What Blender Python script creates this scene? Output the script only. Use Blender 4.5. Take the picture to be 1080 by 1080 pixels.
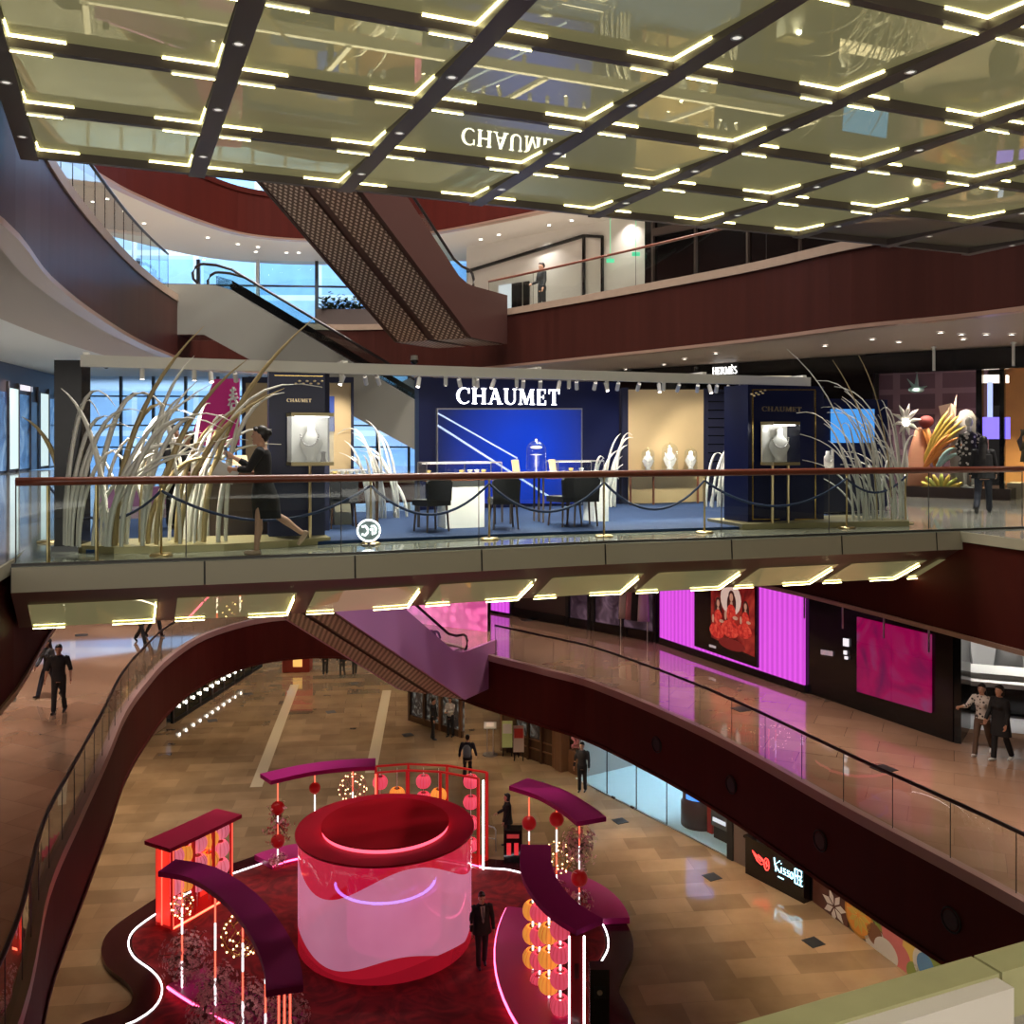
import bpy, bmesh, math, random
from mathutils import Vector, Matrix
R = math.radians
random.seed(7)
SC = bpy.context.scene
COL = SC.collection
for o in list(bpy.data.objects): bpy.data.objects.remove(o)

# ------------------------------------------------------------------ camera, world, large lights, exposure
F1, F2, F3, F4, F5 = 0.0, 5.6, 11.2, 16.8, 22.4          # floor levels of the mall
ZC = 12.75                                               # eye height: standing on the third floor
cam_d = bpy.data.cameras.new('camera'); cam = bpy.data.objects.new('camera', cam_d); COL.objects.link(cam)
cam.location = (0, 0, ZC); cam.rotation_euler = (R(90), 0, 0)
cam_d.sensor_width = 36; cam_d.lens = 36*1000/1080; cam_d.shift_y = -77/1080; cam_d.clip_start = .05; cam_d.clip_end = 400
SC.camera = cam
wd = bpy.data.worlds.new('world'); SC.world = wd; wd.use_nodes = True
wd.node_tree.nodes['Background'].inputs[0].default_value = (.9, .8, .75, 1)
wd.node_tree.nodes['Background'].inputs[1].default_value = .018
SC.view_settings.view_transform = 'Standard'; SC.view_settings.look = 'None'
SC.view_settings.gamma = 1; SC.view_settings.use_curve_mapping = False
SC.view_settings.exposure = 0.0
SC.cycles.max_bounces = 8; SC.cycles.transparent_max_bounces = 16; SC.cycles.glossy_bounces = 5; SC.cycles.diffuse_bounces = 3
SC.cycles.caustics_reflective = False; SC.cycles.caustics_refractive = False
SC.cycles.use_denoising = True
SC.cycles.sample_clamp_indirect = 4

def area(name, loc, size, power, color=(1, .86, .72), rot=(0, 0, 0), spread=180):
    l = bpy.data.lights.new(name, 'AREA'); l.shape = 'RECTANGLE'; l.size, l.size_y = size
    l.energy = power; l.color = color; l.spread = R(spread)
    o = bpy.data.objects.new(name, l); COL.objects.link(o); o.location = loc; o.rotation_euler = rot
    return o
WARM = (1, .80, .58); NEUT = (1, .91, .82); COOL = (.72, .86, 1)
LW = 1.7
def downlights(name, pts, power, color=NEUT, r=.08, spread=112):
    """a field of round ceiling downlights sharing one lamp"""
    l = bpy.data.lights.new(name, 'AREA'); l.shape = 'DISK'; l.size = 2*r; l.energy = power*LW; l.color = color; l.spread = R(spread)
    for p in pts:
        o = bpy.data.objects.new(name, l); COL.objects.link(o); o.location = p
def grid(x0, x1, nx, y0, y1, ny, z):
    return [(x0+(x1-x0)*(i+.5)/nx, y0+(y1-y0)*(j+.5)/ny, z) for i in range(nx) for j in range(ny)]
downlights('atrium_roof_lamp', grid(-9, 7, 4, 15, 38, 5, 30), 240, NEUT, .3, 120)
downlights('first_floor_back_lamp', grid(-15, -1, 4, 39.5, 62, 6, 3.82), 18, WARM)
downlights('first_floor_right_lamp', [(3.6, 30.5, 3.8), (5.2, 28, 3.8), (6.6, 25, 3.8), (7.8, 22, 3.8), (8.7, 19, 3.8), (1, 34, 3.8), (-2, 38, 3.8)], 30, WARM)
downlights('first_floor_left_lamp', grid(-15.5, -12, 2, 14, 38, 6, 3.82), 18, WARM)
downlights('second_floor_left_lamp', grid(-19, -11.5, 3, 11, 46, 8, 9.42), 30, (1, .84, .74))
downlights('second_floor_right_lamp', [(10.5, 14, 9.42), (9.6, 17, 9.42), (8.6, 20, 9.42), (7.2, 23, 9.42), (5.6, 26, 9.42), (3.6, 29, 9.42), (1.6, 32, 9.42), (-.5, 35, 9.42)], 30, (1, .80, .66))
downlights('second_floor_far_lamp', grid(-13, -1, 4, 40, 50, 3, 9.42), 24, WARM)
downlights('third_floor_left_lamp', grid(-24, -11, 4, 12, 46, 7, 16.1), 42, (.95, .97, 1))
downlights('third_floor_right_lamp', [(12.5, 14, 15.0), (11.5, 17, 15.0), (10.6, 19.5, 15.0), (9.3, 22, 15.0), (7.6, 25, 15.0), (5.5, 28, 15.0), (3, 31, 15.0), (0, 35, 15.0)], 36)
downlights('third_floor_far_lamp', grid(-16, 0, 5, 38, 46, 2, 14.9), 26)
downlights('fourth_floor_left_lamp', grid(-22, -13, 3, 14, 44, 7, 20.6), 30)
downlights('fourth_floor_right_lamp', [(9, 26, 20.6), (6.5, 30, 20.6), (4, 33.5, 20.6), (1, 36, 20.6), (12, 22, 20.6)], 11)
downlights('fourth_floor_far_lamp', grid(-14, 2, 5, 40, 48, 3, 20.6), 20, (.9, .95, 1))
downlights('near_gallery_lamp', [(-2, -.6, 15.0), (1, .2, 15.0), (4, 1.5, 15.0)], 20)
area('daylight_outside', (-22, 55, 44), (44, 10), 13000, (.56, .76, 1), (R(38), 0, 0), 80)
area('added_facade_uplight', (-17, 58, 5), (30, 4), 2600, (.50, .72, 1), (R(140), 0, 0), 110)  # unseen uplight added to brighten the facade behind the third-floor windows
area('added_front_fill', (0, -6, 13.2), (30, 3.4), 950, (1, .93, .84), (R(90), 0, 0))  # unseen fill added behind the eye to brighten the bridge front

# ------------------------------------------------------------------ materials
def mat(name, col, rough=.5, metal=0., emit=None, es=0., spec=.5, noise=0., nscale=6., coat=0., alpha=None):
    m = bpy.data.materials.new(name); m.use_nodes = True
    nt = m.node_tree; b = nt.nodes['Principled BSDF']
    b.inputs['Base Color'].default_value = (*col, 1); b.inputs['Roughness'].default_value = rough
    b.inputs['Metallic'].default_value = metal; b.inputs['Specular IOR Level'].default_value = spec
    b.inputs['Coat Weight'].default_value = coat; b.inputs['Coat Roughness'].default_value = .05
    if emit: b.inputs['Emission Color'].default_value = (*emit, 1); b.inputs['Emission Strength'].default_value = es
    if noise:
        tc = nt.nodes.new('ShaderNodeTexCoord'); n = nt.nodes.new('ShaderNodeTexNoise'); n.inputs['Scale'].default_value = nscale
        n.inputs['Detail'].default_value = 4
        mx = nt.nodes.new('ShaderNodeMix'); mx.data_type = 'RGBA'
        mx.inputs['A'].default_value = (*[c*(1-noise) for c in col], 1); mx.inputs['B'].default_value = (*[min(1, c*(1+noise)) for c in col], 1)
        nt.links.new(tc.outputs['Object'], n.inputs['Vector']); nt.links.new(n.outputs['Fac'], mx.inputs['Factor'])
        nt.links.new(mx.outputs['Result'], b.inputs['Base Color'])
    return m

def emis(name, col, s):
    m = bpy.data.materials.new(name); m.use_nodes = True; nt = m.node_tree
    b = nt.nodes['Principled BSDF']; b.inputs['Base Color'].default_value = (*[c*.5 for c in col], 1)
    b.inputs['Emission Color'].default_value = (*col, 1); b.inputs['Emission Strength'].default_value = s
    return m

def glassm(name, tint=(.86, .93, .91), refl=.05, rough=.0):
    m = bpy.data.materials.new(name); m.use_nodes = True; nt = m.node_tree; nt.nodes.clear()
    out = nt.nodes.new('ShaderNodeOutputMaterial'); t = nt.nodes.new('ShaderNodeBsdfTransparent'); g = nt.nodes.new('ShaderNodeBsdfGlossy')
    mx = nt.nodes.new('ShaderNodeMixShader'); lw = nt.nodes.new('ShaderNodeLayerWeight'); lw.inputs['Blend'].default_value = .5
    pw = nt.nodes.new('ShaderNodeMath'); pw.operation = 'POWER'; pw.inputs[1].default_value = 5
    ad = nt.nodes.new('ShaderNodeMath'); ad.operation = 'MULTIPLY_ADD'; ad.use_clamp = True; ad.inputs[1].default_value = 1-refl; ad.inputs[2].default_value = refl
    t.inputs[0].default_value = (*tint, 1); g.inputs['Roughness'].default_value = rough; g.inputs['Color'].default_value = (.9, .95, .93, 1)
    L = nt.links.new; L(lw.outputs['Facing'], pw.inputs[0]); L(pw.outputs[0], ad.inputs[0]); L(ad.outputs[0], mx.inputs[0]); L(t.outputs[0], mx.inputs[1])
    L(g.outputs[0], mx.inputs[2]); L(mx.outputs[0], out.inputs[0])
    return m

def tiles(name, c1, c2, mortar, scale, rough, bw=1.6, bh=.8, rot=0, spec=.5, coat=.0, vein=.35):
    m = mat(name, c1, rough, spec=spec, coat=coat); nt = m.node_tree; b = nt.nodes['Principled BSDF']
    tc = nt.nodes.new('ShaderNodeTexCoord'); mp = nt.nodes.new('ShaderNodeMapping'); mp.inputs['Rotation'].default_value = (0, 0, rot)
    br = nt.nodes.new('ShaderNodeTexBrick'); br.inputs['Scale'].default_value = scale
    br.inputs['Color1'].default_value = (*c1, 1); br.inputs['Color2'].default_value = (*c2, 1); br.inputs['Mortar'].default_value = (*mortar, 1)
    br.inputs['Mortar Size'].default_value = .006; br.inputs['Brick Width'].default_value = bw; br.inputs['Row Height'].default_value = bh; br.inputs['Bias'].default_value = 0
    n = nt.nodes.new('ShaderNodeTexNoise'); n.inputs['Scale'].default_value = .8; n.inputs['Detail'].default_value = 6
    mx = nt.nodes.new('ShaderNodeMix'); mx.data_type = 'RGBA'; mx.blend_type = 'MULTIPLY'; mx.inputs['Factor'].default_value = vein
    cr = nt.nodes.new('ShaderNodeValToRGB'); cr.color_ramp.elements[0].position = .3; cr.color_ramp.elements[0].color = (.45, .4, .36, 1); cr.color_ramp.elements[1].position = .7
    L = nt.links.new
    L(tc.outputs['Object'], mp.inputs['Vector']); L(mp.outputs[0], br.inputs['Vector']); L(mp.outputs[0], n.inputs['Vector'])
    L(n.outputs['Fac'], cr.inputs[0]); L(br.outputs['Color'], mx.inputs['A']); L(cr.outputs[0], mx.inputs['B']); L(mx.outputs['Result'], b.inputs['Base Color'])
    return m

def blotch(name, cols, s, scale, base=(.02, .01, .02), dist=1.5, rough=.2):
    m = bpy.data.materials.new(name); m.use_nodes = True; nt = m.node_tree; b = nt.nodes['Principled BSDF']; L = nt.links.new
    tc = nt.nodes.new('ShaderNodeTexCoord'); n = nt.nodes.new('ShaderNodeTexNoise'); n.inputs['Scale'].default_value = scale; n.inputs['Distortion'].default_value = dist; n.inputs['Detail'].default_value = 2
    cr = nt.nodes.new('ShaderNodeValToRGB'); e = cr.color_ramp.elements
    while len(e) < len(cols): e.new(.5)
    for i, c in enumerate(cols): e[i].position = .3+.4*i/(len(cols)-1); e[i].color = (*c, 1)
    L(tc.outputs['Object'], n.inputs['Vector']); L(n.outputs['Fac'], cr.inputs[0]); L(cr.outputs[0], b.inputs['Emission Color']); b.inputs['Emission Strength'].default_value = s
    b.inputs['Base Color'].default_value = (*base, 1); b.inputs['Roughness'].default_value = rough; return m

def wood(name, col, rough=.35, spec=.35, stripes=9., amp=.3, axis=0):
    m = mat(name, col, rough, spec=spec); nt = m.node_tree; b = nt.nodes['Principled BSDF']
    tc = nt.nodes.new('ShaderNodeTexCoord'); mp = nt.nodes.new('ShaderNodeMapping')
    sc = [.6, .6, .15]; sc[axis] = stripes; mp.inputs['Scale'].default_value = sc
    n = nt.nodes.new('ShaderNodeTexNoise'); n.inputs['Scale'].default_value = 1; n.inputs['Detail'].default_value = 5
    mx = nt.nodes.new('ShaderNodeMix'); mx.data_type = 'RGBA'
    mx.inputs['A'].default_value = (*[c*(1-amp) for c in col], 1); mx.inputs['B'].default_value = (*[c*(1+amp) for c in col], 1)
    L = nt.links.new; L(tc.outputs['Object'], mp.inputs['Vector']); L(mp.outputs[0], n.inputs['Vector']); L(n.outputs['Fac'], mx.inputs['Factor']); L(mx.outputs['Result'], b.inputs['Base Color'])
    return m

M = {}
M['marble1'] = tiles('brown_marble_tiles', (.43, .29, .165), (.27, .18, .10), (.27, .185, .11), 1.0, .065, spec=.9, coat=.35, rot=R(-7), vein=.5)
M['marble2'] = tiles('salmon_marble_tiles', (.44, .28, .19), (.36, .215, .14), (.28, .17, .115), 1.0, .04, spec=1., coat=.6, rot=R(25), vein=.4)
M['marble3'] = tiles('pale_marble_tiles', (.42, .40, .36), (.34, .33, .29), (.2, .2, .18), .6, .06, spec=.7, rot=R(22))
M['deck'] = tiles('greenish_stone_deck', (.30, .31, .25), (.22, .24, .19), (.1, .11, .09), .5, .07, spec=.8, rot=R(22.8))
M['marble4'] = mat('fourth_floor_stone', (.4, .34, .28), .15)
M['fascia'] = wood('dark_red_brown_timber_cladding', (.068, .0100, .0072), .55, .10, 5., .25)
M['fascia_left'] = wood('brown_timber_cladding', (.046, .012, .009), .38, .20, 7., .35)
M['rim'] = mat('stone_rim', (.33, .24, .18), .4, noise=.15)
M['rim_pink'] = mat('pink_stone_rim', (.36, .21, .185), .35)
M['trimline'] = mat('copper_trim', (.55, .36, .28), .3, .6)
M['soffit_tan'] = mat('tan_soffit', (.48, .38, .32), .5)
M['white'] = mat('white_plaster', (.80, .79, .76), .6)
M['greywhite'] = mat('grey_white_plaster', (.50, .50, .47), .55)
M['cream'] = mat('cream_panel', (.42, .385, .28), .45)
M['olive'] = mat('olive_cap', (.36, .35, .17), .5, noise=.12, nscale=9)
M['brownband'] = mat('brown_band', (.115, .058, .045), .4)
M['frame_dark'] = mat('dark_bronze_frame', (.085, .066, .062), .45)
M['black'] = mat('black_gloss', (.006, .006, .007), .12)
M['blackmatt'] = mat('black_matt', (.008, .008, .009), .6)
M['glass'] = glassm('balustrade_glass')
M['glass_clear'] = glassm('case_glass', (.95, .97, .97), .06)
M['handrail_wood'] = wood('red_brown_wood_rail', (.16, .040, .022), .3, .5, 12, .3)
M['handrail_dark'] = mat('dark_rail', (.02, .012, .012), .35)
M['seam'] = mat('dark_seam', (.03, .025, .022), .4)
M['brass'] = mat('brushed_brass', (.62, .47, .24), .3, 1.)
M['steel'] = mat('brushed_steel', (.6, .6, .6), .3, 1.)
M['gold'] = mat('gold', (.85, .62, .22), .25, 1.)
M['whitepaint'] = mat('white_paint', (.8, .79, .74), .4)
M['lamp'] = emis('downlight_lamp', (1, .9, .78), 9.)
M['led_white'] = emis('white_led', (1, .93, .95), 6.)
M['led_pink'] = emis('pink_led', (1, .12, .30), 4.5)
M['led_red'] = emis('red_led', (1, .07, .05), 4.)
M['led_yellow'] = emis('yellow_green_led', (1, .91, .42), 13.)

# ------------------------------------------------------------------ mesh builder
WM = {}
class MB:
    def __init__(s): s.v = []; s.f = []; s.m = []; s.cur = 0
    def add(s, vs, fs):
        n = len(s.v); s.v += [Vector(p) for p in vs]; s.f += [tuple(i+n for i in f) for f in fs]; s.m += [s.cur]*len(fs); return s
    def box(s, c, d, rz=0., tilt=None):
        x, y, z = d[0]/2, d[1]/2, d[2]/2
        vs = [Vector(p) for p in ((-x,-y,-z),(x,-y,-z),(x,y,-z),(-x,y,-z),(-x,-y,z),(x,-y,z),(x,y,z),(-x,y,z))]
        mt = Matrix.Rotation(rz, 3, 'Z')
        if tilt is not None: mt = mt @ tilt
        return s.add([mt @ p + Vector(c) for p in vs], [(0,3,2,1),(4,5,6,7),(0,1,5,4),(1,2,6,5),(2,3,7,6),(3,0,4,7)])
    def prism(s, poly, z0, z1):
        n = len(poly); a = sum(poly[i][0]*poly[(i+1)%n][1]-poly[(i+1)%n][0]*poly[i][1] for i in range(n))
        if a < 0: poly = poly[::-1]
        vs = [(p[0], p[1], z0) for p in poly]+[(p[0], p[1], z1) for p in poly]
        return s.add(vs, [tuple(range(n-1, -1, -1)), tuple(range(n, 2*n))]+[(i, (i+1)%n, n+(i+1)%n, n+i) for i in range(n)])
    def extr(s, poly3, dvec):
        n = len(poly3); d = Vector(dvec); vs = [Vector(p) for p in poly3]
        return s.add(vs+[p+d for p in vs], [tuple(range(n-1, -1, -1)), tuple(range(n, 2*n))]+[(i, (i+1)%n, n+(i+1)%n, n+i) for i in range(n)])
    def tube(s, pts, r, seg=8, closed=False, flat=1., up=(0, 0, 1)):
        pts = [Vector(p) for p in pts]; n = len(pts); vs = []; fs = []
        rs = r if isinstance(r, (list, tuple)) else [r]*n
        up = Vector(up)
        for i, p in enumerate(pts):
            t = (pts[(i+1) % n]-pts[i-1]) if closed else (pts[min(i+1, n-1)]-pts[max(i-1, 0)])
            if t.length < 1e-9: t = Vector((0, 0, 1))
            t.normalize(); u = up if abs(t.dot(up)) < .97 else (Vector((1, 0, 0)) if abs(t.x) < .9 else Vector((0, 1, 0)))
            a = t.cross(u).normalized(); b = a.cross(t).normalized()
            for k in range(seg):
                an = 2*math.pi*(k+.5)/seg
                vs.append(p+a*math.cos(an)*rs[i]+b*math.sin(an)*rs[i]*flat)
        m = n if closed else n-1
        for i in range(m):
            for k in range(seg):
                j = (i+1) % n
                fs.append((i*seg+k, i*seg+(k+1) % seg, j*seg+(k+1) % seg, j*seg+k))
        if not closed: fs += [tuple(range(seg-1, -1, -1)), tuple((n-1)*seg+k for k in range(seg))]
        return s.add(vs, fs)
    def etube(s, rings, seg=12):
        """rings: (centre, axis_a vector, axis_b vector) elliptic sections joined into a closed tube"""
        vs = []; fs = []; n = len(rings)
        for c, a, b in rings:
            c, a, b = Vector(c), Vector(a), Vector(b)
            for k in range(seg):
                an = 2*math.pi*k/seg; vs.append(c+a*math.cos(an)+b*math.sin(an))
        for i in range(n-1):
            for k in range(seg): fs.append((i*seg+k, i*seg+(k+1) % seg, (i+1)*seg+(k+1) % seg, (i+1)*seg+k))
        fs += [tuple(range(seg-1, -1, -1)), tuple((n-1)*seg+k for k in range(seg))]
        return s.add(vs, fs)
    def lathe(s, prof, c=(0, 0, 0), seg=24, a0=0, a1=2*math.pi, sx=1., sy=1.):
        full = abs(a1-a0-2*math.pi) < 1e-6; n = len(prof); vs = []; fs = []; cnt = seg if full else seg+1
        for k in range(cnt):
            an = a0+(a1-a0)*k/seg
            for r, z in prof: vs.append((c[0]+r*math.cos(an)*sx, c[1]+r*math.sin(an)*sy, c[2]+z))
        for k in range(seg):
            k2 = (k+1) % cnt
            for i in range(n-1): fs.append((k*n+i, k2*n+i, k2*n+i+1, k*n+i+1))
        return s.add(vs, fs)
    def sphere(s, c, r, u=16, v=10, sc=(1, 1, 1)):
        prof = [(max(1e-4, r*math.sin(math.pi*i/v)), -r*math.cos(math.pi*i/v)) for i in range(v+1)]
        n0 = len(s.v); s.lathe(prof, (0, 0, 0), u)
        for i in range(n0, len(s.v)): p = s.v[i]; s.v[i] = Vector((c[0]+p.x*sc[0], c[1]+p.y*sc[1], c[2]+p.z*sc[2]))
        return s
    def xf(s, mt):
        s.v = [mt @ p for p in s.v]; return s
    def build(s, name, mt, parent=None, smooth=False, autobase=True):
        me = bpy.data.meshes.new(name); vs = s.v
        org = Vector((0, 0, 0))
        if parent is not None:
            inv = WM[parent].inverted(); vs = [inv @ p for p in vs]
        elif autobase and vs:
            lo = [min(p[i] for p in vs) for i in range(3)]; hi = [max(p[i] for p in vs) for i in range(3)]
            org = Vector(((lo[0]+hi[0])/2, (lo[1]+hi[1])/2, lo[2])); vs = [p-org for p in vs]
        me.from_pydata([tuple(p) for p in vs], [], s.f)
        for m_ in (mt if isinstance(mt, (list, tuple)) else [mt]): me.materials.append(M[m_] if isinstance(m_, str) else m_)
        if any(s.m): me.polygons.foreach_set('material_index', s.m)
        if smooth: me.polygons.foreach_set('use_smooth', [True]*len(me.polygons))
        me.update()
        o = bpy.data.objects.new(name, me); COL.objects.link(o); o.location = org
        if parent is not None: o.parent = parent; WM[o] = WM[parent].copy()
        else: WM[o] = Matrix.Translation(org)
        return o

def tag(o, label, cat, group=None, kind=None):
    if label: o['label'] = label
    if cat: o['category'] = cat
    if group: o['group'] = group
    if kind: o['kind'] = kind
    return o
def struct(o): o['kind'] = 'structure'; return o
def empty(name, loc=(0, 0, 0), rz=0.):
    o = bpy.data.objects.new(name, None); COL.objects.link(o); o.location = loc; o.rotation_euler = (0, 0, rz)
    o.empty_display_size = .1
    WM[o] = Matrix.Translation(Vector(loc)) @ Matrix.Rotation(rz, 4, 'Z'); return o
def thing(name, label, cat, loc=(0, 0, 0), rz=0., group=None): return tag(empty(name, loc, rz), label, cat, group)
KIDS = {}
def dup(o, loc, rz=0., label=None, scale=None):
    r = o.copy(); COL.objects.link(r); r.location = loc; r.rotation_euler = (0, 0, rz)
    if scale: r.scale = (scale,)*3
    if label: r['label'] = label
    kids = [c for c in o.children]
    for c in kids:
        c2 = c.copy(); COL.objects.link(c2); c2.parent = r
        for g in c.children:
            g2 = g.copy(); COL.objects.link(g2); g2.parent = c2
    return r

def catmull(pts, n=6, closed=True):
    out = []; N = len(pts); P = [Vector(p) for p in pts]
    for i in range(N if closed else N-1):
        p0, p1, p2, p3 = (P[(i-1) % N], P[i], P[(i+1) % N], P[(i+2) % N]) if closed else (P[max(i-1, 0)], P[i], P[i+1], P[min(i+2, N-1)])
        for k in range(n):
            t = k/n
            out.append(.5*((2*p1)+(p2-p0)*t+(2*p0-5*p1+4*p2-p3)*t*t+(3*p1-p0-3*p2+p3)*t**3))
    if not closed: out.append(P[-1])
    return out
UX, UY, VX, VY = -.387, .922, .922, .387                   # the bridges run along v, u points away from the eye
def UV(u, v, z=0.): return Vector((v*VX+u*UX, v*VY+u*UY, z))
BR = math.atan2(VY, VX)
def G(px, py, z):                                           # a floor point read off the survey grid of the eye point
    d = (ZC-z)*1000/(py-463); return Vector(((px-540)*d/1000, d, z))
def D(px, py, d): return Vector(((px-540)*d/1000, d, ZC-(py-463)*d/1000))
def lerp(a, b, t): return a+(b-a)*t
# ------------------------------------------------------------------ the floors: slabs round the oval void
CEN = Vector((-1.5, 21))
EDGE = {
 2: [(-.95,31.5),(1.0,29.4),(2.5,27.6),(4.75,23.2),(6.55,18.2),(7.9,14.6),(8.9,11),(9,6),(5,1),(0,-1),(-4,3),(-5.2,8),(-6.1,11.7),(-7.4,15.1),(-8.2,17.9),(-9.1,21.2),(-10.1,24.7),(-10.7,27.6),(-11.2,31),(-11.2,34.6),(-10.2,37.4),(-8.7,38.5),(-7,38.6),(-5.6,37.2),(-4.2,34.6),(-2.2,33)],
 3: [(-1,31),(2.2,27),(4.9,22.8),(5.9,20.8),(6.9,18),(7.9,14.7),(8.9,11),(8,6.5),(5.7,4.45),(3.85,3.68),(1.09,2.52),(-.75,1.75),(-3.5,.8),(-5.3,4),(-6.0,8.5),(-6.2,11.4),(-8.1,16.8),(-9.2,21),(-10.1,26),(-10.6,31),(-10,36),(-7,38.3),(-3.6,36.5)],
 4: [(-.8,30.5),(2.1,26.8),(5.35,22.3),(6.95,19.4),(8.6,17.3),(10,14),(10.5,9),(8,3),(2,0),(-3,1),(-4.6,6),(-5.4,10),(-6.6,13.5),(-7.65,17.3),(-8.75,22.2),(-9.45,26.8),(-9.6,30),(-8.5,32.8),(-6,33.8),(-3.2,33)],
 5: [(-12.3,28.8),(-12,31.4),(-11.3,34.3),(-10.2,36.6),(-8,37.6),(-5,37.3),(-2.7,36),(-.3,34),(1.05,32.8),(2.5,31.6),(5.5,28),(8.5,23),(11,17),(11,8),(5,0),(-3,0),(-9,8),(-11,16),(-12.2,23)],
}
for k, e in EDGE.items():
    if sum(e[i][0]*e[(i+1)%len(e)][1]-e[(i+1)%len(e)][0]*e[i][1] for i in range(len(e))) > 0: e.reverse()
CUR = {k: catmull([Vector(p) for p in e], 5) for k, e in EDGE.items()}
def outer(p, dist=34): d = (p-CEN); return CEN+d.normalized()*max(dist, d.length+6)
def offs(c, w):                                            # offset a closed curve outwards (into the slab)
    n = len(c); out = []
    for i in range(n):
        t = (c[(i+1)%n]-c[i-1]).normalized(); nn = Vector((-t.y, t.x))
        if nn.dot(c[i]-CEN) < 0: nn = -nn
        out.append(c[i]+nn*w)
    return out
def ring(a, b, za, zb):
    m = MB(); n = len(a); m.add([(p.x, p.y, za) for p in a]+[(p.x, p.y, zb) for p in b], [(i, (i+1)%n, n+(i+1)%n, n+i) for i in range(n)]); return m
def slab(k, z, floor_m, fas_m, rim_m, drop, names):
    c = CUR[k]; o = [outer(p, 21.5 if k == 5 else 34) for p in c]
    m = ring(c, o, z, z); m2 = ring(o, c, z-.25, z-.25); m.add(m2.v, m2.f)
    struct(m.build('floor', floor_m, autobase=False))
    f = ring(c, c, z-.16, z-drop); fi = offs(c, .25); f2 = ring(c, fi, z-drop, z-drop); f.add(f2.v, f2.f)
    f3 = ring(fi, fi, z-drop, z-.2); f.add(f3.v, f3.f)
    struct(f.build('fascia_cladding', fas_m, autobase=False))
    lf = -.004 if k == 3 else .03
    ci = offs(c, -.035); r = ring(c, ci, z+lf, z+lf); r2 = ring(ci, ci, z+lf, z-.17); r3 = ring(ci, c, z-.17, z-.17); r.add(r2.v, r2.f); r.add(r3.v, r3.f)
    ru = offs(c, .14); r4 = ring(ru, c, z+lf, z+lf); r.add(r4.v, r4.f); r5 = ring(ru, ru, z-.01, z+lf); r.add(r5.v, r5.f)
    struct(r.build('trim_rim', rim_m, autobase=False))
    t = ring(ci, ci, z-drop+.03, z-drop-.05); t2 = ring(ci, fi, z-drop-.05, z-drop-.05); t.add(t2.v, t2.f); t3 = ring(c, ci, z-drop+.03, z-drop+.03); t.add(t3.v, t3.f)
    struct(t.build('trim_bottom', 'trimline' if k > 2 else fas_m, autobase=False))
M['fascia4'] = M['fascia']
slab(2, F2, 'marble2', 'fascia', 'rim_pink', 1.75, '')
slab(3, F3, 'marble3', 'fascia', 'cream', 1.75, '')
slab(4, F4, 'marble4', 'fascia_left', 'rim', 1.75, '')
slab(5, F5, 'marble4', 'fascia', 'fascia', 1.75, '')
g = MB(); g.add([(-50,-8,0),(45,-8,0),(45,85,0),(-50,85,0)], [(0,1,2,3)]); struct(g.build('floor', 'marble1', autobase=False))
# ceilings under each slab
def ceil(k, z, w0, m, step=None):
    a = offs(CUR[k], w0); b = [outer(p, 21.4 if k == 5 else 33.5) for p in CUR[k]]
    r = ring(b, a, z, z); return struct(r.build('ceiling', m, autobase=False))
ceil(2, F2-1.70, .25, 'soffit_tan')
ceil(3, F3-1.70, .25, 'soffit_tan')
ceil(5, F5-1.70, .25, 'white')
# fourth floor underside: tan band round the edge, then a higher white ceiling on the left
a0 = offs(CUR[4], .25); a1 = offs(CUR[4], 2.0); z4 = F4-1.70
struct(ring(a1, a0, z4, z4).build('ceiling', 'soffit_tan', autobase=False))
bo = [outer(p, 58) for p in CUR[4]]
left = [p.x < -4 and p.y > 6 for p in CUR[4]]
n4 = len(a1); mlow = MB(); mhi = MB()
for i in range(n4):
    j = (i+1) % n4; hi = left[i] and left[j]
    z = F4-.55 if hi else z4
    (mhi if hi else mlow).add([(*bo[i], z), (*bo[j], z), (*a1[j], z), (*a1[i], z)], [(0, 1, 2, 3)])
    if hi: mhi.add([(*a1[i], z4), (*a1[j], z4), (*a1[j], z), (*a1[i], z)], [(0, 1, 2, 3)])
struct(mlow.build('ceiling', 'soffit_tan', autobase=False)); struct(mhi.build('ceiling', 'white', autobase=False))
# outer walls
def wallstrip(name, pts, z0, z1, m, th=.2):
    w = MB()
    for a, b in zip(pts, pts[1:]):
        a, b = Vector(a), Vector(b); t = (b-a).normalized(); nn = Vector((-t.y, t.x))*th
        if nn.dot(a-CEN) < 0: nn = -nn
        w.prism([a, b, b+nn, a+nn], z0, z1)
    return struct(w.build(name, m, autobase=False))
M['wall_dark'] = mat('dark_wall', (.05, .03, .028), .5)
M['wall_tan'] = mat('tan_wall', (.36, .29, .22), .5)
wallstrip('wall_back', [(-22, 72), (14, 66)], 0, 3.9, 'wall_tan')
wallstrip('wall_back', [(-42, 48), (-14, 54), (-6, 46.5), (2, 44.5), (3, 39)], F2, F3-1.7, 'wall_dark')
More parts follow.
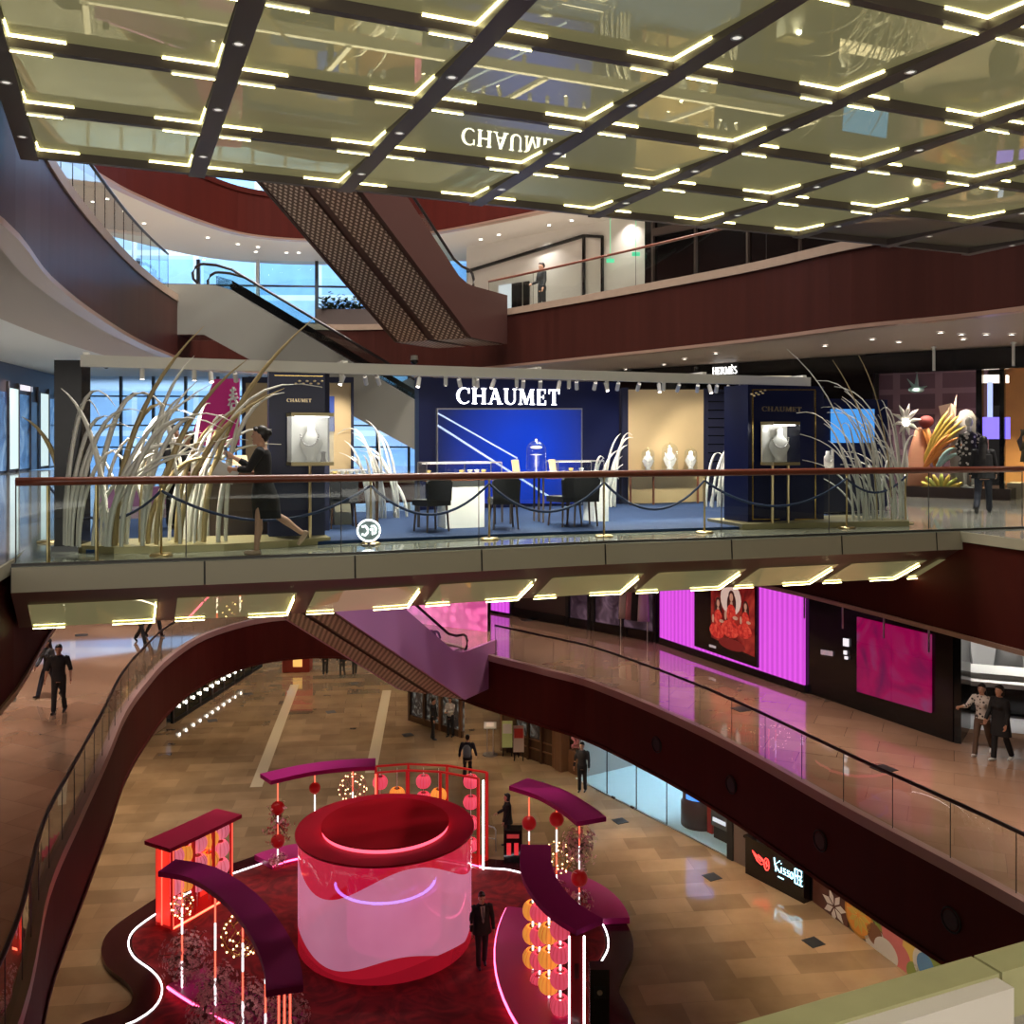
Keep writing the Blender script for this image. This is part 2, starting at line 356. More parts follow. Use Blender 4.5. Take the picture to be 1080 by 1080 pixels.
# ------------------------------------------------------------------ third-floor bridge (carries the jewellery stand)
def panelm(name, col, rough, refl, glow=0):
    m = bpy.data.materials.new(name); m.use_nodes = True; nt = m.node_tree; b = nt.nodes['Principled BSDF']
    b.inputs['Base Color'].default_value = (*col, 1); b.inputs['Roughness'].default_value = .4; b.inputs['Specular IOR Level'].default_value = .3
    b.inputs['Emission Color'].default_value = (.80, .76, .36, 1); b.inputs['Emission Strength'].default_value = glow
    g = nt.nodes.new('ShaderNodeBsdfGlossy'); g.inputs['Roughness'].default_value = rough; g.inputs['Color'].default_value = (.86, .82, .52, 1)
    mx = nt.nodes.new('ShaderNodeMixShader'); lw = nt.nodes.new('ShaderNodeLayerWeight'); lw.inputs['Blend'].default_value = .35
    mp = nt.nodes.new('ShaderNodeMapRange'); mp.inputs['To Min'].default_value = refl; mp.inputs['To Max'].default_value = min(1, refl+.25)
    L = nt.links.new; L(lw.outputs['Facing'], mp.inputs['Value']); L(mp.outputs[0], mx.inputs[0]); L(b.outputs[0], mx.inputs[1]); L(g.outputs[0], mx.inputs[2])
    L(mx.outputs[0], nt.nodes['Material Output'].inputs[0]); return m
M['soffit_glass'] = panelm('glowing_olive_glass', (.36, .335, .15), .012, .30, .24)  # even emission added for the brightness of strip glow and reflections
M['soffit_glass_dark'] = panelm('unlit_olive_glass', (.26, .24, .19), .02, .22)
RIM3 = [(-1.15,12.85),(1,12.62),(2.9,12.42),(4.9,12.42),(6.9,12.36),(9,12.1),(10.95,11.95),(12.6,11.8),(14.6,11.6)]   # (v, u) of the deck's near rim
def rim3(v):
    for (a, ua), (b, ub) in zip(RIM3, RIM3[1:]):
        if a <= v <= b: return lerp(ua, ub, (v-a)/(b-a))
    return RIM3[0][1] if v < RIM3[0][0] else RIM3[-1][1]
vs_ = [-1.15+15.75*i/30 for i in range(31)]
m = MB(); near = [UV(rim3(v)+.0, v) for v in vs_]; far = [UV(22.4 if v < 8 else 24, v) for v in vs_]
nn = len(vs_)
m.add([(p.x, p.y, F3+.002) for p in near]+[(p.x, p.y, F3+.002) for p in far], [(i, i+1, nn+i+1, nn+i) for i in range(nn-1)])
struct(m.build('floor', 'deck', autobase=False))
m = MB(); poly = near+far[::-1]; m.prism([(p.x, p.y) for p in poly], F3-.9, F3-.03)
fl = MB(); # deck body: flat bottom and far face only, the hull below the near rim is built as panels
lo = [UV(rim3(v)+1.15, v) for v in vs_]
fl.add([(p.x, p.y, F3-.93) for p in lo]+[(p.x, p.y, F3-.93) for p in far], [(nn+i, nn+i+1, i+1, i) for i in range(nn-1)])
fl.add([(p.x, p.y, F3-.93) for p in far]+[(p.x, p.y, F3) for p in far], [(nn+i, nn+i+1, i+1, i) for i in range(nn-1)])
struct(fl.build('ceiling', 'frame_dark', autobase=False))
# rim: a dark glass shoe, cream fascia panels with joints, a brown band, then the sloping lit hull
def strip(va, vb, fa, fb, n=6):
    mm = MB(); k = n+1
    A = [fa(lerp(va, vb, i/n)) for i in range(k)]; B = [fb(lerp(va, vb, i/n)) for i in range(k)]
    mm.add([tuple(p) for p in A+B], [(i, k+i, k+i+1, i+1) for i in range(n)]); return mm
joints = [-1.15, 1.06, 2.95, 4.75, 6.68, 8.75, 10.75, 12.6, 14.6]
b3 = tag(empty('bridge_edge', UV(12.4, 6.9, F3-.9)), None, None, kind='structure')
for a, b in zip(joints, joints[1:]):
    p = strip(a+.012, b-.012, lambda v: UV(rim3(v), v, F3), lambda v: UV(rim3(v)-.02, v, F3-.30))
    q = strip(a+.012, b-.012, lambda v: UV(rim3(v)+.10, v, F3+.001), lambda v: UV(rim3(v), v, F3)); p.add(q.v, q.f)
    p.build('fascia_panel', 'cream', b3)
strip(-1.15, 14.6, lambda v: UV(rim3(v)+.02, v, F3-.005), lambda v: UV(rim3(v)+.015, v, F3-.30), 30).build('joint_backing', 'seam', b3)
sh = strip(-1.15, 14.6, lambda v: UV(rim3(v)+.13, v, F3+.035), lambda v: UV(rim3(v)+.095, v, F3+.035), 30)
q = strip(-1.15, 14.6, lambda v: UV(rim3(v)+.095, v, F3+.035), lambda v: UV(rim3(v)+.095, v, F3), 30); sh.add(q.v, q.f); sh.build('glass_shoe', 'seam', b3)
M['hullband'] = mat('mauve_brown_band', (.17, .085, .065), .4)
def hull(v, t): return UV(rim3(v)+.03+1.12*t, v, F3-.30-.63*t)
strip(-1.15, 14.6, lambda v: hull(v, 0), lambda v: hull(v, .30), 30).build('hull_band', 'hullband', b3)
hj = [-1.15+1.75*i for i in range(10)]
for a, b in zip(hj, hj[1:]):
    strip(a, b, lambda v: hull(v, .30)-Vector((0,0,-.004)), lambda v: hull(v, 1), 4).build('hull_frame', 'hullband', b3)
    dn = Vector((UX*-.45, UY*-.45, -.89))*.02
    strip(a+.16, b-.08, lambda v: hull(v, .31)+dn, lambda v: hull(v, .97)+dn, 4).build('hull_panel', 'soffit_glass', b3)
    for lo_, hi_ in ((a+.17, a+.55), (b-.62, b-.09)):
        mm = MB(); pts = [hull(lerp(lo_, hi_, i/4), .955)+dn*2.2 for i in range(5)]; mm.tube(pts, .0065, 5); mm.build('light_strip', 'led_yellow', b3)
    mm = MB(); mm.tube([hull(b-.10, .45+.5*i/3)+dn*2.2 for i in range(4)], .009, 5); mm.build('light_strip', 'led_yellow', b3)

# ------------------------------------------------------------------ fourth-floor bridge overhead: mirror-like lit ceiling
ZB = ZC+3.1
b4 = tag(empty('ceiling', UV(7, 5, ZB)), None, None, kind='structure')
vl = [-.85+1.735*i for i in range(9)]; ul = [11.5-1.58*i for i in range(7)]
vmax, umin = vl[-1], ul[-1]
m = MB(); m.prism([tuple(UV(u, v).xy) for u, v in ((11.62, -.98), (11.62, vmax), (umin, vmax+.6), (umin, -.98))], ZB+.075, ZB+.85); m.build('bridge_body', 'frame_dark', b4)
m = MB()
for v in vl: m.prism([tuple(UV(u, w).xy) for u, w in ((umin, v-.09), (11.6, v-.09), (11.6, v+.09), (umin, v+.09))], ZB-.055, ZB+.05)
m.build('main_frame', 'frame_dark', b4)
m = MB()
for u in ul: m.prism([tuple(UV(w, v).xy) for w, v in ((u-.04, vl[0]), (u+.04, vl[0]), (u+.04, vmax), (u-.04, vmax))], ZB-.05, ZB+.06)
m.build('cross_frame', 'frame_dark', b4)
for i in range(len(vl)-1):
    for j in range(len(ul)-1):
        va, vb, ub, ua = vl[i]+.10, vl[i+1]-.10, ul[j]-.046, ul[j+1]+.046
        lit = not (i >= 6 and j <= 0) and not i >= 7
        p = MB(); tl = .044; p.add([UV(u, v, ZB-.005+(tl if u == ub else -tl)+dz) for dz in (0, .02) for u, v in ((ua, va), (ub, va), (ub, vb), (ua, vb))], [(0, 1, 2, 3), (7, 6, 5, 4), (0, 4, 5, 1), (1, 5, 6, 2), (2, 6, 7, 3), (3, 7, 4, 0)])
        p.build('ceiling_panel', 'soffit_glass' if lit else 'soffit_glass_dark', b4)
        if lit:
            s = MB(); e = -.004
            for (u0, v0), (u1, v1) in (((ub-e, vb-.42), (ub-e, vb-e)), ((ub-e, va+e), (ub-e, va+.40)), ((ub-e, vb-e), (ub-.55, vb-e)), ((ub-e, va+e), (ub-.34, va+e)), ((ua+e, va+e), (ua+e, va+.3)), ((ua+e, vb-.34), (ua+e, vb-e))):
                zq = lambda u: ZB-.012+.044*(2*(u-ua)/(ub-ua)-1); s.tube([UV(u0, v0, zq(u0)), UV(u1, v1, zq(u1))], .0065, 5)
            s.build('corner_light', 'led_yellow', b4)
dl = MB(); db = MB()
for i in range(len(vl)):
    for j in range(len(ul)-1):
        c = UV((ul[j]+ul[j+1])/2, vl[i], ZB-.058); dl.lathe([(0.001, 0), (.035, 0)], c, 12); db.lathe([(.035, -.004), (.05, -.004), (.05, .01)], c, 12)
M['dimlamp'] = emis('dim_lamp', (1, .95, .85), .8)
dl.build('downlight_lens', 'dimlamp', b4); db.build('downlight_ring', 'steel', b4)

# ------------------------------------------------------------------ glass balustrades
def balustrade(label, pts, z, h=1.02, rail='handrail_dark', rr=.035, plen=1.3, seams=True, group=None, base=.03, glass='glass', flat=1.):
    """pts: plan polyline; panels are cut to about plen"""
    pts = [Vector(p[:2]) for p in pts]
    L_ = [0]
    for a, b in zip(pts, pts[1:]): L_.append(L_[-1]+(b-a).length)
    def at(s):
        for i in range(len(pts)-1):
            if s <= L_[i+1] or i == len(pts)-2: return pts[i].lerp(pts[i+1], (s-L_[i])/max(1e-6, L_[i+1]-L_[i]))
    n = max(1, round(L_[-1]/plen)); ctr = at(L_[-1]/2)
    t = thing('glass_balustrade', label, 'railing', (ctr.x, ctr.y, z), 0, group)
    for i in range(n):
        s0, s1 = L_[-1]*i/n+.008, L_[-1]*(i+1)/n-.008; k = 3
        A = [at(lerp(s0, s1, q/k)) for q in range(k+1)]
        m = MB(); m.add([(p.x, p.y, z+base) for p in A]+[(p.x, p.y, z+h-.02) for p in A], [(q, q+1, k+1+q+1, k+1+q) for q in range(k)]); m.build('glass_panel', glass, t)
    if seams:
        for i in range(n+1):
            m = MB(); p = at(L_[-1]*i/n); m.box((p.x, p.y, z+base+(h-base)/2), (.012, .012, h-base-.02)); m.build('panel_joint', 'seam', t)
    m = MB(); N = max(2, int(L_[-1]/.5)); m.tube([(*at(L_[-1]*i/N), z+h) for i in range(N+1)], rr, 8, flat=flat); m.build('handrail', rail, t, True)
    return t
def seg(k, a, b, w=.07):
    """part of an edge curve between the points nearest a and b (shorter way round)"""
    c = offs(CUR[k], w); n = len(c)
    ia = min(range(n), key=lambda i: (c[i]-Vector(a)).length); ib = min(range(n), key=lambda i: (c[i]-Vector(b)).length)
    f = [c[(ia+i) % n] for i in range((ib-ia) % n+1)]; g_ = [c[(ia-i) % n] for i in range((ia-ib) % n+1)]
    return f if len(f) <= len(g_) else g_
balustrade('frameless glass railing with dark handrail along the salmon floor beside the magenta screens', seg(2, (-.55, 31.1), (8.9, 11)), F2, plen=1.35)
balustrade('curved frameless glass railing round the salmon floor where the man in black stands', seg(2, (-5.2, 8), (-8.7, 38.5)), F2, plen=1.15)
balustrade('frameless glass railing with brown wooden rail on the upper gallery where one person stands', seg(4, (-.8, 30.5), (10, 14)), F4, rail='handrail_wood', plen=2.1)
balustrade('curved glass railing on the upper left gallery leading to the white-sided escalator', seg(4, (-5.4, 10), (-9.35, 25.6)), F4, plen=1.0)
vv = [-1.1+15.6*i/24 for i in range(25)]
br_ = balustrade('glass railing with thick brown wooden handrail along the bridge before the jewellery stand', [UV(rim3(v)+.11, v) for v in vv], F3, h=1.03, rail='handrail_wood', rr=.055, plen=1.95)
for v in (-.75, -.2):
    m = MB(); p = UV(rim3(v)+.22, v, F3); m.tube([p, p+Vector((0, 0, .98))], .022, 8); m.lathe([(.001, .02), (.11, .02), (.12, 0)], p, 14); m.build('brass_post', 'brass', br_)
# near gallery: curb on which the eye leans
m = MB()
kerb = []
for a, b in ((-3, 2.17), (2.18, 5)):
    p = MB(); p.prism([tuple(UV(u, v).xy) for u, v in ((1.822, a), (1.912, a), (1.912, b), (1.822, b))], F3+.0, F3+.13); kerb.append(struct(p.build('trim_kerb', 'olive')))
p = MB(); p.prism([tuple(UV(u, v).xy) for u, v in ((1.77, -3), (1.821, -3), (1.821, 2.16), (1.77, 2.16))], F3-.2, F3+.122); struct(p.build('trim_kerb', mat('cream_kerb_face', (.62, .58, .50), .5)))
# ------------------------------------------------------------------ lettering (drawn stroke by stroke)
def _arc(cx, cy, rx, ry, a0, a1, n=14): return [(cx+rx*math.cos(R(lerp(a0, a1, i/n))), cy+ry*math.sin(R(lerp(a0, a1, i/n)))) for i in range(n+1)]
def _st(x0, y0, x1, y1, w):                                 # a straight stroke of horizontal width w
    return [(x0-w/2, y0), (x0+w/2, y0), (x1+w/2, y1), (x1-w/2, y1)]
def _rc(x0, y0, x1, y1): return [(x0, y0), (x1, y0), (x1, y1), (x0, y1)]
def _band(o, i): return [[o[k], o[k+1], i[k+1], i[k]] for k in range(len(o)-1)]
TK, TN, SF = .165, .075, .055
def _sf(x, y, w=.30): return _rc(x-w/2, y, x+w/2, y+SF)
def glyph(ch):
    H = 1.0
    if ch in 'CG':
        p = _band(_arc(.45, .5, .45, .52, 48, 318), _arc(.50, .5, .335, .455, 52, 314)); p.append(_rc(.72, .66, .79, .98))
        if ch == 'G': p += [_rc(.66, .02, .82, .42), _rc(.55, .40, .90, .45)]
        return p, .86
    if ch == 'H': return [_st(.16, 0, .16, 1, TK), _st(.74, 0, .74, 1, TK), _rc(.16, .47, .74, .47+TN), _sf(.16, 0), _sf(.16, 1-SF), _sf(.74, 0), _sf(.74, 1-SF)], .92
    if ch == 'A': return [_st(.13, 0, .43, 1, TN), _st(.74, 0, .43, 1, TK+.02), _rc(.22, .30, .64, .37), _sf(.12, 0, .26), _sf(.75, 0, .32)], .90
    if ch == 'U': return [_st(.15, .3, .15, 1, TK), _st(.70, .3, .70, 1, TN), _sf(.15, 1-SF), _sf(.70, 1-SF, .24)]+_band(_arc(.40, .3, .335, .32, 180, 360), _arc(.45, .3, .215, .24, 180, 360)), .86
    if ch == 'M': return [_st(.12, 0, .16, 1, TN), _st(.50, .02, .20, 1, TK), _st(.48, .02, .82, 1, TN), _st(.88, 0, .86, 1, TK), _sf(.12, 0, .24), _sf(.88, 0), _sf(.12, 1-SF, .22), _sf(.9, 1-SF, .22)], 1.06
    if ch in 'EÈ':
        p = [_st(.16, 0, .16, 1, TK), _rc(.05, 0, .62, SF+.01), _rc(.05, 1-SF, .60, 1), _rc(.2, .47, .48, .53), _rc(.56, 0, .62, .28), _rc(.55, .74, .60, 1), _rc(.44, .38, .49, .62)]
        if ch == 'È': p.append([(.2, 1.28), (.3, 1.3), (.44, 1.08), (.38, 1.08)])
        return p, .70
    if ch == 'T': return [_st(.38, 0, .38, 1, TK), _rc(.03, 1-SF-.01, .73, 1), _rc(.03, .72, .08, 1), _rc(.68, .72, .73, 1), _sf(.38, 0, .32)], .78
    if ch == 'R': return [_st(.16, 0, .16, 1, TK), _sf(.16, 0), _rc(.05, 1-SF, .4, 1), _rc(.2, .46, .4, .52), _st(.74, 0, .42, .5, TK), _sf(.76, 0, .2)]+_band(_arc(.40, .73, .28, .27, -90, 90), _arc(.38, .73, .14, .21, -90, 90)), .84
    if ch == 'S': return _band(_arc(.32, .74, .26, .28, 40, 270), _arc(.32, .74, .15, .20, 40, 270))+_band(_arc(.30, .26, .28, .28, 90, -140), _arc(.30, .26, .15, .20, 90, -140)), .66
    if ch == 'K': return [_st(.16, 0, .16, 1, TK), _st(.22, .42, .66, 1, TN+.03), _st(.72, 0, .34, .58, TK)], .80
    if ch == 'I': return [_st(.14, 0, .14, 1, TK)], .32
    if ch == 'B': return [_st(.16, 0, .16, 1, TK), _rc(.1, 0, .4, .08), _rc(.1, .92, .4, 1), _rc(.1, .47, .4, .55)]+_band(_arc(.38, .76, .26, .24, -90, 90), _arc(.38, .76, .13, .17, -90, 90))+_band(_arc(.38, .26, .30, .26, -90, 90), _arc(.38, .26, .16, .19, -90, 90)), .76
    if ch == '.': return [_rc(.06, 0, .2, .14)], .26
    return [], .4
def lettering(text, org, right, up, h, depth, width=None, gap=.06, centre=True):
    """an MB with the word in extruded strokes; org = middle of the base line"""
    right = Vector(right).normalized(); up = Vector(up).normalized(); nrm = right.cross(up)
    x = 0; polys = []
    for ch in text:
        ps, adv = glyph(ch); polys += [[(px+x, py) for px, py in p] for p in ps]; x += adv+gap
    x -= gap; sx = (width/x if width else h); m = MB(); org = Vector(org)
    for p in polys:
        a = sum(p[i][0]*p[(i+1) % len(p)][1]-p[(i+1) % len(p)][0]*p[i][1] for i in range(len(p)))
        if a > 0: p = p[::-1]
        m.extr([org+right*((q[0]-(x/2 if centre else 0))*sx)+up*(q[1]*h) for q in p], nrm*depth)
    return m

def hit(px, A, B):                                          # where the sight line of a survey column meets a wall drawn in plan
    k = (px-540)/1000; (ax, ay), (bx, by) = A, B
    t = (k*ay-ax)/((bx-ax)-k*(by-ay)); return Vector((ax+(bx-ax)*t, ay+(by-ay)*t))
def zof(py, p): return ZC-(py-463)/1000*p.y
class Wall:
    """a straight wall in plan; slabs are placed on its face"""
    def __init__(s, A, B):
        s.A, s.B = Vector(A), Vector(B); s.t = (s.B-s.A).normalized(); n = Vector((-s.t.y, s.t.x)); s.n = n if n.dot(-s.A) > 0 else -n   # towards the eye
    def slab(s, px0, px1, z0, z1, off=0., th=.05, m=None):
        a, b = hit(px0, s.A, s.B), hit(px1, s.A, s.B); m = m or MB()
        m.prism([a+s.n*off, b+s.n*off, b+s.n*(off+th), a+s.n*(off+th)], z0, z1); return m
    def quad(s, px0, px1, ya0, ya1, yb0, yb1, off=.05, th=.03, m=None):
        """a panel whose top edge runs ya0 to yb0 and bottom ya1 to yb1 on the survey grid"""
        a, b = hit(px0, s.A, s.B)+s.n*off, hit(px1, s.A, s.B)+s.n*off; m = m or MB(); n3 = Vector((*s.n, 0))*th
        m.extr([(*a, zof(ya1, a)), (*b, zof(yb1, b)), (*b, zof(yb0, b)), (*a, zof(ya0, a))], n3); return m

# ------------------------------------------------------------------ second floor: magenta screens and dark shopfronts
M['ledmag'] = None
def ribbed_led(name, c1, c2, s, scale):
    m = bpy.data.materials.new(name); m.use_nodes = True; nt = m.node_tree; b = nt.nodes['Principled BSDF']; L = nt.links.new
    tc = nt.nodes.new('ShaderNodeTexCoord'); w = nt.nodes.new('ShaderNodeTexWave'); w.inputs['Scale'].default_value = scale; w.inputs['Distortion'].default_value = 0
    w.bands_direction = 'DIAGONAL'; mp = nt.nodes.new('ShaderNodeMapping'); mp.inputs['Scale'].default_value = (1, -1, 0)
    n = nt.nodes.new('ShaderNodeTexNoise'); n.inputs['Scale'].default_value = 2.2; ad = nt.nodes.new('ShaderNodeMath'); ad.operation = 'MULTIPLY'
    cr = nt.nodes.new('ShaderNodeMix'); cr.data_type = 'RGBA'; cr.inputs['A'].default_value = (*c1, 1); cr.inputs['B'].default_value = (*c2, 1)
    L(tc.outputs['Object'], mp.inputs[0]); L(mp.outputs[0], w.inputs[0]); L(mp.outputs[0], n.inputs['Vector']); L(w.outputs['Fac'], ad.inputs[0]); L(n.outputs['Fac'], ad.inputs[1]); L(ad.outputs[0], cr.inputs['Factor'])
    L(cr.outputs['Result'], b.inputs['Emission Color']); b.inputs['Emission Strength'].default_value = s; b.inputs['Base Color'].default_value = (.05, .02, .05, 1); b.inputs['Roughness'].default_value = .3
    return m
M['ledmag'] = ribbed_led('magenta_ribbed_screen', (.82, .10, .85), (.42, .03, .45), 1.0, 2.2)
W2a = Wall((-1.6, 40), (5.15, 33.4)); W2 = Wall((5.15, 33.4), (10.4, 22.3))
struct(W2a.slab(505, 695, F2, F3-1.72, -.2, .2).build('wall_right', 'wall_dark'))
struct(W2.slab(696.5, 1005, F2, F3-1.72, -.2, .2).build('wall_right', 'black'))
t = thing('led_wall', 'glowing magenta ribbed screen wall behind the framed poster of three women', 'screen', (*hit(770, W2.A, W2.B), F2))
W2.quad(698, 737, 600, 684, 600, 696, .03, .06).build('screen', 'ledmag', t)
W2.quad(803, 850.5, 612, 713, 629, 729, .03, .06).build('screen', 'ledmag', t)
W2.quad(737, 803, 679, 696, 703, 713, .03, .06).build('screen', 'ledmag', t)
W2.slab(696.5, 852, F2, F2+.22, .03, .10).build('black_base', 'black', t)
p = thing('poster_display', 'black framed illuminated poster of three women in red on the magenta wall', 'poster', (*hit(770, W2.A, W2.B), F2+.6))
W2.quad(737, 803.5, 596, 681, 604, 704, .10, .08).build('frame', 'black', p)
M['poster_bg'] = blotch('poster_backdrop', [(.07, .003, .003), (.22, .010, .008), (.40, .035, .02)], .8, 1.2)
M['poster_red'] = blotch('poster_dress', [(.30, .01, .01), (.62, .03, .02), (.75, .09, .05)], .8, 6.)
M['poster_pale'] = emis('poster_pale', (.85, .62, .52), .6); M['poster_skin'] = emis('poster_skin', (.62, .30, .20), .6); M['poster_dark'] = mat('poster_dark', (.02, .006, .005), .4, emit=(.05, .008, .006), es=.6)
M['poster_floor'] = mat('poster_floor', (.1, .01, .01), .4, emit=(.16, .012, .01), es=.8)
W2.quad(755, 801, 596, 672, 608, 693, .183, .01).build('printed_picture', 'poster_bg', p)
def disc_on(w, px, py, r, m, off, sx=1., sz=1., n=20):
    c = hit(px, w.A, w.B)+w.n*off; z = zof(py, c); t3 = Vector((*w.t, 0)); return m.extr([Vector((*c, z))+t3*(math.cos(2*math.pi*i/n)*r*sx)+Vector((0, 0, math.sin(2*math.pi*i/n)*r*sz)) for i in range(n)], Vector((*w.n, 0))*.006)
q = MB(); disc_on(W2, 776, 632, .50, q, .194); q.build('printed_moon', 'poster_pale', p)
q = MB(); disc_on(W2, 777, 680, .50, q, .194, 1.3, .35); q.build('printed_floor', 'poster_floor', p)
for i, (px, py, s) in enumerate(((763, 635, 1.0), (777, 629, 1.15), (792, 639, .9))):
    q = MB(); disc_on(W2, px, py, .14*s, q, .201, .9, 1.15); disc_on(W2, px-2.5*s, py+7*s, .09*s, q, .201, .8, 2.4); disc_on(W2, px+2.5*s, py+7*s, .09*s, q, .201, .8, 2.4); q.build('printed_hair', 'poster_dark', p)
    q = MB(); disc_on(W2, px, py+1*s, .09*s, q, .208, .8, 1.25); disc_on(W2, px, py+7*s, .05*s, q, .208, 1, 1.3); q.build('printed_face', 'poster_skin', p)
    q = MB(); disc_on(W2, px, py+16*s, .19*s, q, .212, 1, 1.35); disc_on(W2, px-1, py+30*s, .30*s, q, .214, 1.25, .8); q.build('printed_dress', 'poster_red', p)
    q = MB(); disc_on(W2, px-5*s, py+17*s, .05*s, q, .221, 1, 2.6); disc_on(W2, px+4*s, py+20*s, .05*s, q, .221, 2.2, 1); q.build('printed_arm', 'poster_skin', p)
W2.quad(753, 760, 679.5, 682, 681.5, 684, .183, .01).build('caption', emis('caption_white', (.6, .5, .5), .6), p)
t = thing('video_screen', 'dim crimson video wall of three stacked rows in the black shopfront', 'screen', (*hit(945, W2.A, W2.B), F2+.9))
M['led_crim'] = blotch('crimson_video', [(.16, .008, .09), (.50, .0, .11), (.36, .06, .20)], .5, .7)
for k in range(3):
    f0, f1 = k/3, (k+1)/3
    for (x0, x1) in ((906, 942), (943, 984)):
        def yy(x, f): return lerp(lerp(650, 669, (x-905)/79), lerp(729, 752, (x-905)/79), f)
        W2.quad(x0, x1, yy(x0, f0)+.3, yy(x0, f1)-.3, yy(x1, f0)+.3, yy(x1, f1)-.3, .03, .05).build('screen_tile', 'led_crim', t)
t = thing('shop_sign', 'tiny white sign and lettering on black wall beside the crimson video wall', 'sign', (*hit(890, W2.A, W2.B), F2+1.6))
M['sign_white'] = emis('white_sign', (.9, .85, .9), 1.0); M['sign_dim'] = emis('dim_sign', (.55, .40, .45), .5)
W2.quad(890.5, 896, 673, 681, 674, 682, .02, .03).build('square_sign', 'sign_white', t)
q = MB()
for i in range(4): W2.quad(867+3.2*i, 869.4+3.2*i, 685+i*.5, 690+i*.5, 685.5+i*.5, 690.5+i*.5, .02, .03, q)
q.build('lettering', 'sign_dim', t)
q = MB(); W2.quad(891, 894, 686, 690, 686.5, 690.5, .02, .03, q); W2.quad(892, 895, 692, 695, 692.5, 695.5, .02, .03, q); q.build('lettering', 'sign_white', t)
# hanging rods under the third-floor soffit
for i, (px, y0, y1) in enumerate(((869, 634, 652), (910, 644, 663), (954, 655, 673), (1002, 667, 688))):
    a = hit(px, W2.A, W2.B)+W2.n*.7; m = MB(); m.tube([(*a, F3-1.72), (*a, zof(y1, a))], .022, 8); m.lathe([(.001, 0), (.05, 0), (.05, .03), (.001, .03)], (*a, F3-1.75), 10)
    tag(m.build('hanging_rod', 'steel'), 'thin pale rod hanging from the soffit before the crimson video wall', 'rod', 'rods hanging before the black shopfront')
# dark boutique left of the magenta wall: mullions, display window with hanging garments
t = thing('dark_shopfront', 'black boutique shopfront with dim hanging garments left of the magenta wall', 'shopfront', (*hit(610, W2a.A, W2a.B), F2))
for x in (540, 600, 623, 627, 657, 692): W2a.slab(x-1.6, x+1.6, F2, F3-1.75, .0, .12).build('mullion', 'blackmatt', t)
W2a.slab(540, 694, F2, F2+.35, .0, .12).build('black_base', 'black', t); W2a.slab(540, 694, F2+2.9, F3-1.75, .0, .10).build('black_header', 'black', t)
M['dimwin'] = blotch('dim_shop_interior', [(.015, .008, .012), (.06, .035, .05), (.22, .13, .18)], .55, 1.4)
for a_, b_ in ((602, 622), (628, 656), (658, 691)): W2a.slab(a_, b_, F2+.35, F2+2.9, .0, .03).build('display_window', 'dimwin', t)
M['cloth_pale'] = mat('pale_cloth', (.55, .5, .5), .8); M['cloth_pink'] = mat('dusty_pink_cloth', (.45, .2, .25), .8)
for i, (px, c) in enumerate(((664, 'cloth_pale'), (671, 'cloth_pink'), (677, 'blackmatt'), (684, 'cloth_pale'))):
    a = hit(px, W2a.A, W2a.B)+W2a.n*.3; m = MB(); z = F2+.7
    m.etube([((*a, z), (.22, 0, 0), (0, .05, 0)), ((*a, z+.5), (.2, 0, 0), (0, .06, 0)), ((*a, z+1.0), (.17, 0, 0), (0, .06, 0)), ((*a, z+1.22), (.19, 0, 0), (0, .05, 0)), ((*a, z+1.32), (.05, 0, 0), (0, .04, 0))], 12)
    o = m.build('hanging_garment', c, None, True); tag(o, ('pale dress hanging nearest the entrance of the black boutique', 'dusty pink coat hanging between a pale dress and a black one', 'black dress hanging third along the dim boutique window', 'pale coat hanging next to the magenta screen edge')[i], 'garment', 'garments in the black boutique window')
m = MB(); a, b = hit(660, W2a.A, W2a.B)+W2a.n*.3, hit(688, W2a.A, W2a.B)+W2a.n*.3; m.tube([(*a, F2+2.04), (*b, F2+2.04)], .015, 6); m.tube([(*a, F2), (*a, F2+2.04)], .015, 6); m.tube([(*b, F2), (*b, F2+2.04)], .015, 6)
tag(m.build('clothes_rail', 'steel'), 'thin metal rail holding garments in the black boutique', 'rail')
t = thing('led_pillar', 'narrow magenta glowing pillar at the far end of the black boutique', 'screen', (*hit(530, W2a.A, W2a.B), F2))
W2a.slab(520.5, 539.5, F2, F3-1.75, .0, .15).build('screen', 'ledmag', t); W2a.slab(519, 541, F2, F2+.1, .0, .18).build('base', 'black', t)
# pink bubble screen behind the lower escalator
def bubbles(name):
    m = bpy.data.materials.new(name); m.use_nodes = True; nt = m.node_tree; b = nt.nodes['Principled BSDF']; L = nt.links.new
    tc = nt.nodes.new('ShaderNodeTexCoord'); v = nt.nodes.new('ShaderNodeTexVoronoi'); v.inputs['Scale'].default_value = 3.2; v.inputs['Randomness'].default_value = .55
    cr = nt.nodes.new('ShaderNodeValToRGB'); e = cr.color_ramp.elements; e[0].position = .25; e[0].color = (.95, .10, .42, 1); e[1].position = .62; e[1].color = (.45, .01, .20, 1)
    L(tc.outputs['Object'], v.inputs['Vector']); L(v.outputs['Distance'], cr.inputs[0]); L(cr.outputs[0], b.inputs['Emission Color']); b.inputs['Emission Strength'].default_value = 1.0; return m
M['ledbub'] = bubbles('pink_bubble_screen')
Wb = Wall((-4.2, 37.2), (-.5, 35.0)); t = thing('bubble_screen', 'pink screen wall patterned with bubbles behind the lower escalator', 'screen', (-2.3, 36.1, F2))
Wb.slab(430, 514, F2, F3-1.75, 0, .08).build('screen', 'ledbub', t); Wb.slab(429, 515, F2-.002, F3-1.73, -.12, .12).build('backing', 'black', t)
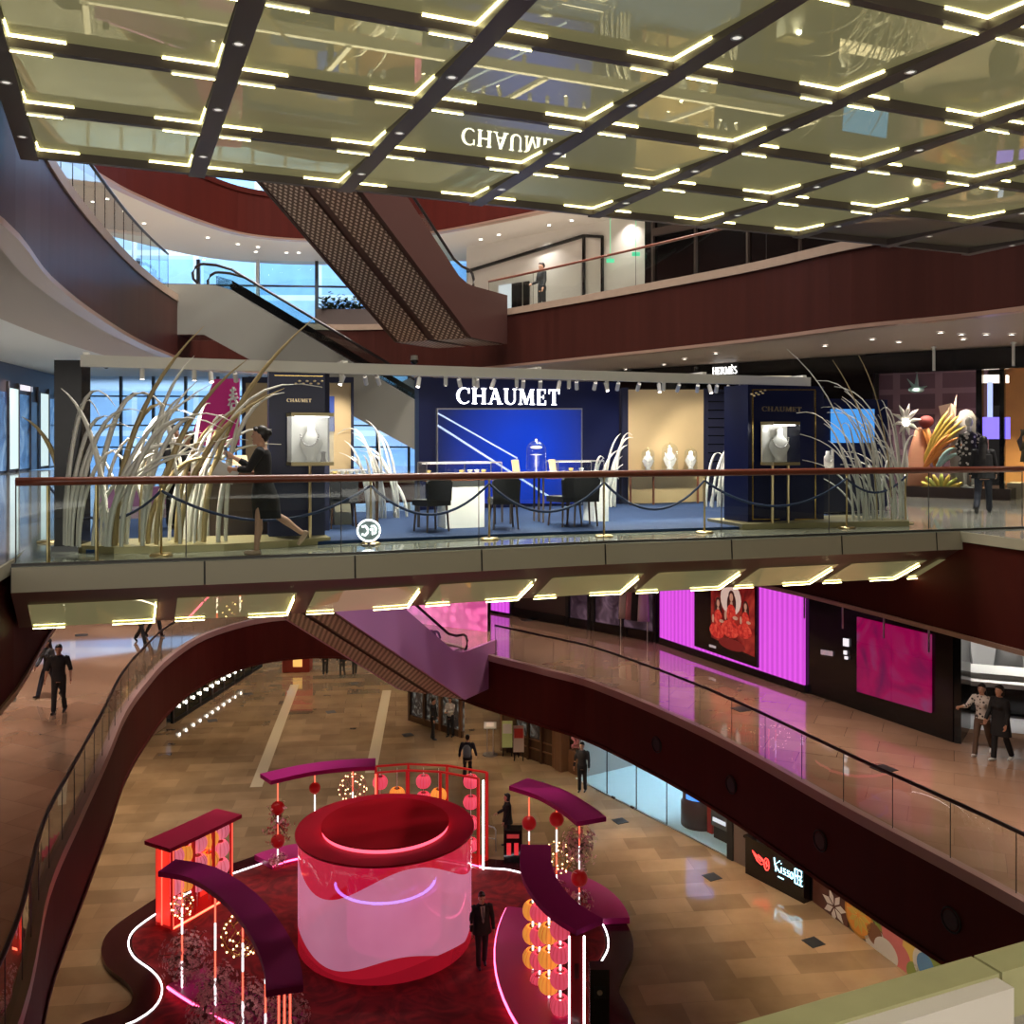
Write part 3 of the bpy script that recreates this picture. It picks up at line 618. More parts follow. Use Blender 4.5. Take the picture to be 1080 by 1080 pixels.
# pale corner shop far along the right gallery
struct(wallstrip('wall_right', [(10.4, 22.3), (11.25, 23.6)], F2, F3-1.72, 'black', .15))
struct(wallstrip('wall_right', [(11.2, 28.5), (18, 27)], F2, F3-1.72, 'white', .2))
g = MB(); g.add([(11.2, 23.4, F2+.004), (18, 21, F2+.004), (18, 27, F2+.004), (11.2, 28.5, F2+.004)], [(0, 1, 2, 3)]); struct(g.build('floor', mat('white_shop_floor', (.7, .7, .7), .15)))
downlights('corner_shop_lamp', [(13.5, 26.5, 9.3), (13.2, 25, 9.3), (15, 25.5, 9.3)], 20, (1, .96, .92))
t = thing('shop_counter', 'low black and white stepped counter in the pale corner shop behind the two women', 'counter', (13.0, 25.3, F2))
m = MB(); m.box((13.0, 25.3, F2+.35), (2.6, 1.6, .7), R(-22)); m.build('black_base', 'black', t); m = MB(); m.box((13.0, 25.3, F2+.76), (2.7, 1.7, .12), R(-22)); m.build('top', 'white', t)
m = MB(); m.box((13.0, 25.35, F2+.9), (2.0, 1.1, .14), R(-22)); m.build('step', 'greywhite', t)
for k, (x, y) in enumerate(((13.0, 27.6), (14.3, 27.3))):
    m = MB(); m.etube([((x, y, F2+.6), (.42, 0, 0), (0, .25, 0)), ((x, y, F2+1.5), (.28, 0, 0), (0, .18, 0)), ((x, y, F2+2.4), (.2, 0, 0), (0, .12, 0)), ((x, y, F2+2.6), (.06, 0, 0), (0, .05, 0))], 14); o = m.build('hanging_garment', 'white', None, True)
    tag(o, ('white gown hanging nearer the black wall in the pale corner shop', 'white gown hanging second from the black wall in the corner shop')[k], 'garment', 'white gowns in the corner shop')

# ------------------------------------------------------------------ windows, outside, upper walls
W3 = [(-25, 52), (-4, 53)]
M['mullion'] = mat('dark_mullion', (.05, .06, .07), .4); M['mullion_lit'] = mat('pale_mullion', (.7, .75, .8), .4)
M['winglass'] = glassm('window_glass', (.78, .90, 1.0), .05)
def window(A, B, z0, z1, nx, zs, name, lit=()):
    A, B = Vector(A), Vector(B); c = (A+B)/2; t = empty(name, (c.x, c.y, z0)); t['kind'] = 'structure'
    m = MB(); m.add([(*A, z0), (*B, z0), (*B, z1), (*A, z1)], [(0, 1, 2, 3)]); m.build('pane', 'winglass', t)
    for i in range(nx+1):
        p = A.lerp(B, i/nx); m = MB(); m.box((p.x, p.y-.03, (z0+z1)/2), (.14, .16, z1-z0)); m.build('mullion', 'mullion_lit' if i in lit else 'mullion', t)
    for z in zs: m = MB(); m.tube([(A.x, A.y-.05, z), (B.x, B.y-.05, z)], .06, 4); m.build('transom', 'mullion', t)
    return t
window((-25, 52), (-4, 53), F3, F4-.6, 12, (F3+1.1, F3+2.3, F3+3.9), 'window_1', ())
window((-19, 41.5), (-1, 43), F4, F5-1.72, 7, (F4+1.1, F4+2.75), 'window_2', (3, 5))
struct(wallstrip('wall_left', [(-21.5, 35), (-23, 42.5), (-25, 52)], F3, F4-.5, 'wall_dark', .2))
def facade(name, c1, c2, c3, scale):
    m = tiles(name, c1, c2, c3, scale, .4, 1.5, 1.1); nt = m.node_tree
    for n in nt.nodes:
        if n.type == 'TEX_BRICK': n.inputs['Mortar Size'].default_value = .07; n.offset = 0
        if n.type == 'MAPPING': n.inputs['Rotation'].default_value = (R(90), 0, 0)
    return m
m = MB(); m.box((-22, 68, 25.5), (70, 4, 31)); o = m.build('office_facade', facade('blue_office_facade', (.30, .50, .75), (.55, .70, .85), (.85, .88, .9), .35))
tag(o, 'pale blue office building seen outside through the gallery windows', 'building')
# fourth-floor walls on the right: white boutique box with black outline, then a black shop
W4 = Wall((-2.6, 40), (4.6, 33.4)); W4b = Wall((4.6, 33.4), (11.5, 26))
struct(W4.slab(492, 680, F4, F5-1.7, -.2, .2).build('wall_upper', 'white')); struct(W4b.slab(680, 950, F4, F5-1.7, -.2, .2).build('wall_upper', 'black'))
t = thing('boutique_portal', 'white boutique front outlined in black on the upper gallery behind the lone person', 'shopfront', (*hit(560, W4.A, W4.B), F4))
W4.quad(494, 617, 286, 300, 249, 265, .02, .08)
for q in ((494, 617, 285, 288, 247.5, 250.5), (617, 637, 247.5, 250.5, 248.5, 251.5)): W4.quad(*q, .02, .10).build('black_outline', 'black', t)
for x in (617, 636.5): W4.slab(x-.9, x+.9, F4, zof(249, hit(x, W4.A, W4.B)), .02, .10).build('black_outline', 'black', t)
W4.slab(541, 551, F4, F4+2.1, .02, .06).build('dark_doorway', 'black', t); W4.slab(553, 559, F4, F4+2.1, .02, .06).build('dark_doorway', 'black', t)
W4.slab(527, 540, F4, F4+2.1, .02, .05).build('lit_opening', emis('lit_opening', (.8, .85, .9), .7), t)
for k, (px, py) in enumerate(((648, 275), (675, 268))):
    w_ = W4; a = hit(px, w_.A, w_.B)+w_.n*.25; m = MB(); m.box((a.x, a.y, zof(py, a)), (.28, .06, .14)); m.tube([(a.x, a.y, zof(py, a)+.07), (a.x, a.y, F5-1.7)], .01, 6)
    tag(m.build('exit_sign', emis('green_exit_sign', (.1, .75, .4), .8)), ('small green exit sign nearer the lone person on upper gallery', 'small green exit sign at the edge of the black upper shop')[k], 'sign')
t = thing('black_shopfront', 'tall black shopfront behind the wooden-railed upper gallery', 'shopfront', (*hit(760, W4b.A, W4b.B), F4))
for x in (690, 735, 790, 845): W4b.slab(x-1, x+1, F4, F5-1.75, .0, .12).build('mullion', 'frame_dark', t)
W4b.slab(690, 860, F4, F4+.3, .0, .14).build('plinth', 'blackmatt', t); W4b.slab(690, 860, F4+3.0, F4+3.25, 0, .14).build('lintel', 'frame_dark', t)

# ------------------------------------------------------------------ escalators
def perf(name, c0, c1, k=9.):
    m = bpy.data.materials.new(name); m.use_nodes = True; nt = m.node_tree; b = nt.nodes['Principled BSDF']; L = nt.links.new
    tc = nt.nodes.new('ShaderNodeTexCoord'); v = nt.nodes.new('ShaderNodeTexVoronoi'); v.voronoi_dimensions = '2D'; v.inputs['Scale'].default_value = k; v.inputs['Randomness'].default_value = 0
    mp = nt.nodes.new('ShaderNodeMapping'); mp.inputs['Rotation'].default_value = (0, 0, R(45))
    cr = nt.nodes.new('ShaderNodeValToRGB'); e = cr.color_ramp.elements; e[0].position = .26; e[0].color = (*c1, 1); e[1].position = .36; e[1].color = (*c0, 1)
    L(tc.outputs['Object'], mp.inputs[0]); L(mp.outputs[0], v.inputs['Vector']); L(v.outputs['Distance'], cr.inputs[0]); L(cr.outputs[0], b.inputs['Base Color'])
    b.inputs['Roughness'].default_value = .35; b.inputs['Metallic'].default_value = .3; return m
M['perf'] = perf('perforated_bronze_soffit', (.16, .105, .085), (.80, .68, .58), 8.)  # pale dots paint the inner glow seen through the holes
M['esc_brown'] = mat('brown_escalator_side', (.075, .032, .028), .4); M['esc_magenta_lit'] = mat('magenta_lit_escalator_side', (.52, .24, .50), .35); M['esc_white'] = mat('grey_white_escalator_side', (.40, .40, .36), .45)  # mauve side carries the magenta screen light in its base colour
M['steps'] = mat('dark_steps', (.03, .03, .035), .4, .6); M['esc_glass'] = glassm('escalator_glass', (.75, .88, .88), .10)
def escalator(label, low, run, H, w, tan, side, soffit, lanes=1, flat0=2.4, flat1=2.4, depth=1.1, par=.42, skirt=0.):
    """low: plan point and level where the incline starts; run: plan direction going up"""
    r = Vector(run).normalized(); rz = math.atan2(r.y, r.x); Lr = H/tan
    t = thing('escalator', label, 'escalator', low, rz); T = WM[t]
    def P(s, y, z): return T @ Vector((s, y, z))
    def prof(dz, sm=0.):  # walking line raised by dz
        return [(-flat0, dz), (-.35, dz), (.0, dz+.03), (.45, dz+.45*tan*.62), (Lr-.45, dz+H-.45*tan*.62), (Lr, dz+H-.03), (Lr+.35, dz+H), (Lr+flat1, dz+H)]
    top, bot = prof(par), [(-flat0, -depth), (-.25, -depth), (Lr+.3, H-depth), (Lr+flat1, H-depth)]
    for sg in (-1, 1):
        y0, y1 = sg*w/2, sg*(w/2-.10); poly = top+bot[::-1]; m = MB()
        m.extr([P(s, y0, z) for s, z in poly], P(0, y1, 0)-P(0, y0, 0)); m.build('side_cladding', side, t)
    if soffit == 'perf':
        for k in range(2):
            a, b = (-w/2+.16, -.13) if k == 0 else (.13, w/2-.16); m = MB(); m.add([P(s, y, z-.01) for y in (a, b) for s, z in bot], [(i, i+1, 4+i+1, 4+i) for i in range(3)]); m.build('perforated_soffit', 'perf', t)
        m = MB(); m.add([P(s, y, z+.03) for y in (-w/2+.1, w/2-.1) for s, z in bot], [(i, i+1, 4+i+1, 4+i) for i in range(3)]); m.build('soffit_groove', 'esc_brown', t)
    else:
        m = MB(); m.add([P(s, y, z-.005) for y in (-w/2+.1, w/2-.1) for s, z in bot], [(i, i+1, 4+i+1, 4+i) for i in range(3)]); m.build('soffit', soffit, t)
    lw = (w-.2)/lanes
    for l in range(lanes):
        ya, yb = -w/2+.1+l*lw+.12, -w/2+.1+(l+1)*lw-.12; m = MB()
        n = int(H/.2); z = 0
        for i in range(n): s0 = i*Lr/n; m.box(P(s0+Lr/n/2, (ya+yb)/2, (i+.5)*H/n), (Lr/n, yb-ya, H/n), rz)
        o = m.build('steps', 'steps', t); o['kind'] = 'stuff'
        m = MB()
        for s0, z0 in ((-flat0/2, -.05), (Lr+flat1/2, H-.05)): m = MB(); m.box(P(s0, (ya+yb)/2, z0), (flat0-.1, yb-ya, .1), rz); m.build('landing_plate', 'steel', t)
        for y in (ya-.04, yb+.04):
            pt = prof(.92); pb = prof(par-.02); m = MB(); pt2 = pt[1:-1]; pb2 = pb[1:-1]; k = len(pt2)
            m.add([P(s, y, z) for s, z in pt2]+[P(s, y, z) for s, z in pb2], [(i, i+1, k+i+1, k+i) for i in range(k-1)]); m.build('glass_side', 'esc_glass', t)
            if skirt:
                m = MB(); lo, hi = prof(par-.02)[2:-2], prof(par+skirt)[2:-2]; kk = len(lo); m.add([P(s, y, z) for s, z in hi]+[P(s, y, z) for s, z in lo], [(i, i+1, kk+i+1, kk+i) for i in range(kk-1)]); m.build('inner_skirt', 'black', t)
            path = [P(s, y, z) for s, z in pt[1:-1]]
            s0, z0 = pt[1]; s1, z1 = pt[-2]
            a0 = [P(s0-.32*math.sin(a), y, z0-.30+.30*math.cos(a)) for a in (2.6, 2.0, 1.4, .8, .3)]; a1 = [P(s1+.32*math.sin(a), y, z1-.30+.30*math.cos(a)) for a in (.3, .8, 1.4, 2.0, 2.6)]
            m = MB(); m.tube(a0+path+a1, .042, 8); m.build('handrail', 'handrail_dark', t, True)
            m = MB(); m.tube([P(s, y, z) for s, z in prof(par)[1:-1]], .03, 4); m.build('skirt_trim', 'steel', t)
    return t
RUN = (-.48, -.88)
escalator('big escalator with perforated bronze underside rising to the fifth floor', (-2.5, 28.05, F4), RUN, F5-F4, 2.75, .63, 'esc_brown', 'perf', 2)
escalator('escalator with mauve lit side and perforated underside rising from the salmon floor', (-2.74, 30.4, F2), RUN, F3-F2, 2.6, .63, 'esc_magenta_lit', 'perf', 2, flat0=2.3)
escalator('escalator with grey white sides rising behind the jewellery stand to the upper left gallery', (1.3, 27.6, F3), (-1, 0), F4-F3, 1.7, .577, 'esc_white', mat('dark_mirror_soffit', (.10, .075, .075), .12), 1, flat0=2.2, flat1=1.7, par=.32, skirt=.3)
t = thing('potted_bush', 'dark green bush in a low planter at the far upper gallery edge', 'plant', (-5.9, 34.2, F4))
m = MB(); m.box((-5.9, 34.2, F4+.3), (2.2, .6, .6)); m.build('planter', 'frame_dark', t)
m = MB()
for i in range(600):
    p = Vector((random.uniform(-6.9, -4.9), random.uniform(33.95, 34.45), F4+.6+abs(random.gauss(.12, .16)))); a = random.uniform(0, 6.28); d = Vector((math.cos(a), math.sin(a), random.uniform(-.2, .8))).normalized()*.2; s = d.cross(Vector((0, 0, 1))).normalized()*.06
    m.add([p, p+d*.5+s, p+d, p+d*.5-s], [(0, 1, 2, 3)])
m.build('leaves', mat('dark_leaves', (.03, .06, .03), .6), t)
# ------------------------------------------------------------------ first floor: right-hand shopfronts
S1a = Wall((-4.65, 43), (1.7, 36.7)); S1b = Wall((1.7, 36.7), (8.3, 26.2)); S1c = Wall((8.3, 26.2), (11, 18)); HT = F2-1.78
M['wood_dark'] = wood('dark_stained_wood', (.07, .035, .018), .35, .5, 6, .4); M['wood_mid'] = wood('mid_brown_wood', (.20, .10, .05), .4, .5, 6, .35)
M['shopglass'] = glassm('shop_glass', (.9, .95, .97), .06)
M['dark_glass_refl'] = blotch('dark_glass_reflections', [(.004, .004, .004), (.05, .04, .03), (.30, .30, .26)], .5, 1.6, dist=3)  # blotchy emission paints bright reflections onto the dark panes
t = thing('cafe_shopfront', 'dark glazed wood-framed shopfront beneath the magenta-lit escalator', 'shopfront', (*hit(470, S1a.A, S1a.B), 0))
S1a.slab(432, 488, .2, HT, -.1, .04).build('display_window', 'dark_glass_refl', t)
for x in (432.5, 448, 465, 486): S1a.slab(x-1.1, x+1.1, 0, HT, -.08, .16).build('post', 'wood_mid' if x > 460 else 'wood_dark', t)
S1a.slab(432, 488, 0, .28, -.08, .14).build('plinth', 'wood_dark', t)
struct(S1a.slab(505, 527, 0, HT, -1.6, .1).build('wall_shop', 'wall_tan')); struct(S1a.slab(470, 508, 0, HT, -3.4, .1).build('wall_shop', 'wall_dark'))
t = thing('wood_shopfront', 'dark wood panelled shopfront behind the easel signs', 'shopfront', (*hit(558, S1a.A, S1a.B), 0))
S1a.slab(528, 585, 0, HT, -.15, .1).build('panelling', 'wood_dark', t)
for x in (529, 543, 557, 571, 584): S1a.slab(x-1.0, x+1.0, 0, HT, -.06, .10).build('post', 'wood_mid' if x in (529, 584) else 'wood_dark', t)
for a, b in ((545, 555), (559, 569)): S1a.slab(a, b, .9, 2.6, -.05, .03).build('window_pane', 'dark_glass_refl', t)
for z in (.45, .8): S1a.slab(530, 584, z, z+.05, -.05, .04).build('rail', 'wood_mid', t)
S1a.slab(585.5, 599, 0, HT, -.8, .08)
struct(S1b.slab(587, 594, 0, HT, -.3, .4).build('wall_shop', 'wood_mid'))
t = thing('flower_display', 'small pink lit flower display in a wooden niche beside the guard', 'display', (*hit(600, S1b.A, S1b.B), 0))
S1b.slab(595, 604, 0, .85, -.6, .4).build('cabinet', 'wood_mid', t)
m = MB(); c = hit(600, S1b.A, S1b.B)-S1b.n*.45
for i in range(40): m.sphere((c.x+random.uniform(-.25, .25), c.y+random.uniform(-.15, .15), .9+abs(random.gauss(.25, .25))), random.uniform(.04, .09), 8, 5)
m.build('flowers', mat('pink_flowers', (.8, .35, .38), .6), t, True)
# bright shop
M['ice_floor'] = mat('pale_blue_shop_floor', (.62, .80, .86), .12)
g = MB(); a, b = hit(606.5, S1b.A, S1b.B), hit(773, S1b.A, S1b.B); nn = -S1b.n*7
g.add([(*a, .006), (*b, .006), (*(b+nn), .006), (*(a+nn), .006)], [(0, 1, 2, 3)]); struct(g.build('floor', 'ice_floor', autobase=False))
struct(wallstrip('wall_shop', [a+nn, b+nn], 0, HT, 'white', .15))
for q in (a, b):
    m = MB(); m.prism([q-S1b.n*.2, q-S1b.n*7, q-S1b.n*7+S1b.t*.1, q-S1b.n*.2+S1b.t*.1], 0, HT); struct(m.build('wall_shop', 'white', autobase=False))
downlights('bright_shop_lamp', [(*(a.lerp(b, f)-S1b.n*d), 3.7) for f in (.15, .4, .65, .9) for d in (1.2, 3.2, 5)], 13, (.70, .88, 1))
t = thing('glass_shopfront', 'clear frameless glass front of the bright pale blue shop', 'shopfront', (*hit(660, S1b.A, S1b.B), 0))
for x0, x1 in ((612, 640), (640.6, 671), (671.6, 703), (703.6, 737), (737.6, 768)):
    S1b.slab(x0, x1, .02, HT, 0, .012).build('glass_pane', 'shopglass', t)
for x in (612, 640.3, 671.3, 703.3): S1b.slab(x-.25, x+.25, 0, HT, -.01, .03).build('joint', 'seam', t)
S1b.slab(612, 768, 0, .03, -.03, .06).build('floor_channel', 'steel', t)
for x in (646, 666): m = S1b.slab(x, x+3, .0, .07, .0, .05); m.build('patch_fitting', 'frame_dark', t)
c = hit(714, S1b.A, S1b.B)-S1b.n*1.0
t = thing('curved_kiosk', 'dark curved kiosk with a bright blue screen inside the glass shop', 'kiosk', (c.x, c.y, 0))
m = MB(); m.lathe([(.001, 0), (.62, 0), (.62, .75), (.56, .8), (.56, 2.4), (.001, 2.4)], (c.x, c.y, 0), 28); m.build('body', mat('dark_plum', (.08, .035, .04), .3), t, True)
m = MB(); n_ = 10
for i in range(n_):
    a0, a1 = lerp(R(-150), R(-50), i/n_), lerp(R(-150), R(-50), (i+1)/n_); r0 = .585
    m.add([(c.x+r0*math.cos(a0), c.y+r0*math.sin(a0), .95), (c.x+r0*math.cos(a1), c.y+r0*math.sin(a1), .95), (c.x+r0*math.cos(a1), c.y+r0*math.sin(a1), 2.2), (c.x+r0*math.cos(a0), c.y+r0*math.sin(a0), 2.2)], [(0, 1, 2, 3)])
m.build('screen', emis('blue_screen', (.10, .32, .95), 1.5), t)
c = hit(730, S1b.A, S1b.B)-S1b.n*.9; m = MB(); m.box((c.x, c.y, .7), (.22, .3, 1.4), R(-57)); m.box((c.x, c.y, 1.55), (.5, .4, .3), R(-57))
tag(m.build('display_stand', mat('red_stand', (.5, .03, .03), .35)), 'narrow red display stand between the blue screen kiosk and grey cabinets', 'display stand')
for k, px in enumerate((744, 761)):
    c = hit(px, S1b.A, S1b.B)-S1b.n*.85; t = thing('display_cabinet', ('grey display cabinet beside the red stand in the bright shop', 'grey display cabinet nearest the black post in the bright shop')[k], 'cabinet', (c.x, c.y, 0), 0, 'grey cabinets in the bright shop')
    m = MB(); m.box((c.x, c.y, .95), (.75, .5, 1.1), R(-57)); m.build('body', mat('grey_cabinet', (.12, .12, .13), .4), t)
    m = MB(); m.box((c.x, c.y, .2), (.6, .4, .4), R(-57)); m.build('foot', 'blackmatt', t)
    m = MB(); m.box((c.x+S1b.n.x*.26, c.y+S1b.n.y*.26, .62), (.55, .03, .12), R(-57)); m.build('light_panel', 'sign_white', t)
struct(S1b.slab(769, 775, 0, HT, -.2, .3).build('wall_shop', 'blackmatt')); struct(S1b.slab(775, 794, 0, HT, -.15, .2).build('wall_shop', mat('taupe_panel', (.16, .12, .10), .4)))
# neon counter
t = thing('neon_counter', 'black counter with red and icy blue neon signs beside the brown flower panel', 'counter', (*hit(825, S1b.A, S1b.B), 0))
S1b.slab(795, 857, 0, 1.05, -.1, .45).build('front', 'black', t); S1b.slab(794, 857.5, 1.05, 1.12, -.3, .7).build('top', 'black', t); S1b.slab(796, 857, 1.12, HT, -.9, .1).build('back_wall', 'wall_dark', t)
M['neon_red'] = emis('red_neon', (1, .05, .04), 4); M['neon_ice'] = emis('icy_neon', (.45, .85, 1), 4)
def on(w, px, z, off): p = hit(px, w.A, w.B)+w.n*off; return Vector((*p, z))
def neon(w, name, pl, m_, off, parent, r=.018):
    mm = MB()
    for pts in pl: mm.tube([on(w, x, z, off) for x, z in pts], r, 6)
    mm.build(name, m_, parent)
rr = [[(803, .78), (807, .70), (812, .66), (816, .56), (812, .50), (808, .56), (803, .78)], [(806, .68), (812, .58)], [(809, .74), (815, .64)], _arc(818, .58, 2.6, .17, 0, 360, 14), [(816.5, .62), (819.5, .55)], [(818, .68), (818, .50)]]
neon(S1b, 'red_neon', rr, 'neon_red', .37, t, .013)
ki = [[(826, .88), (828, .52)], [(832, .86), (827, .70), (832, .54)], [(833.5, .70), (833.5, .54)], [(833.5, .80), (833.5, .82)], [(838, .70), (836, .70), (836, .63), (838, .62), (838, .55), (835.5, .55)], [(842, .70), (840, .70), (840, .63), (842, .62), (842, .55), (839.5, .55)], _arc(844.5, .62, 1.5, .09, 0, 360, 10), [(830, .40), (836, .40)]]
neon(S1b, 'icy_neon', ki, 'neon_ice', .37, t, .014)
bk = [[(848, .86), (848, .46)], [(848, .86), (851, .86), (851, .68), (848, .68)], [(848, .66), (851, .66), (851, .46), (848, .46)], [(852, .86), (855, .86), (855, .70), (852, .70)], [(852.5, .60), (855.5, .60)], [(854, .68), (854, .46)], [(852, .46), (856, .46)]]
neon(S1b, 'icy_neon', bk, 'neon_ice', .37, t, .014)
neon(S1b, 'red_neon', [_arc(801.5, 1.65, 2.6, .2, 0, 360, 14), [(800, 1.7), (803, 1.6)]], mat('pale_red_neon', (.5, .1, .1), .4, emit=(1, .35, .32), es=2.), -.7, t, .03)
m = MB()
for i in range(26):
    p = on(S1b, random.uniform(812, 856), 1.25+random.random()*.7, -.6); m.box(p, (random.uniform(.05, .16), .1, random.uniform(.06, .25)), random.random())
o = m.build('shelf_goods', mat('shelf_goods', (.45, .32, .24), .5, noise=.6, nscale=3), t); o['kind'] = 'stuff'
# mural wall
t = thing('flower_mural', 'dark brown wall panel painted with a white flower beside the neon counter', 'panel', (*hit(876, S1c.A, S1c.B), 0))
S1c.slab(858.5, 895, 0, HT, -.05, .08).build('board', mat('dark_brown_board', (.10, .035, .025), .45, noise=.4, nscale=4), t)
def petals(w, px, z, r, n, off, name, m_, parent, sx=1., a0=0., span=360, wd_=.22):
    mm = MB(); c = on(w, px, z, off); t3 = Vector((*w.t, 0)); n3 = Vector((*w.n, 0))*.008
    for i in range(n):
        a = R(a0+span*i/n); d = t3*math.cos(a)*sx+Vector((0, 0, math.sin(a))); q = t3*-math.sin(a)+Vector((0, 0, math.cos(a)))
        mm.extr([c+d*r*.12, c+d*r*.55+q*r*wd_, c+d*r, c+d*r*.55-q*r*wd_], n3)
    mm.build(name, m_, parent)
M['paint_white'] = mat('white_paint_mark', (.75, .70, .66), .5)
petals(S1c, 881, .30, .42, 7, .035, 'painted_flower', 'paint_white', t, 1.2, 10)
m = MB()
for i in range(5): m.extr([on(S1c, 866+4*i, 1.2-.12*i+.05*j, .035) if j < 2 else on(S1c, 869+4*i, 1.2-.12*i+.05*(3-j), .035) for j in range(4)], Vector((*S1c.n, 0))*.006)
m.build('painted_lettering', mat('faint_lettering', (.32, .2, .15), .5), t)
t = thing('food_mural', 'colourful food mural with orange slice and cups along the shop wall', 'mural', (*hit(945, S1c.A, S1c.B), 0))
S1c.slab(896.5, 1060, 0, HT, -.05, .08).build('board', mat('brown_green_mural', (.11, .085, .05), .45, noise=.7, nscale=3.), t)
def mdisc(px, z, r, m_, off=.035, sx=1., name='painted_shape'):
    mm = MB(); c = on(S1c, px, z, off); t3 = Vector((*S1c.t, 0)); mm.extr([c+t3*(math.cos(2*math.pi*i/24)*r*sx)+Vector((0, 0, math.sin(2*math.pi*i/24)*r)) for i in range(24)], Vector((*S1c.n, 0))*.006); mm.build(name, m_, t)
for n_, c_ in (('p_orange', (.75, .33, .06)), ('p_peel', (.55, .25, .04)), ('p_white', (.62, .6, .55)), ('p_green', (.22, .30, .07)), ('p_pink', (.55, .16, .16)), ('p_yellow', (.62, .46, .10)), ('p_blue', (.08, .22, .42)), ('p_brown', (.18, .08, .04))): M[n_] = mat('mural_'+n_[2:], c_, .5)
mdisc(907, .55, .55, 'p_peel'); mdisc(907, .55, .48, 'p_orange', .042)
petals(S1c, 907, .55, .45, 10, .048, 'painted_segments', 'p_yellow', t, 1, 0, 360, .16)
mdisc(924, .22, .36, 'p_white', sx=1.1, name='painted_cup'); mdisc(924, .36, .26, 'p_brown', .042, 1.1); mdisc(921, .95, .30, 'p_green'); mdisc(930, .8, .26, 'p_green')
mdisc(938, 1.0, .42, 'p_pink'); mdisc(943, .62, .38, 'p_pink', .04); mdisc(936, .12, .33, 'p_white', .044, 1.3)
mdisc(952, .25, .42, 'p_white'); mdisc(952, .25, .33, 'p_pink', .042); mdisc(962, .9, .3, 'p_green'); mdisc(969, .55, .5, 'p_yellow', .04); mdisc(966, .12, .26, 'p_green', .044)
mdisc(978, .5, .42, 'p_white', .044); mdisc(978, .5, .28, 'p_blue', .05); mdisc(990, .3, .4, 'p_yellow', .04); mdisc(988, .75, .26, 'p_green', .046); mdisc(984, .05, .24, 'p_white', .05)
struct(S1b.slab(857.2, 858.2, 0, HT, -.1, .12).build('wall_shop', 'wall_dark'))
struct(wallstrip('wall_right', [(10.6, 19), (12.5, 10)], 0, HT, 'wall_tan', .2))
# easel signs and the menu stand
def easel(px, py0, py1, label, cols):
    d = 12.75*1000/(py1+8-463); c = Vector(((px-540)*d/1000, d)); t = thing('easel_sign', label, 'sign', (c.x, c.y, 0), 0, 'easel signs before the dark wood shopfront')
    z1, z0 = ZC-(py0-463)/1000*d, ZC-(py1-463)/1000*d; hh = max(.9, z1-z0); z0 = .35; w = .42
    lean = Matrix.Rotation(R(-10), 3, 'X')
    m = MB(); m.box((c.x, c.y, z0+hh/2), (w, .03, hh), 0, lean); m.build('board', cols[0], t)
    m = MB(); m.box((c.x, c.y-.025, z0+hh*.72), (w*.86, .012, hh*.36), 0, lean); m.build('printed_band', cols[1], t)
    m = MB()
    for k in range(3): m.box((c.x-.1+.1*k, c.y-.03, z0+hh*.32), (.07, .012, hh*.16), 0, lean)
    m.build('printed_picture', cols[2], t)
    for sx in (-1, 1): m = MB(); m.tube([(c.x+sx*w*.42, c.y-.06, 0), (c.x+sx*w*.3, c.y+.05, z0+hh*.6)], .02, 6); m.build('leg', 'blackmatt', t)
    m = MB(); m.tube([(c.x, c.y+.35, 0), (c.x, c.y+.07, z0+hh*.8)], .02, 6); m.build('leg', 'blackmatt', t)
easel(535, 762, 789, 'easel sign with yellow-green board before the dark wood shopfront', (mat('yellow_green_board', (.42, .45, .18), .5, emit=(.4, .45, .15), es=.15), 'paint_white', 'p_brown'))
easel(547, 767, 794, 'easel sign with white board and red heading before the dark wood shopfront', (mat('white_board', (.7, .6, .52), .5), mat('red_heading', (.6, .04, .03), .4), mat('red_mark', (.6, .06, .05), .4)))
p = G(517, 796, 0); t = thing('menu_stand', 'slim metal menu stand with a tilted tray before the dark entrance', 'stand', p)
m = MB(); m.lathe([(.001, .03), (.30, .03), (.32, 0)], p, 18); m.build('base', 'frame_dark', t)
for sx in (-.12, .12): m = MB(); m.tube([p+Vector((sx, 0, .03)), p+Vector((sx, 0, 1.15))], .018, 6); m.build('post', 'steel', t)
m = MB(); m.box(p+Vector((0, -.05, 1.2)), (.5, .4, .03), 0, Matrix.Rotation(R(25), 3, 'X')); m.build('tray', 'steel', t)
m = MB(); m.box(p+Vector((0, -.06, 1.22)), (.3, .24, .02), 0, Matrix.Rotation(R(25), 3, 'X')); m.build('menu', 'paint_white', t)
# left glazed shop, red booth, inlaid strips, floor boxes
SL = Wall((-15.2, 42.4), (-14.0, 53)); t = thing('black_glass_shopfront', 'black glass shopfront with a row of small lamps under the curved gallery', 'shopfront', (-14.8, 46, 0))
SL.slab(182, 276, 0, HT, -.1, .1).build('black_glass', mat('black_green_glass', (.008, .013, .011), .08), t)
for x in (182.6, 197, 211, 224, 236, 247, 257, 266): SL.slab(x-.25, x+.25, 0, HT, .0, .05).build('mullion', 'frame_dark', t)
SL.slab(182, 276, 0, .18, 0, .04).build('plinth', 'blackmatt', t)
for i, x in enumerate((188, 195, 203, 210, 217, 223, 229, 235, 241, 247, 253)):
    m = MB(); m.sphere(on(SL, x, .62, .06), .05, 10, 6); m.lathe([(.06, 0), (.03, .06)], on(SL, x, .65, .06), 10); m.build('lamp', 'lamp', t, True)
struct(wallstrip('wall_left', [(-15.35, 42.1), (-16.5, 26), (-15, 12)], 0, HT, 'wall_tan', .2))
p = G(312, 709, 0); t = thing('promotion_booth', 'small red lit booth with golden front on the far side of the first floor', 'booth', p)
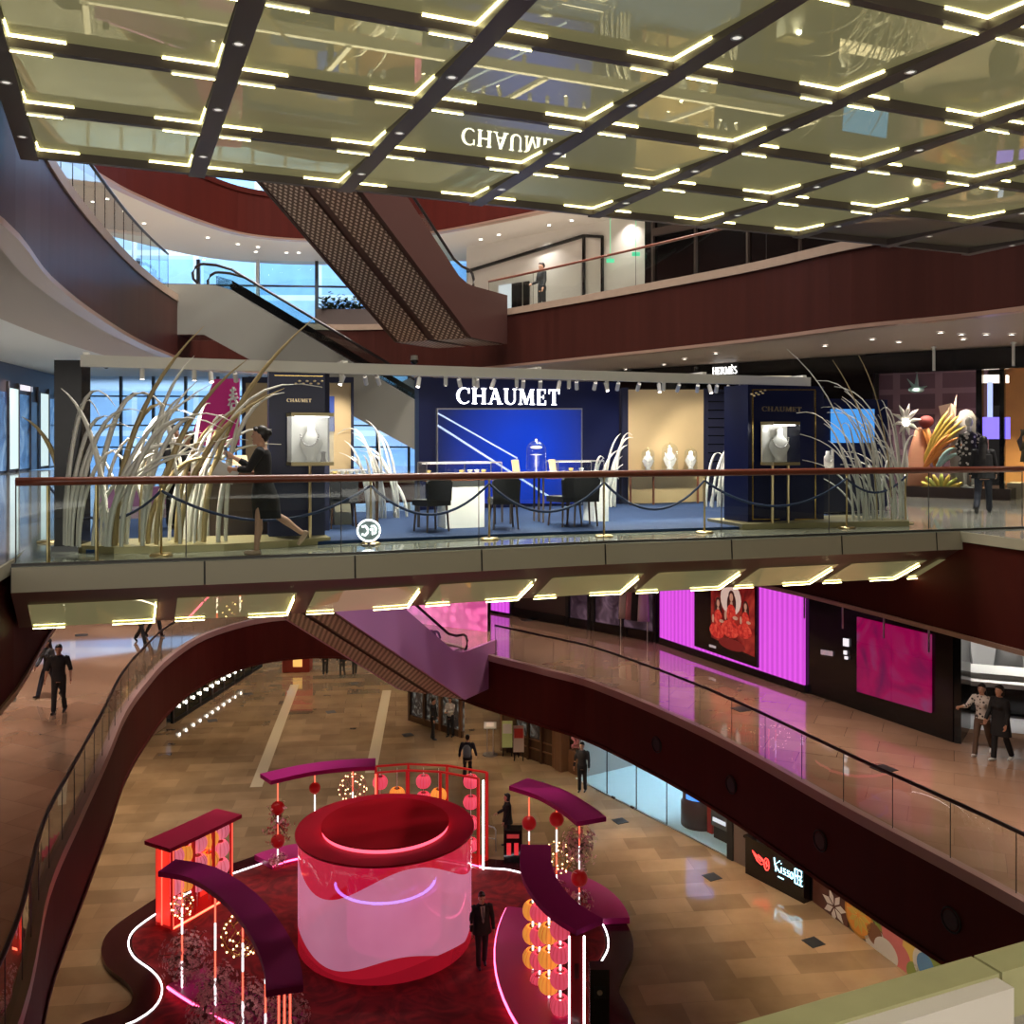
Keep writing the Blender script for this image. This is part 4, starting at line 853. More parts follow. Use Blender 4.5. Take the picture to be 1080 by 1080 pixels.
m = MB(); m.box(p+Vector((0, .4, .5)), (1.5, .8, 1.0)); m.build('counter', mat('red_counter', (.30, .03, .02), .4), t); m = MB(); m.box(p+Vector((.1, -.02, .6)), (.5, .04, .6)); m.build('front_panel', emis('golden_panel', (1, .55, .15), .9), t)
m = MB(); m.box(p+Vector((0, .8, 1.6)), (1.5, .1, 1.4)); m.build('back_board', mat('red_board', (.4, .03, .03), .4, emit=(.5, .03, .03), es=.4), t); m = MB(); m.box(p+Vector((-.35, .2, 1.1)), (.3, .2, .2)); m.build('table_sign', 'sign_white', t)
for (xa, ya, xb, yb) in ((311, 722, 270, 830), (408, 728, 391, 815)):
    a, b = G(xa, ya, .004), G(xb, yb, .004); n = Vector((-(b-a).y, (b-a).x, 0)).normalized()*.22; m = MB(); m.add([a-n, a+n, b+n, b-n], [(0, 1, 2, 3)]); struct(m.build('trim_inlay', mat('pale_stone_inlay', (.62, .52, .36), .12), autobase=False))
FB = [(224, 760, 0), (262, 732, 0), (349, 751, 0), (374, 721, 0), (430, 775, 0), (570, 827, 0), (654, 866, 0), (751, 925, 0), (858, 994, 0), (138, 792, 0), (8, 739, F2), (86, 670, F2), (555, 654, F2), (782, 748, F2), (932, 811, F2)]
FL = ['near the corner of the black glass shop', 'along the black glass shop lamps', 'in the middle of the far hall', 'at the far end of the hall', 'before the wood-framed shop under the escalator', 'behind the curved purple canopies', 'nearest the glass front of the bright shop', 'before the taupe panel left of the neon counter', 'before the food mural', 'at the foot of the curved gallery', 'on the salmon floor nearest the man in black', 'on the salmon floor behind the woman with rucksack', 'before the dark boutique', 'before the magenta wall', 'before the two women walking together']
for (px, py, z), l in zip(FB, FL):
    p = G(px, py, z); m = MB(); m.box(p+Vector((0, 0, .006)), (.42, .42, .012), R(25)); o = m.build('floor_box', 'blackmatt'); tag(o, 'small black floor outlet cover '+l, 'floor outlet', 'black floor outlet covers')

# ------------------------------------------------------------------ third floor: shops to the right
R3 = Wall((3.0, 32.7), (9.8, 26.2)); R3b = Wall((9.8, 26.2), (14.8, 22.4)); C3 = F4-1.72
struct(R3.slab(630, 914.5, F3, C3, -.2, .2).build('wall_right', 'black'))
t = thing('shop_sign', 'white glowing HERMÈS lettering on the black shop header above the beige panel', 'sign', (*hit(765, R3.A, R3.B), F3+3.2))
a, b = hit(752, R3.A, R3.B), hit(778, R3.A, R3.B); c = (a+b)/2+R3.n*.04
lettering('HERMÈS', (*c, zof(394.5, c)), (*R3.t, 0), (0, 0, 1), .22, -.04, (a-b).length).build('lettering', emis('white_letters', (1, .98, .95), 2.5), t)
R3.slab(751, 779, zof(395.5, c), zof(383, c), .0, .015).build('backing', 'blackmatt', t)
a, b = hit(804, R3.A, R3.B), hit(835, R3.A, R3.B); tag(R3.quad(804, 835, 396.5, 400.5, 396.5, 400.5, .02, .05).build('light_box', emis('cream_light', (1, .85, .62), .8)), 'small cream lit panel on the black wall behind the right navy tower', 'light')
t = thing('window_display', 'boutique display window with black header and purple backdrop beside the walking woman', 'display window', (*hit(985, R3b.A, R3b.B), F3))
R3b.slab(914.5, 1095, zof(392, hit(985, R3b.A, R3b.B)), C3, -.15, .3).build('header', 'black', t)
R3b.slab(914.5, 922, F3, C3, -.1, .2).build('mullion', 'black', t)
M['plaid'] = tiles('purple_plaid_backdrop', (.20, .11, .17), (.14, .08, .125), (.34, .22, .30), 1.2, .6, 1.1, .7)
for n in M['plaid'].node_tree.nodes:
    if n.type == 'TEX_BRICK': n.inputs['Mortar Size'].default_value = .10; n.offset = 0
    if n.type == 'MAPPING': n.inputs['Rotation'].default_value = (R(90), 0, R(0))
R3b.slab(905, 1026, F3, C3, -2.0, .05).build('backdrop', 'plaid', t)
pp = zof(525, hit(993, R3b.A, R3b.B)); R3b.slab(955, 1066, F3, F3+.28, -1.9, 1.95).build('plinth', mat('dark_plinth', (.03, .015, .015), .25), t)
R3b.slab(1023.5, 1030, F3, C3, -.9, .25).build('dark_pillar', 'black', t); R3b.slab(1054, 1059, F3, C3, -.2, .2).build('dark_pillar', 'black', t)
downlights('display_window_lamp', [(*(hit(x, R3b.A, R3b.B)-R3b.n*.7), 14.3) for x in (940, 962, 985, 1008)], 9, (1, .88, .72), .06)
struct(R3b.slab(1020, 1110, F3, C3, -5, .1).build('wall_shop', mat('amber_shop_wall', (.62, .34, .12), .5, noise=.3, nscale=1)))
downlights('amber_shop_lamp', [(*(hit(x, R3b.A, R3b.B)-R3b.n*2.4), 14.6) for x in (1030, 1055, 1080)], 45, (1, .75, .45), .08)
def dp(px, py, back): a = hit(px, R3b.A, R3b.B)-R3b.n*back; return Vector((*a, zof(py, a)))
def quill(name, label, p0, p1, n, m_, spread, back, grp, r=.06):
    t = thing(name, label, 'display prop', p0, 0, grp); ax = p1-p0; side = Vector((*R3b.t, 0))
    if side.x < 0: side = -side
    for i in range(n):
        f = (i-(n-1)/2)/max(1, n-1); e = p1+(side*.45-Vector((0, 0, .40)))*f*spread*(1 if ax.x > 0 else -1)-ax*.12*abs(f)
        pts = [p0.lerp(e, k/6)+Vector((0, 0, .16*math.sin(math.pi*k/6))) for k in range(7)]
        m = MB(); m.tube(pts, [r*.35, r*.7, r*.95, r, r*.95, r*.7, r*.2], 8); m.build('feather_rib', m_, t, True)
M['yel'] = mat('yellow_paper', (.85, .62, .12), .5); M['ora'] = mat('orange_paper', (.80, .30, .07), .5); M['teal'] = mat('pale_teal_paper', (.35, .55, .55), .5); M['peach'] = mat('peach_cloth', (.80, .38, .24), .6); M['stone'] = mat('grey_stone_prop', (.42, .40, .38), .6); M['redf'] = mat('dark_red_felt', (.22, .03, .03), .7)
quill('feather_fan', 'tall yellow feather fan in the boutique window, upper of the two yellow fans', dp(963, 496, .8), dp(1004, 438, .8), 5, 'yel', 1.0, .8, 'yellow feather fans')
quill('feather_fan', 'short yellow and orange feather fan lying below the tall yellow fan', dp(966, 497, .6), dp(1006, 461, .6), 3, 'ora', .7, .6, 'yellow feather fans', .05)
quill('feather_fan', 'pale teal feather below the yellow fans in the boutique window', dp(980, 499, .5), dp(1008, 474, .5), 2, 'teal', .4, .5, None, .06)
t = thing('striped_shell', 'yellow striped half-round shell lying on the boutique window plinth', 'display prop', dp(988, 518, .7))
for i in range(9):
    a = lerp(R(12), R(168), i/8); c0 = dp(986, 519, .7); pts = [c0+Vector((*R3b.t, 0))*(-.62*math.cos(a)*k/4)+Vector((0, 0, .48*math.sin(a)*k/4+.02)) for k in range(5)]
    m = MB(); m.tube(pts, [.02, .045, .06, .06, .03], 8); m.build('shell_rib', 'yel' if i % 2 else mat('yellow_green_paper', (.62, .62, .15), .5), t, True)
p0 = dp(958, 519, .9); t = thing('peach_gown', 'peach and orange flared gown figure at the left of the boutique window', 'display prop', p0)
m = MB(); m.etube([(p0+Vector((0, 0, .1)), (.42, 0, 0), (0, .3, 0)), (p0+Vector((.02, 0, .6)), (.34, 0, 0), (0, .26, 0)), (p0+Vector((.04, 0, 1.2)), (.24, 0, 0), (0, .2, 0)), (p0+Vector((.06, 0, 1.7)), (.12, 0, 0), (0, .1, 0)), (p0+Vector((.06, 0, 1.8)), (.04, 0, 0), (0, .04, 0))], 18); m.build('skirt', 'peach', t, True)
m = MB(); m.tube([p0+Vector((.15, -.2, 1.75)), p0+Vector((.35, -.2, 1.2)), p0+Vector((.5, -.2, .6))], [.09, .11, .09], 8); m.build('sleeve', 'ora', t, True)
m = MB(); m.sphere(p0+Vector((.18, -.15, 1.95)), .2, 14, 9, (1, .9, .85)); m.build('hood', 'redf', t, True)
p0 = dp(1009, 519, 1.1); m = MB(); m.lathe([(.001, .02), (.34, .02), (.42, .6), (.40, 1.4), (.30, 1.95), (.15, 2.2), (.001, 2.25)], p0, 20, sx=1, sy=.7); tag(m.build('stone_prop', 'stone', None, True), 'tall rounded grey stone shape behind the yellow fans', 'display prop')
p0 = dp(990, 440, .9); m = MB(); m.add([p0+Vector(v) for v in ((-.22, 0, .3), (.05, -.15, .38), (.25, 0, .25), (.2, -.1, -.05), (0, -.12, -.32), (-.12, .05, -.1), (0, .2, .1))], [(0, 1, 5), (1, 2, 3), (1, 3, 4), (1, 4, 5), (0, 5, 6), (2, 3, 6), (3, 4, 6), (4, 5, 6), (0, 6, 1), (1, 6, 2)])
m.tube([p0+Vector((.2, 0, .25)), p0+Vector((.27, 0, .6))], [.05, .005], 6); tag(m.build('paper_mask', mat('pale_peach_paper', (.8, .55, .42), .5)), 'folded paper animal mask hanging above the yellow fan tips', 'display prop')
p0 = dp(956, 411, 1.0); m = MB(); m.sphere(p0, .16, 12, 8, (1.4, .8, .6)); m.tube([p0, p0+Vector((-.25, 0, .3))], [.07, .01], 6); m.tube([p0, p0+Vector((.02, 0, .45))], [.08, .01], 6); m.tube([p0, p0+Vector((.3, 0, .1))], [.07, .01], 6); tag(m.build('paper_bird', 'teal', None, True), 'small teal paper bird hanging high in the boutique window', 'display prop')
p0 = dp(948, 519, .6); t = thing('flower_figure', 'tall white flower figure with long petals beside the grass blades', 'display prop', p0)
m = MB(); m.tube([p0+Vector((0, 0, .02)), p0+Vector((.05, 0, .8)), p0+Vector((-.05, 0, 1.6)), p0+Vector((0, 0, 1.9))], [.06, .05, .04, .03], 8); m.build('stem', 'whitepaint', t, True)
for i in range(9):
    a = 2*math.pi*i/9; q = p0+Vector((0, 0, 1.9)); m = MB(); m.tube([q, q+Vector((math.cos(a)*.22, -.1, math.sin(a)*.25+.1)), q+Vector((math.cos(a)*.42, -.12, math.sin(a)*.45+.1))], [.03, .06, .008], 6); m.build('petal', 'whitepaint', t, True)
m = MB(); m.sphere(p0+Vector((0, -.06, 1.92)), .09, 10, 7); m.build('flower_centre', 'lamp', t, True)
t = thing('video_screen', 'violet blue lit screen behind the walking woman at the boutique entrance', 'screen', dp(1047, 463, .4))
R3b.quad(1033, 1062, 440, 463, 440, 463, -.45, .05).build('screen', emis('violet_screen', (.22, .16, .95), 1.5), t); R3b.quad(1037, 1042.5, 403, 440, 403, 440, -.55, .04).build('light_band', emis('pale_blue_band', (.45, .55, 1), 1.2), t)
tag(R3b.quad(1028, 1055, 396, 404, 396, 404, -1.2, .3).build('light_box', emis('warm_light_box', (1, .85, .7), 2.)), 'warm white light box high inside the boutique entrance', 'light')
# mannequins
def mannequin(label, p, cloth, seedv):
    t = thing('mannequin', label, 'mannequin', p); z = p
    m = MB(); m.sphere(p+Vector((0, 0, 1.72)), .11, 14, 10, (.85, .95, 1.2)); m.tube([p+Vector((0, 0, 1.42)), p+Vector((0, 0, 1.64))], .05, 8)
    for sx in (-.1, .1): m.tube([p+Vector((sx, 0, .04)), p+Vector((sx, 0, .45)), p+Vector((sx*.9, 0, .85))], [.04, .05, .07], 8); m.sphere(p+Vector((sx, -.05, .04)), .07, 8, 6, (.7, 1.5, .5))
    m.build('body', 'whitepaint', t, True)
    m = MB(); m.etube([(p+Vector((0, 0, .55)), (.27, 0, 0), (0, .2, 0)), (p+Vector((0, 0, .95)), (.22, 0, 0), (0, .16, 0)), (p+Vector((0, 0, 1.15)), (.17, 0, 0), (0, .12, 0)), (p+Vector((0, 0, 1.38)), (.22, 0, 0), (0, .12, 0)), (p+Vector((0, 0, 1.46)), (.08, 0, 0), (0, .07, 0))], 16)
    for sx in (-1, 1): m.tube([p+Vector((sx*.2, 0, 1.38)), p+Vector((sx*.3, 0, 1.1)), p+Vector((sx*.28, -.08, .85))], [.08, .07, .06], 8)
    m.build('dress', cloth, t, True); m = MB(); m.lathe([(.001, .02), (.2, .02), (.2, 0)], p, 16); m.build('base', 'steel', t)
def spots(name, c0, c1, k):
    m = mat(name, c0, .7); nt = m.node_tree; tc = nt.nodes.new('ShaderNodeTexCoord'); v = nt.nodes.new('ShaderNodeTexVoronoi'); v.inputs['Scale'].default_value = k
    cr = nt.nodes.new('ShaderNodeValToRGB'); cr.color_ramp.interpolation = 'CONSTANT'; e = cr.color_ramp.elements; e[0].color = (*c1, 1); e[1].position = .36; e[1].color = (*c0, 1)
    nt.links.new(tc.outputs['Object'], v.inputs['Vector']); nt.links.new(v.outputs['Distance'], cr.inputs[0]); nt.links.new(cr.outputs[0], nt.nodes['Principled BSDF'].inputs['Base Color']); return m
M['bwprint'] = spots('black_white_print', (.012, .012, .014), (.7, .68, .66), 9)
mannequin('white-headed mannequin in black and white print dress on the boutique plinth', Vector((*(hit(1020, R3b.A, R3b.B)-R3b.n*.22), F3+.28)), 'bwprint', 1)
mannequin('mannequin in a dark green dress inside the amber boutique at the frame edge', Vector((*(hit(1079, R3b.A, R3b.B)-R3b.n*1.2), F3+.4)), mat('olive_dress', (.10, .10, .06), .7), 2)
m = MB(); c = hit(1079, R3b.A, R3b.B)-R3b.n*1.2; m.box((c.x, c.y, F3+.2), (1.0, .9, .4), R(-37)); tag(m.build('display_plinth', 'cream'), 'pale plinth under the green-dressed mannequin in the amber boutique', 'plinth')
# gallery downlights and hanging rods
spot_px = [(920, 357), (948, 360), (1014, 352), (1016, 357), (1040, 352), (1067, 352), (992, 350), (700, 384), (722, 378), (660, 389), (755, 372), (870, 364)]
pr = None
for i, (px, py) in enumerate(spot_px):
    d = (F4-1.7-ZC)*1000/(463-py); p = Vector(((px-540)*d/1000, d, F4-1.725)); t = thing('ceiling_downlight', 'round recessed downlight in the pale soffit above the right shops', 'downlight', p, 0, 'recessed downlights above the right shops')
    if pr is None:
        m = MB(); m.lathe([(.001, 0), (.06, 0)], p, 12); m.build('lens', 'lamp', t); m = MB(); m.lathe([(.06, -.005), (.09, -.005), (.09, .02)], p, 14); m.build('trim_ring', 'steel', t); pr = t
    else:
        for c in pr.children: c2 = c.copy(); COL.objects.link(c2); c2.parent = t
for i, (px, y1) in enumerate(((997, 391), (1078, 386))):
    p = hit(px, R3b.A, R3b.B)+R3b.n*1.2; m = MB(); m.tube([(*p, F4-1.7), (*p, zof(y1, p))], .035, 8); m.lathe([(.001, 0), (.07, 0), (.07, .03)], (*p, F4-1.74), 10); tag(m.build('hanging_rod', 'whitepaint'), ('white rod hanging before the black header over the yellow display', 'white rod hanging before the amber boutique at the frame edge')[i], 'rod', 'white rods hanging at the right shops')
# upper gallery ceiling downlights (far left and right)
L5 = [(98, 212), (113, 209), (131, 222), (219, 250), (251, 257), (272, 260), (215, 273), (270, 265), (302, 266), (315, 266), (507, 252), (526, 247), (579, 237), (603, 232), (578, 248), (152, 235)]
pr = None
for px, py in L5:
    d = (F5-1.7-ZC)*1000/(463-py); p = Vector(((px-540)*d/1000, d, F5-1.73)); t = thing('ceiling_downlight', 'round recessed downlight in the white ceiling of the top gallery', 'downlight', p, 0, 'recessed downlights in the top gallery ceiling')
    if pr is None:
        m = MB(); m.lathe([(.001, 0), (.07, 0)], p, 12); m.build('lens', 'lamp', t); m = MB(); m.lathe([(.07, -.005), (.1, -.005), (.1, .02)], p, 14); m.build('trim_ring', 'steel', t); pr = t
    else:
        for c in pr.children: c2 = c.copy(); COL.objects.link(c2); c2.parent = t
# fascia portholes on the second floor edge
for i, (px, py) in enumerate(((684, 793), (768, 831), (872, 884), (1010, 966))):
    c = offs(CUR[2], -.01); q = min(c, key=lambda p: abs((p.x/p.y*1000+540)-px)+(0 if p.y > 10 and p.x > 0 else 9e9)); k = [j for j in range(len(c)) if c[j] is q][0]
    tt = (c[(k+1) % len(c)]-c[k-1]).normalized(); n = Vector((-tt.y, tt.x)); n = n if n.dot(CEN-q) > 0 else -n; qq = q+n*.01
    z = F2-.95; prr = [Vector((*qq, z))+Vector((*tt, 0))*(math.cos(2*math.pi*j/20)*.2)+Vector((0, 0, .2*math.sin(2*math.pi*j/20))) for j in range(20)]
    t = thing('wall_speaker', ('round black speaker in the dark cladding above the bright shop', 'round black speaker in the dark cladding below the crimson video wall', 'round black speaker in the dark cladding above the taupe panel', 'round black speaker in the dark cladding nearest the near kerb')[i], 'speaker', (*qq, z), 0, 'round speakers in the dark cladding')
    m = MB(); m.tube(prr, .018, 6, closed=True); m.build('ring', 'blackmatt', t); m = MB(); m.extr([Vector((*qq, z))+(p-Vector((*qq, z)))*.8 for p in prr], Vector((*n, 0))*.01); m.build('grille', 'blackmatt', t)
# left third-floor shops
SLW = Wall((-23, 42.5), (-25, 52))
for k, (x0, x1, l) in enumerate(((7, 17, 'white glowing vertical light panel on the left shopfront, nearer one'), (40, 49, 'white glowing vertical light panel beside the dark shop door on the left'))):
    t = thing('wall_light', l, 'light panel', (*hit((x0+x1)/2, SLW.A, SLW.B), F3)); SLW.slab(x0, x1, F3+.15, F3+3.9, .02, .08).build('panel', emis('pale_panel_light', (.72, .88, .85), .9), t); SLW.slab(x0-.6, x0, F3, F3+4, .02, .12).build('frame', 'frame_dark', t); SLW.slab(x1, x1+.6, F3, F3+4, .02, .12).build('frame', 'frame_dark', t)
t = thing('glass_shopfront', 'blue tinted glass shopfronts along the far left of the bridge floor', 'shopfront', (*hit(30, SLW.A, SLW.B), F3))
M['bluewin'] = blotch('blue_shop_window', [(.01, .03, .08), (.05, .14, .30), (.30, .45, .60)], .55, .7)
for x0, x1 in ((-20, 6), (18, 30), (50, 58)): SLW.slab(x0, x1, F3+.1, F3+3.7, .0, .04).build('window', 'bluewin', t)
SLW.slab(31, 38, F3, F3+3.4, .02, .06).build('dark_door', mat('brown_black_door', (.03, .02, .015), .3), t)
for x in (6.4, 17.6, 30.5, 38.5, 50): SLW.slab(x-.4, x+.4, F3, F3+4.2, .02, .1).build('mullion', 'frame_dark', t)
m = SLW.slab(20, 32, F3+3.9, F3+4.15, .05, .05); tag(m.build('shop_sign', 'sign_white'), 'small white sign over the dark shop door on the far left', 'sign')
# ------------------------------------------------------------------ the jewellery stand on the bridge
M['navy'] = mat('navy_lacquer', (.008, .012, .055), .3, spec=.3); M['navy_matt'] = mat('navy_velvet', (.008, .011, .04), .6)
M['carpet_blue'] = mat('blue_carpet', (.007, .030, .098), .95, noise=.25, nscale=30)
M['beige_fabric'] = mat('beige_backdrop', (.62, .47, .26), .6, noise=.05, nscale=3); M['plinth_olive'] = mat('olive_brass_plinth', (.34, .29, .15), .35, .5)
M['white_letters2'] = emis('white_halo_letters', (1, 1, .98), 5); M['goldletters'] = mat('gold_letters', (.80, .66, .42), .3, .9)
M['white_gloss'] = mat('white_gloss', (.82, .84, .82), .2); M['wood_red'] = wood('red_brown_table_wood', (.20, .065, .03), .3, .5, 10, .3); M['chairblack'] = mat('black_upholstery', (.012, .013, .018), .7)
M['case_light'] = emis('case_light', (1, .95, .88), 1.6)
FZ = F3+.05
# carpet
pts = [(-.35, 14.05), (.5, 13.8), (3.4, 13.9), (6.4, 13.85), (9.4, 13.5), (12.9, 13.1), (13.4, 19.2), (-.35, 19.2)]
m = MB(); m.prism([tuple(UV(u, v).xy) for v, u in pts], F3+.003, FZ); tag(m.build('carpet', 'carpet_blue'), 'deep blue carpet under the jewellery stand', 'carpet')
def wood_plinth(label, pts):
    m = MB(); m.prism([tuple(UV(u, v).xy) for v, u in pts], F3+.003, F3+.10); return tag(m.build('plinth', 'plinth_olive'), label, 'plinth')
wood_plinth('curved olive brass plinth under the left clump of tall paper grass', [(-.55, 14.6), (-.4, 14.15), (.0, 13.85), (.5, 13.68), (1.4, 13.60), (2.3, 13.72), (2.95, 13.95), (2.95, 14.6), (1.5, 14.8), (.2, 14.9)])
wood_plinth('olive brass plinth under the right navy tower and grass', [(9.85, 13.35), (11.0, 13.2), (12.2, 12.95), (12.95, 12.72), (13.2, 13.0), (12.9, 14.2), (10.0, 14.6)])
def vbox(mb, v0, v1, u0, u1, z0, z1): return mb.prism([tuple(UV(u, v).xy) for u, v in ((u0, v0), (u0, v1), (u1, v1), (u1, v0))], z0, z1)
def face(mb, px0, px1, y0, y1, u, th):  # box on the plane u=const between survey columns
    a = UV(u, 0).xy; b = UV(u, 1).xy
    p, q = hit(px0, a, b), hit(px1, a, b); n = Vector((-UX, -UY)); mb.extr([(*p, zof(y1, p)), (*q, zof(y1, q)), (*q, zof(y0, q)), (*p, zof(y0, p))], Vector((*n, 0))*th); return mb
def von(px, u): a, b = UV(u, 0).xy, UV(u, 1).xy; p = hit(px, a, b); return p.x*VX+p.y*VY
def at(px, u, z=FZ): a, b = UV(u, 0).xy, UV(u, 1).xy; return Vector((*hit(px, a, b), z))
# main backdrop with lit sign and blue screen
UB = 19.3
t = thing('sign_backdrop', 'navy backdrop wall with glowing white CHAUMET sign and blue screen', 'backdrop wall', at(545, UB))
m = MB(); vbox(m, von(441, UB), von(653, UB), UB, UB+.25, F3+.003, F3+2.86); m.build('wall_panel', 'navy', t)
m = MB(); vbox(m, von(441, UB-.06), von(456, UB-.06), UB-.12, UB-.003, FZ, F3+2.86); m.build('side_pilaster', 'navy', t)
def ledblue():
    m = bpy.data.materials.new('blue_video'); m.use_nodes = True; nt = m.node_tree; b = nt.nodes['Principled BSDF']; L = nt.links.new
    tc = nt.nodes.new('ShaderNodeTexCoord'); g = nt.nodes.new('ShaderNodeTexGradient'); g.gradient_type = 'SPHERICAL'; mp = nt.nodes.new('ShaderNodeMapping'); mp.inputs['Location'].default_value = (-.05, -.05, -.55); mp.inputs['Scale'].default_value = (.45, .45, .45)
    cr = nt.nodes.new('ShaderNodeValToRGB'); e = cr.color_ramp.elements; e[0].position = .1; e[0].color = (.010, .018, .09, 1); e[1].position = .75; e[1].color = (.004, .05, .62, 1)
    L(tc.outputs['Object'], mp.inputs[0]); L(mp.outputs[0], g.inputs[0]); L(g.outputs[0], cr.inputs[0]); L(cr.outputs[0], b.inputs['Emission Color']); b.inputs['Emission Strength'].default_value = 1.0
    b.inputs['Base Color'].default_value = (.005, .006, .02, 1); b.inputs['Roughness'].default_value = .2; return m
m = MB(); face(m, 461, 612, 432, 531, UB, .05); m.build('screen', ledblue(), t)
m = MB(); face(m, 460, 613, 430.6, 432, UB, .06); face(m, 460, 461, 431, 532, UB, .06); face(m, 612, 613, 431, 532, UB, .06); m.build('screen_frame', 'steel', t)
def chain(x0, y0, x1, y1, r, n):
    m = MB()
    for i in range(n):
        p = at(lerp(x0, x1, i/(n-1)), UB-.055); p.z = zof(lerp(y0, y1, i/(n-1)), p); m.sphere(p, r, 6, 4, (1, .4, 1))
    m.build('printed_pearl_chain', emis('screen_pearls', (.55, .68, .95), .9), t)
chain(462, 436, 545, 483, .020, 62); chain(462, 449, 584, 527, .027, 74)
c = at(537.5, UB-.02); w_ = (at(592, UB)-at(483, UB)).length
lettering('CHAUMET', (c.x, c.y, zof(426.5, c)), (VX, VY, 0), (0, 0, 1), .345, -.05, w_, .09).build('sign_lettering', 'white_letters2', t)
# beige panels
t = thing('backdrop_screen', 'lit beige backdrop panel with black edge behind the three bell jars', 'panel', at(700, 19.4))
m = MB(); face(m, 661, 741, 411, 533, 19.3, .06); m.build('panel_face', 'beige_fabric', t)
m = MB(); face(m, 655, 661, 409, 534, 19.28, .07); face(m, 741, 745, 410, 533, 19.28, .07); m.build('black_edge', 'navy_matt', t)
t = thing('slatted_screen', 'dark slatted panel between the beige panel and the right navy tower', 'panel', at(768, 19.3))
m = MB(); face(m, 746, 800, 411, 532, 19.3, .05); m.build('panel_face', 'navy_matt', t); m = MB(); face(m, 616, 655, 410, 532, 19.6, .05); m.build('panel_face', 'navy_matt', t)
for i in range(12):
    m = MB(); face(m, 746, 800, 414+9*i, 415+9*i, 19.25, .012); m.build('slat_joint', 'black', t)
t = thing('backdrop_screen', 'lit beige backdrop panel with navy frame behind the left navy tower', 'panel', at(315, 18.3))
m = MB(); face(m, 258, 370, 404, 545, 18.3, .06); m.build('panel_face', 'beige_fabric', t)
m = MB(); face(m, 255, 258.5, 398, 546, 18.28, .09); face(m, 369.5, 372, 402, 546, 18.28, .09); face(m, 255, 372, 398, 404, 18.28, .09); m.build('navy_frame', 'navy_matt', t)
m = MB(); face(m, 330, 352, 418, 455, 18.2, .05); m.build('blue_picture', mat('blue_picture', (.02, .05, .25), .3, emit=(.01, .03, .18), es=.6), t)
# dark end pillar
t = thing('black_totem', 'glossy black pillar at the left end of the jewellery stand', 'pillar', UV(15.2, -.55, F3))
m = MB(); c = at(76.5, 14.55); m.box((c.x, c.y, F3+1.32), (.36, .36, 2.63), BR-.3); m.build('shaft', mat('black_stone_pillar', (.010, .010, .012), .16, spec=.18, noise=.6, nscale=5), t)
m = MB(); m.box((c.x, c.y, F3+.04), (.42, .42, .08), BR-.3); m.build('base', 'black', t)
# ceiling beam with spotlights
t = thing('light_rig', 'long cream lighting beam with small spotlights above the jewellery stand', 'light beam', UV(15.3, 6.5, F3+2.7))
m = MB(); vbox(m, -.42, 11.9, 14.05, 14.17, F3+2.53, F3+2.69); m.build('front_beam', 'whitepaint', t)
m = MB(); vbox(m, -.42, 11.9, 15.9, 16.0, F3+2.68, F3+2.78); m.build('rear_beam', 'whitepaint', t)
for v in (-.35, 3.2, 6.4, 9.6, 11.8): m = MB(); vbox(m, v-.04, v+.04, 14.1, 16.0, F3+2.66, F3+2.73); m.build('cross_tie', 'whitepaint', t)
for v in (3.22, 11.7): m = MB(); vbox(m, v-.04, v+.04, 15.5, 15.58, FZ, F3+2.66); m.build('support_post', 'navy_matt', t)
spl = bpy.data.lights.new('track_spot', 'SPOT'); spl.energy = 330; spl.color = (1, .90, .74); spl.spot_size = R(58); spl.spot_blend = .5; spl.shadow_soft_size = .05
for i, px in enumerate((222, 248, 343, 362, 385, 398, 442, 484, 503, 521, 552, 570, 590, 608, 628, 639, 652, 674, 695, 716, 736, 748, 756, 780, 768)):
    c = at(px, 15.9, F3+2.60); d = Vector((random.uniform(-.25, .25), 1, -1.1)) if i % 3 else Vector((random.uniform(-.4, .4), -.4, -1.1)); d.normalize()
    m = MB(); m.tube([c+Vector((0, 0, .08)), c], .018, 6); m.tube([c-d*.02, c+d*.15], .038, 10); o = m.build('spotlight', 'whitepaint', t)
    m = MB(); q = c+d*.152; m.tube([q, q+d*.004], .03, 10); l_ = m.build('spot_lens', 'lamp', o)
    if i % 2 == 0:
        lo = bpy.data.objects.new('track_spot', spl); COL.objects.link(lo); lo.location = c+d*.2
        tgt = at(px, 18.6 if i % 4 else 14.6, F3+1.0); lo.rotation_euler = (tgt-lo.location).to_track_quat('-Z', 'Y').to_euler()
for k, px in enumerate((470, 500, 545, 600, 640, 700, 360, 150, 205, 915, 300, 830)):  # extra spotlights added to brighten the desk fronts and left grass
    c = at(px, 14.1, F3+2.50) if k < 8 or k == 8 else at(px, 13.2, F3+2.9); tgt = at(px, 15.3 if k < 7 else 14.3, F3+.7)
    if k < 9:
        d = (tgt-c).normalized(); m = MB(); m.tube([c+Vector((0, 0, .04)), c], .018, 6); m.tube([c-d*.02, c+d*.12], .034, 10); o = m.build('spotlight', 'whitepaint', t); m = MB(); q = c+d*.122; m.tube([q, q+d*.004], .027, 10); m.build('spot_lens', 'lamp', o)
        lo = bpy.data.objects.new('track_spot', spl); COL.objects.link(lo); lo.location = c+d*.17; lo.rotation_euler = (tgt-lo.location).to_track_quat('-Z', 'Y').to_euler()
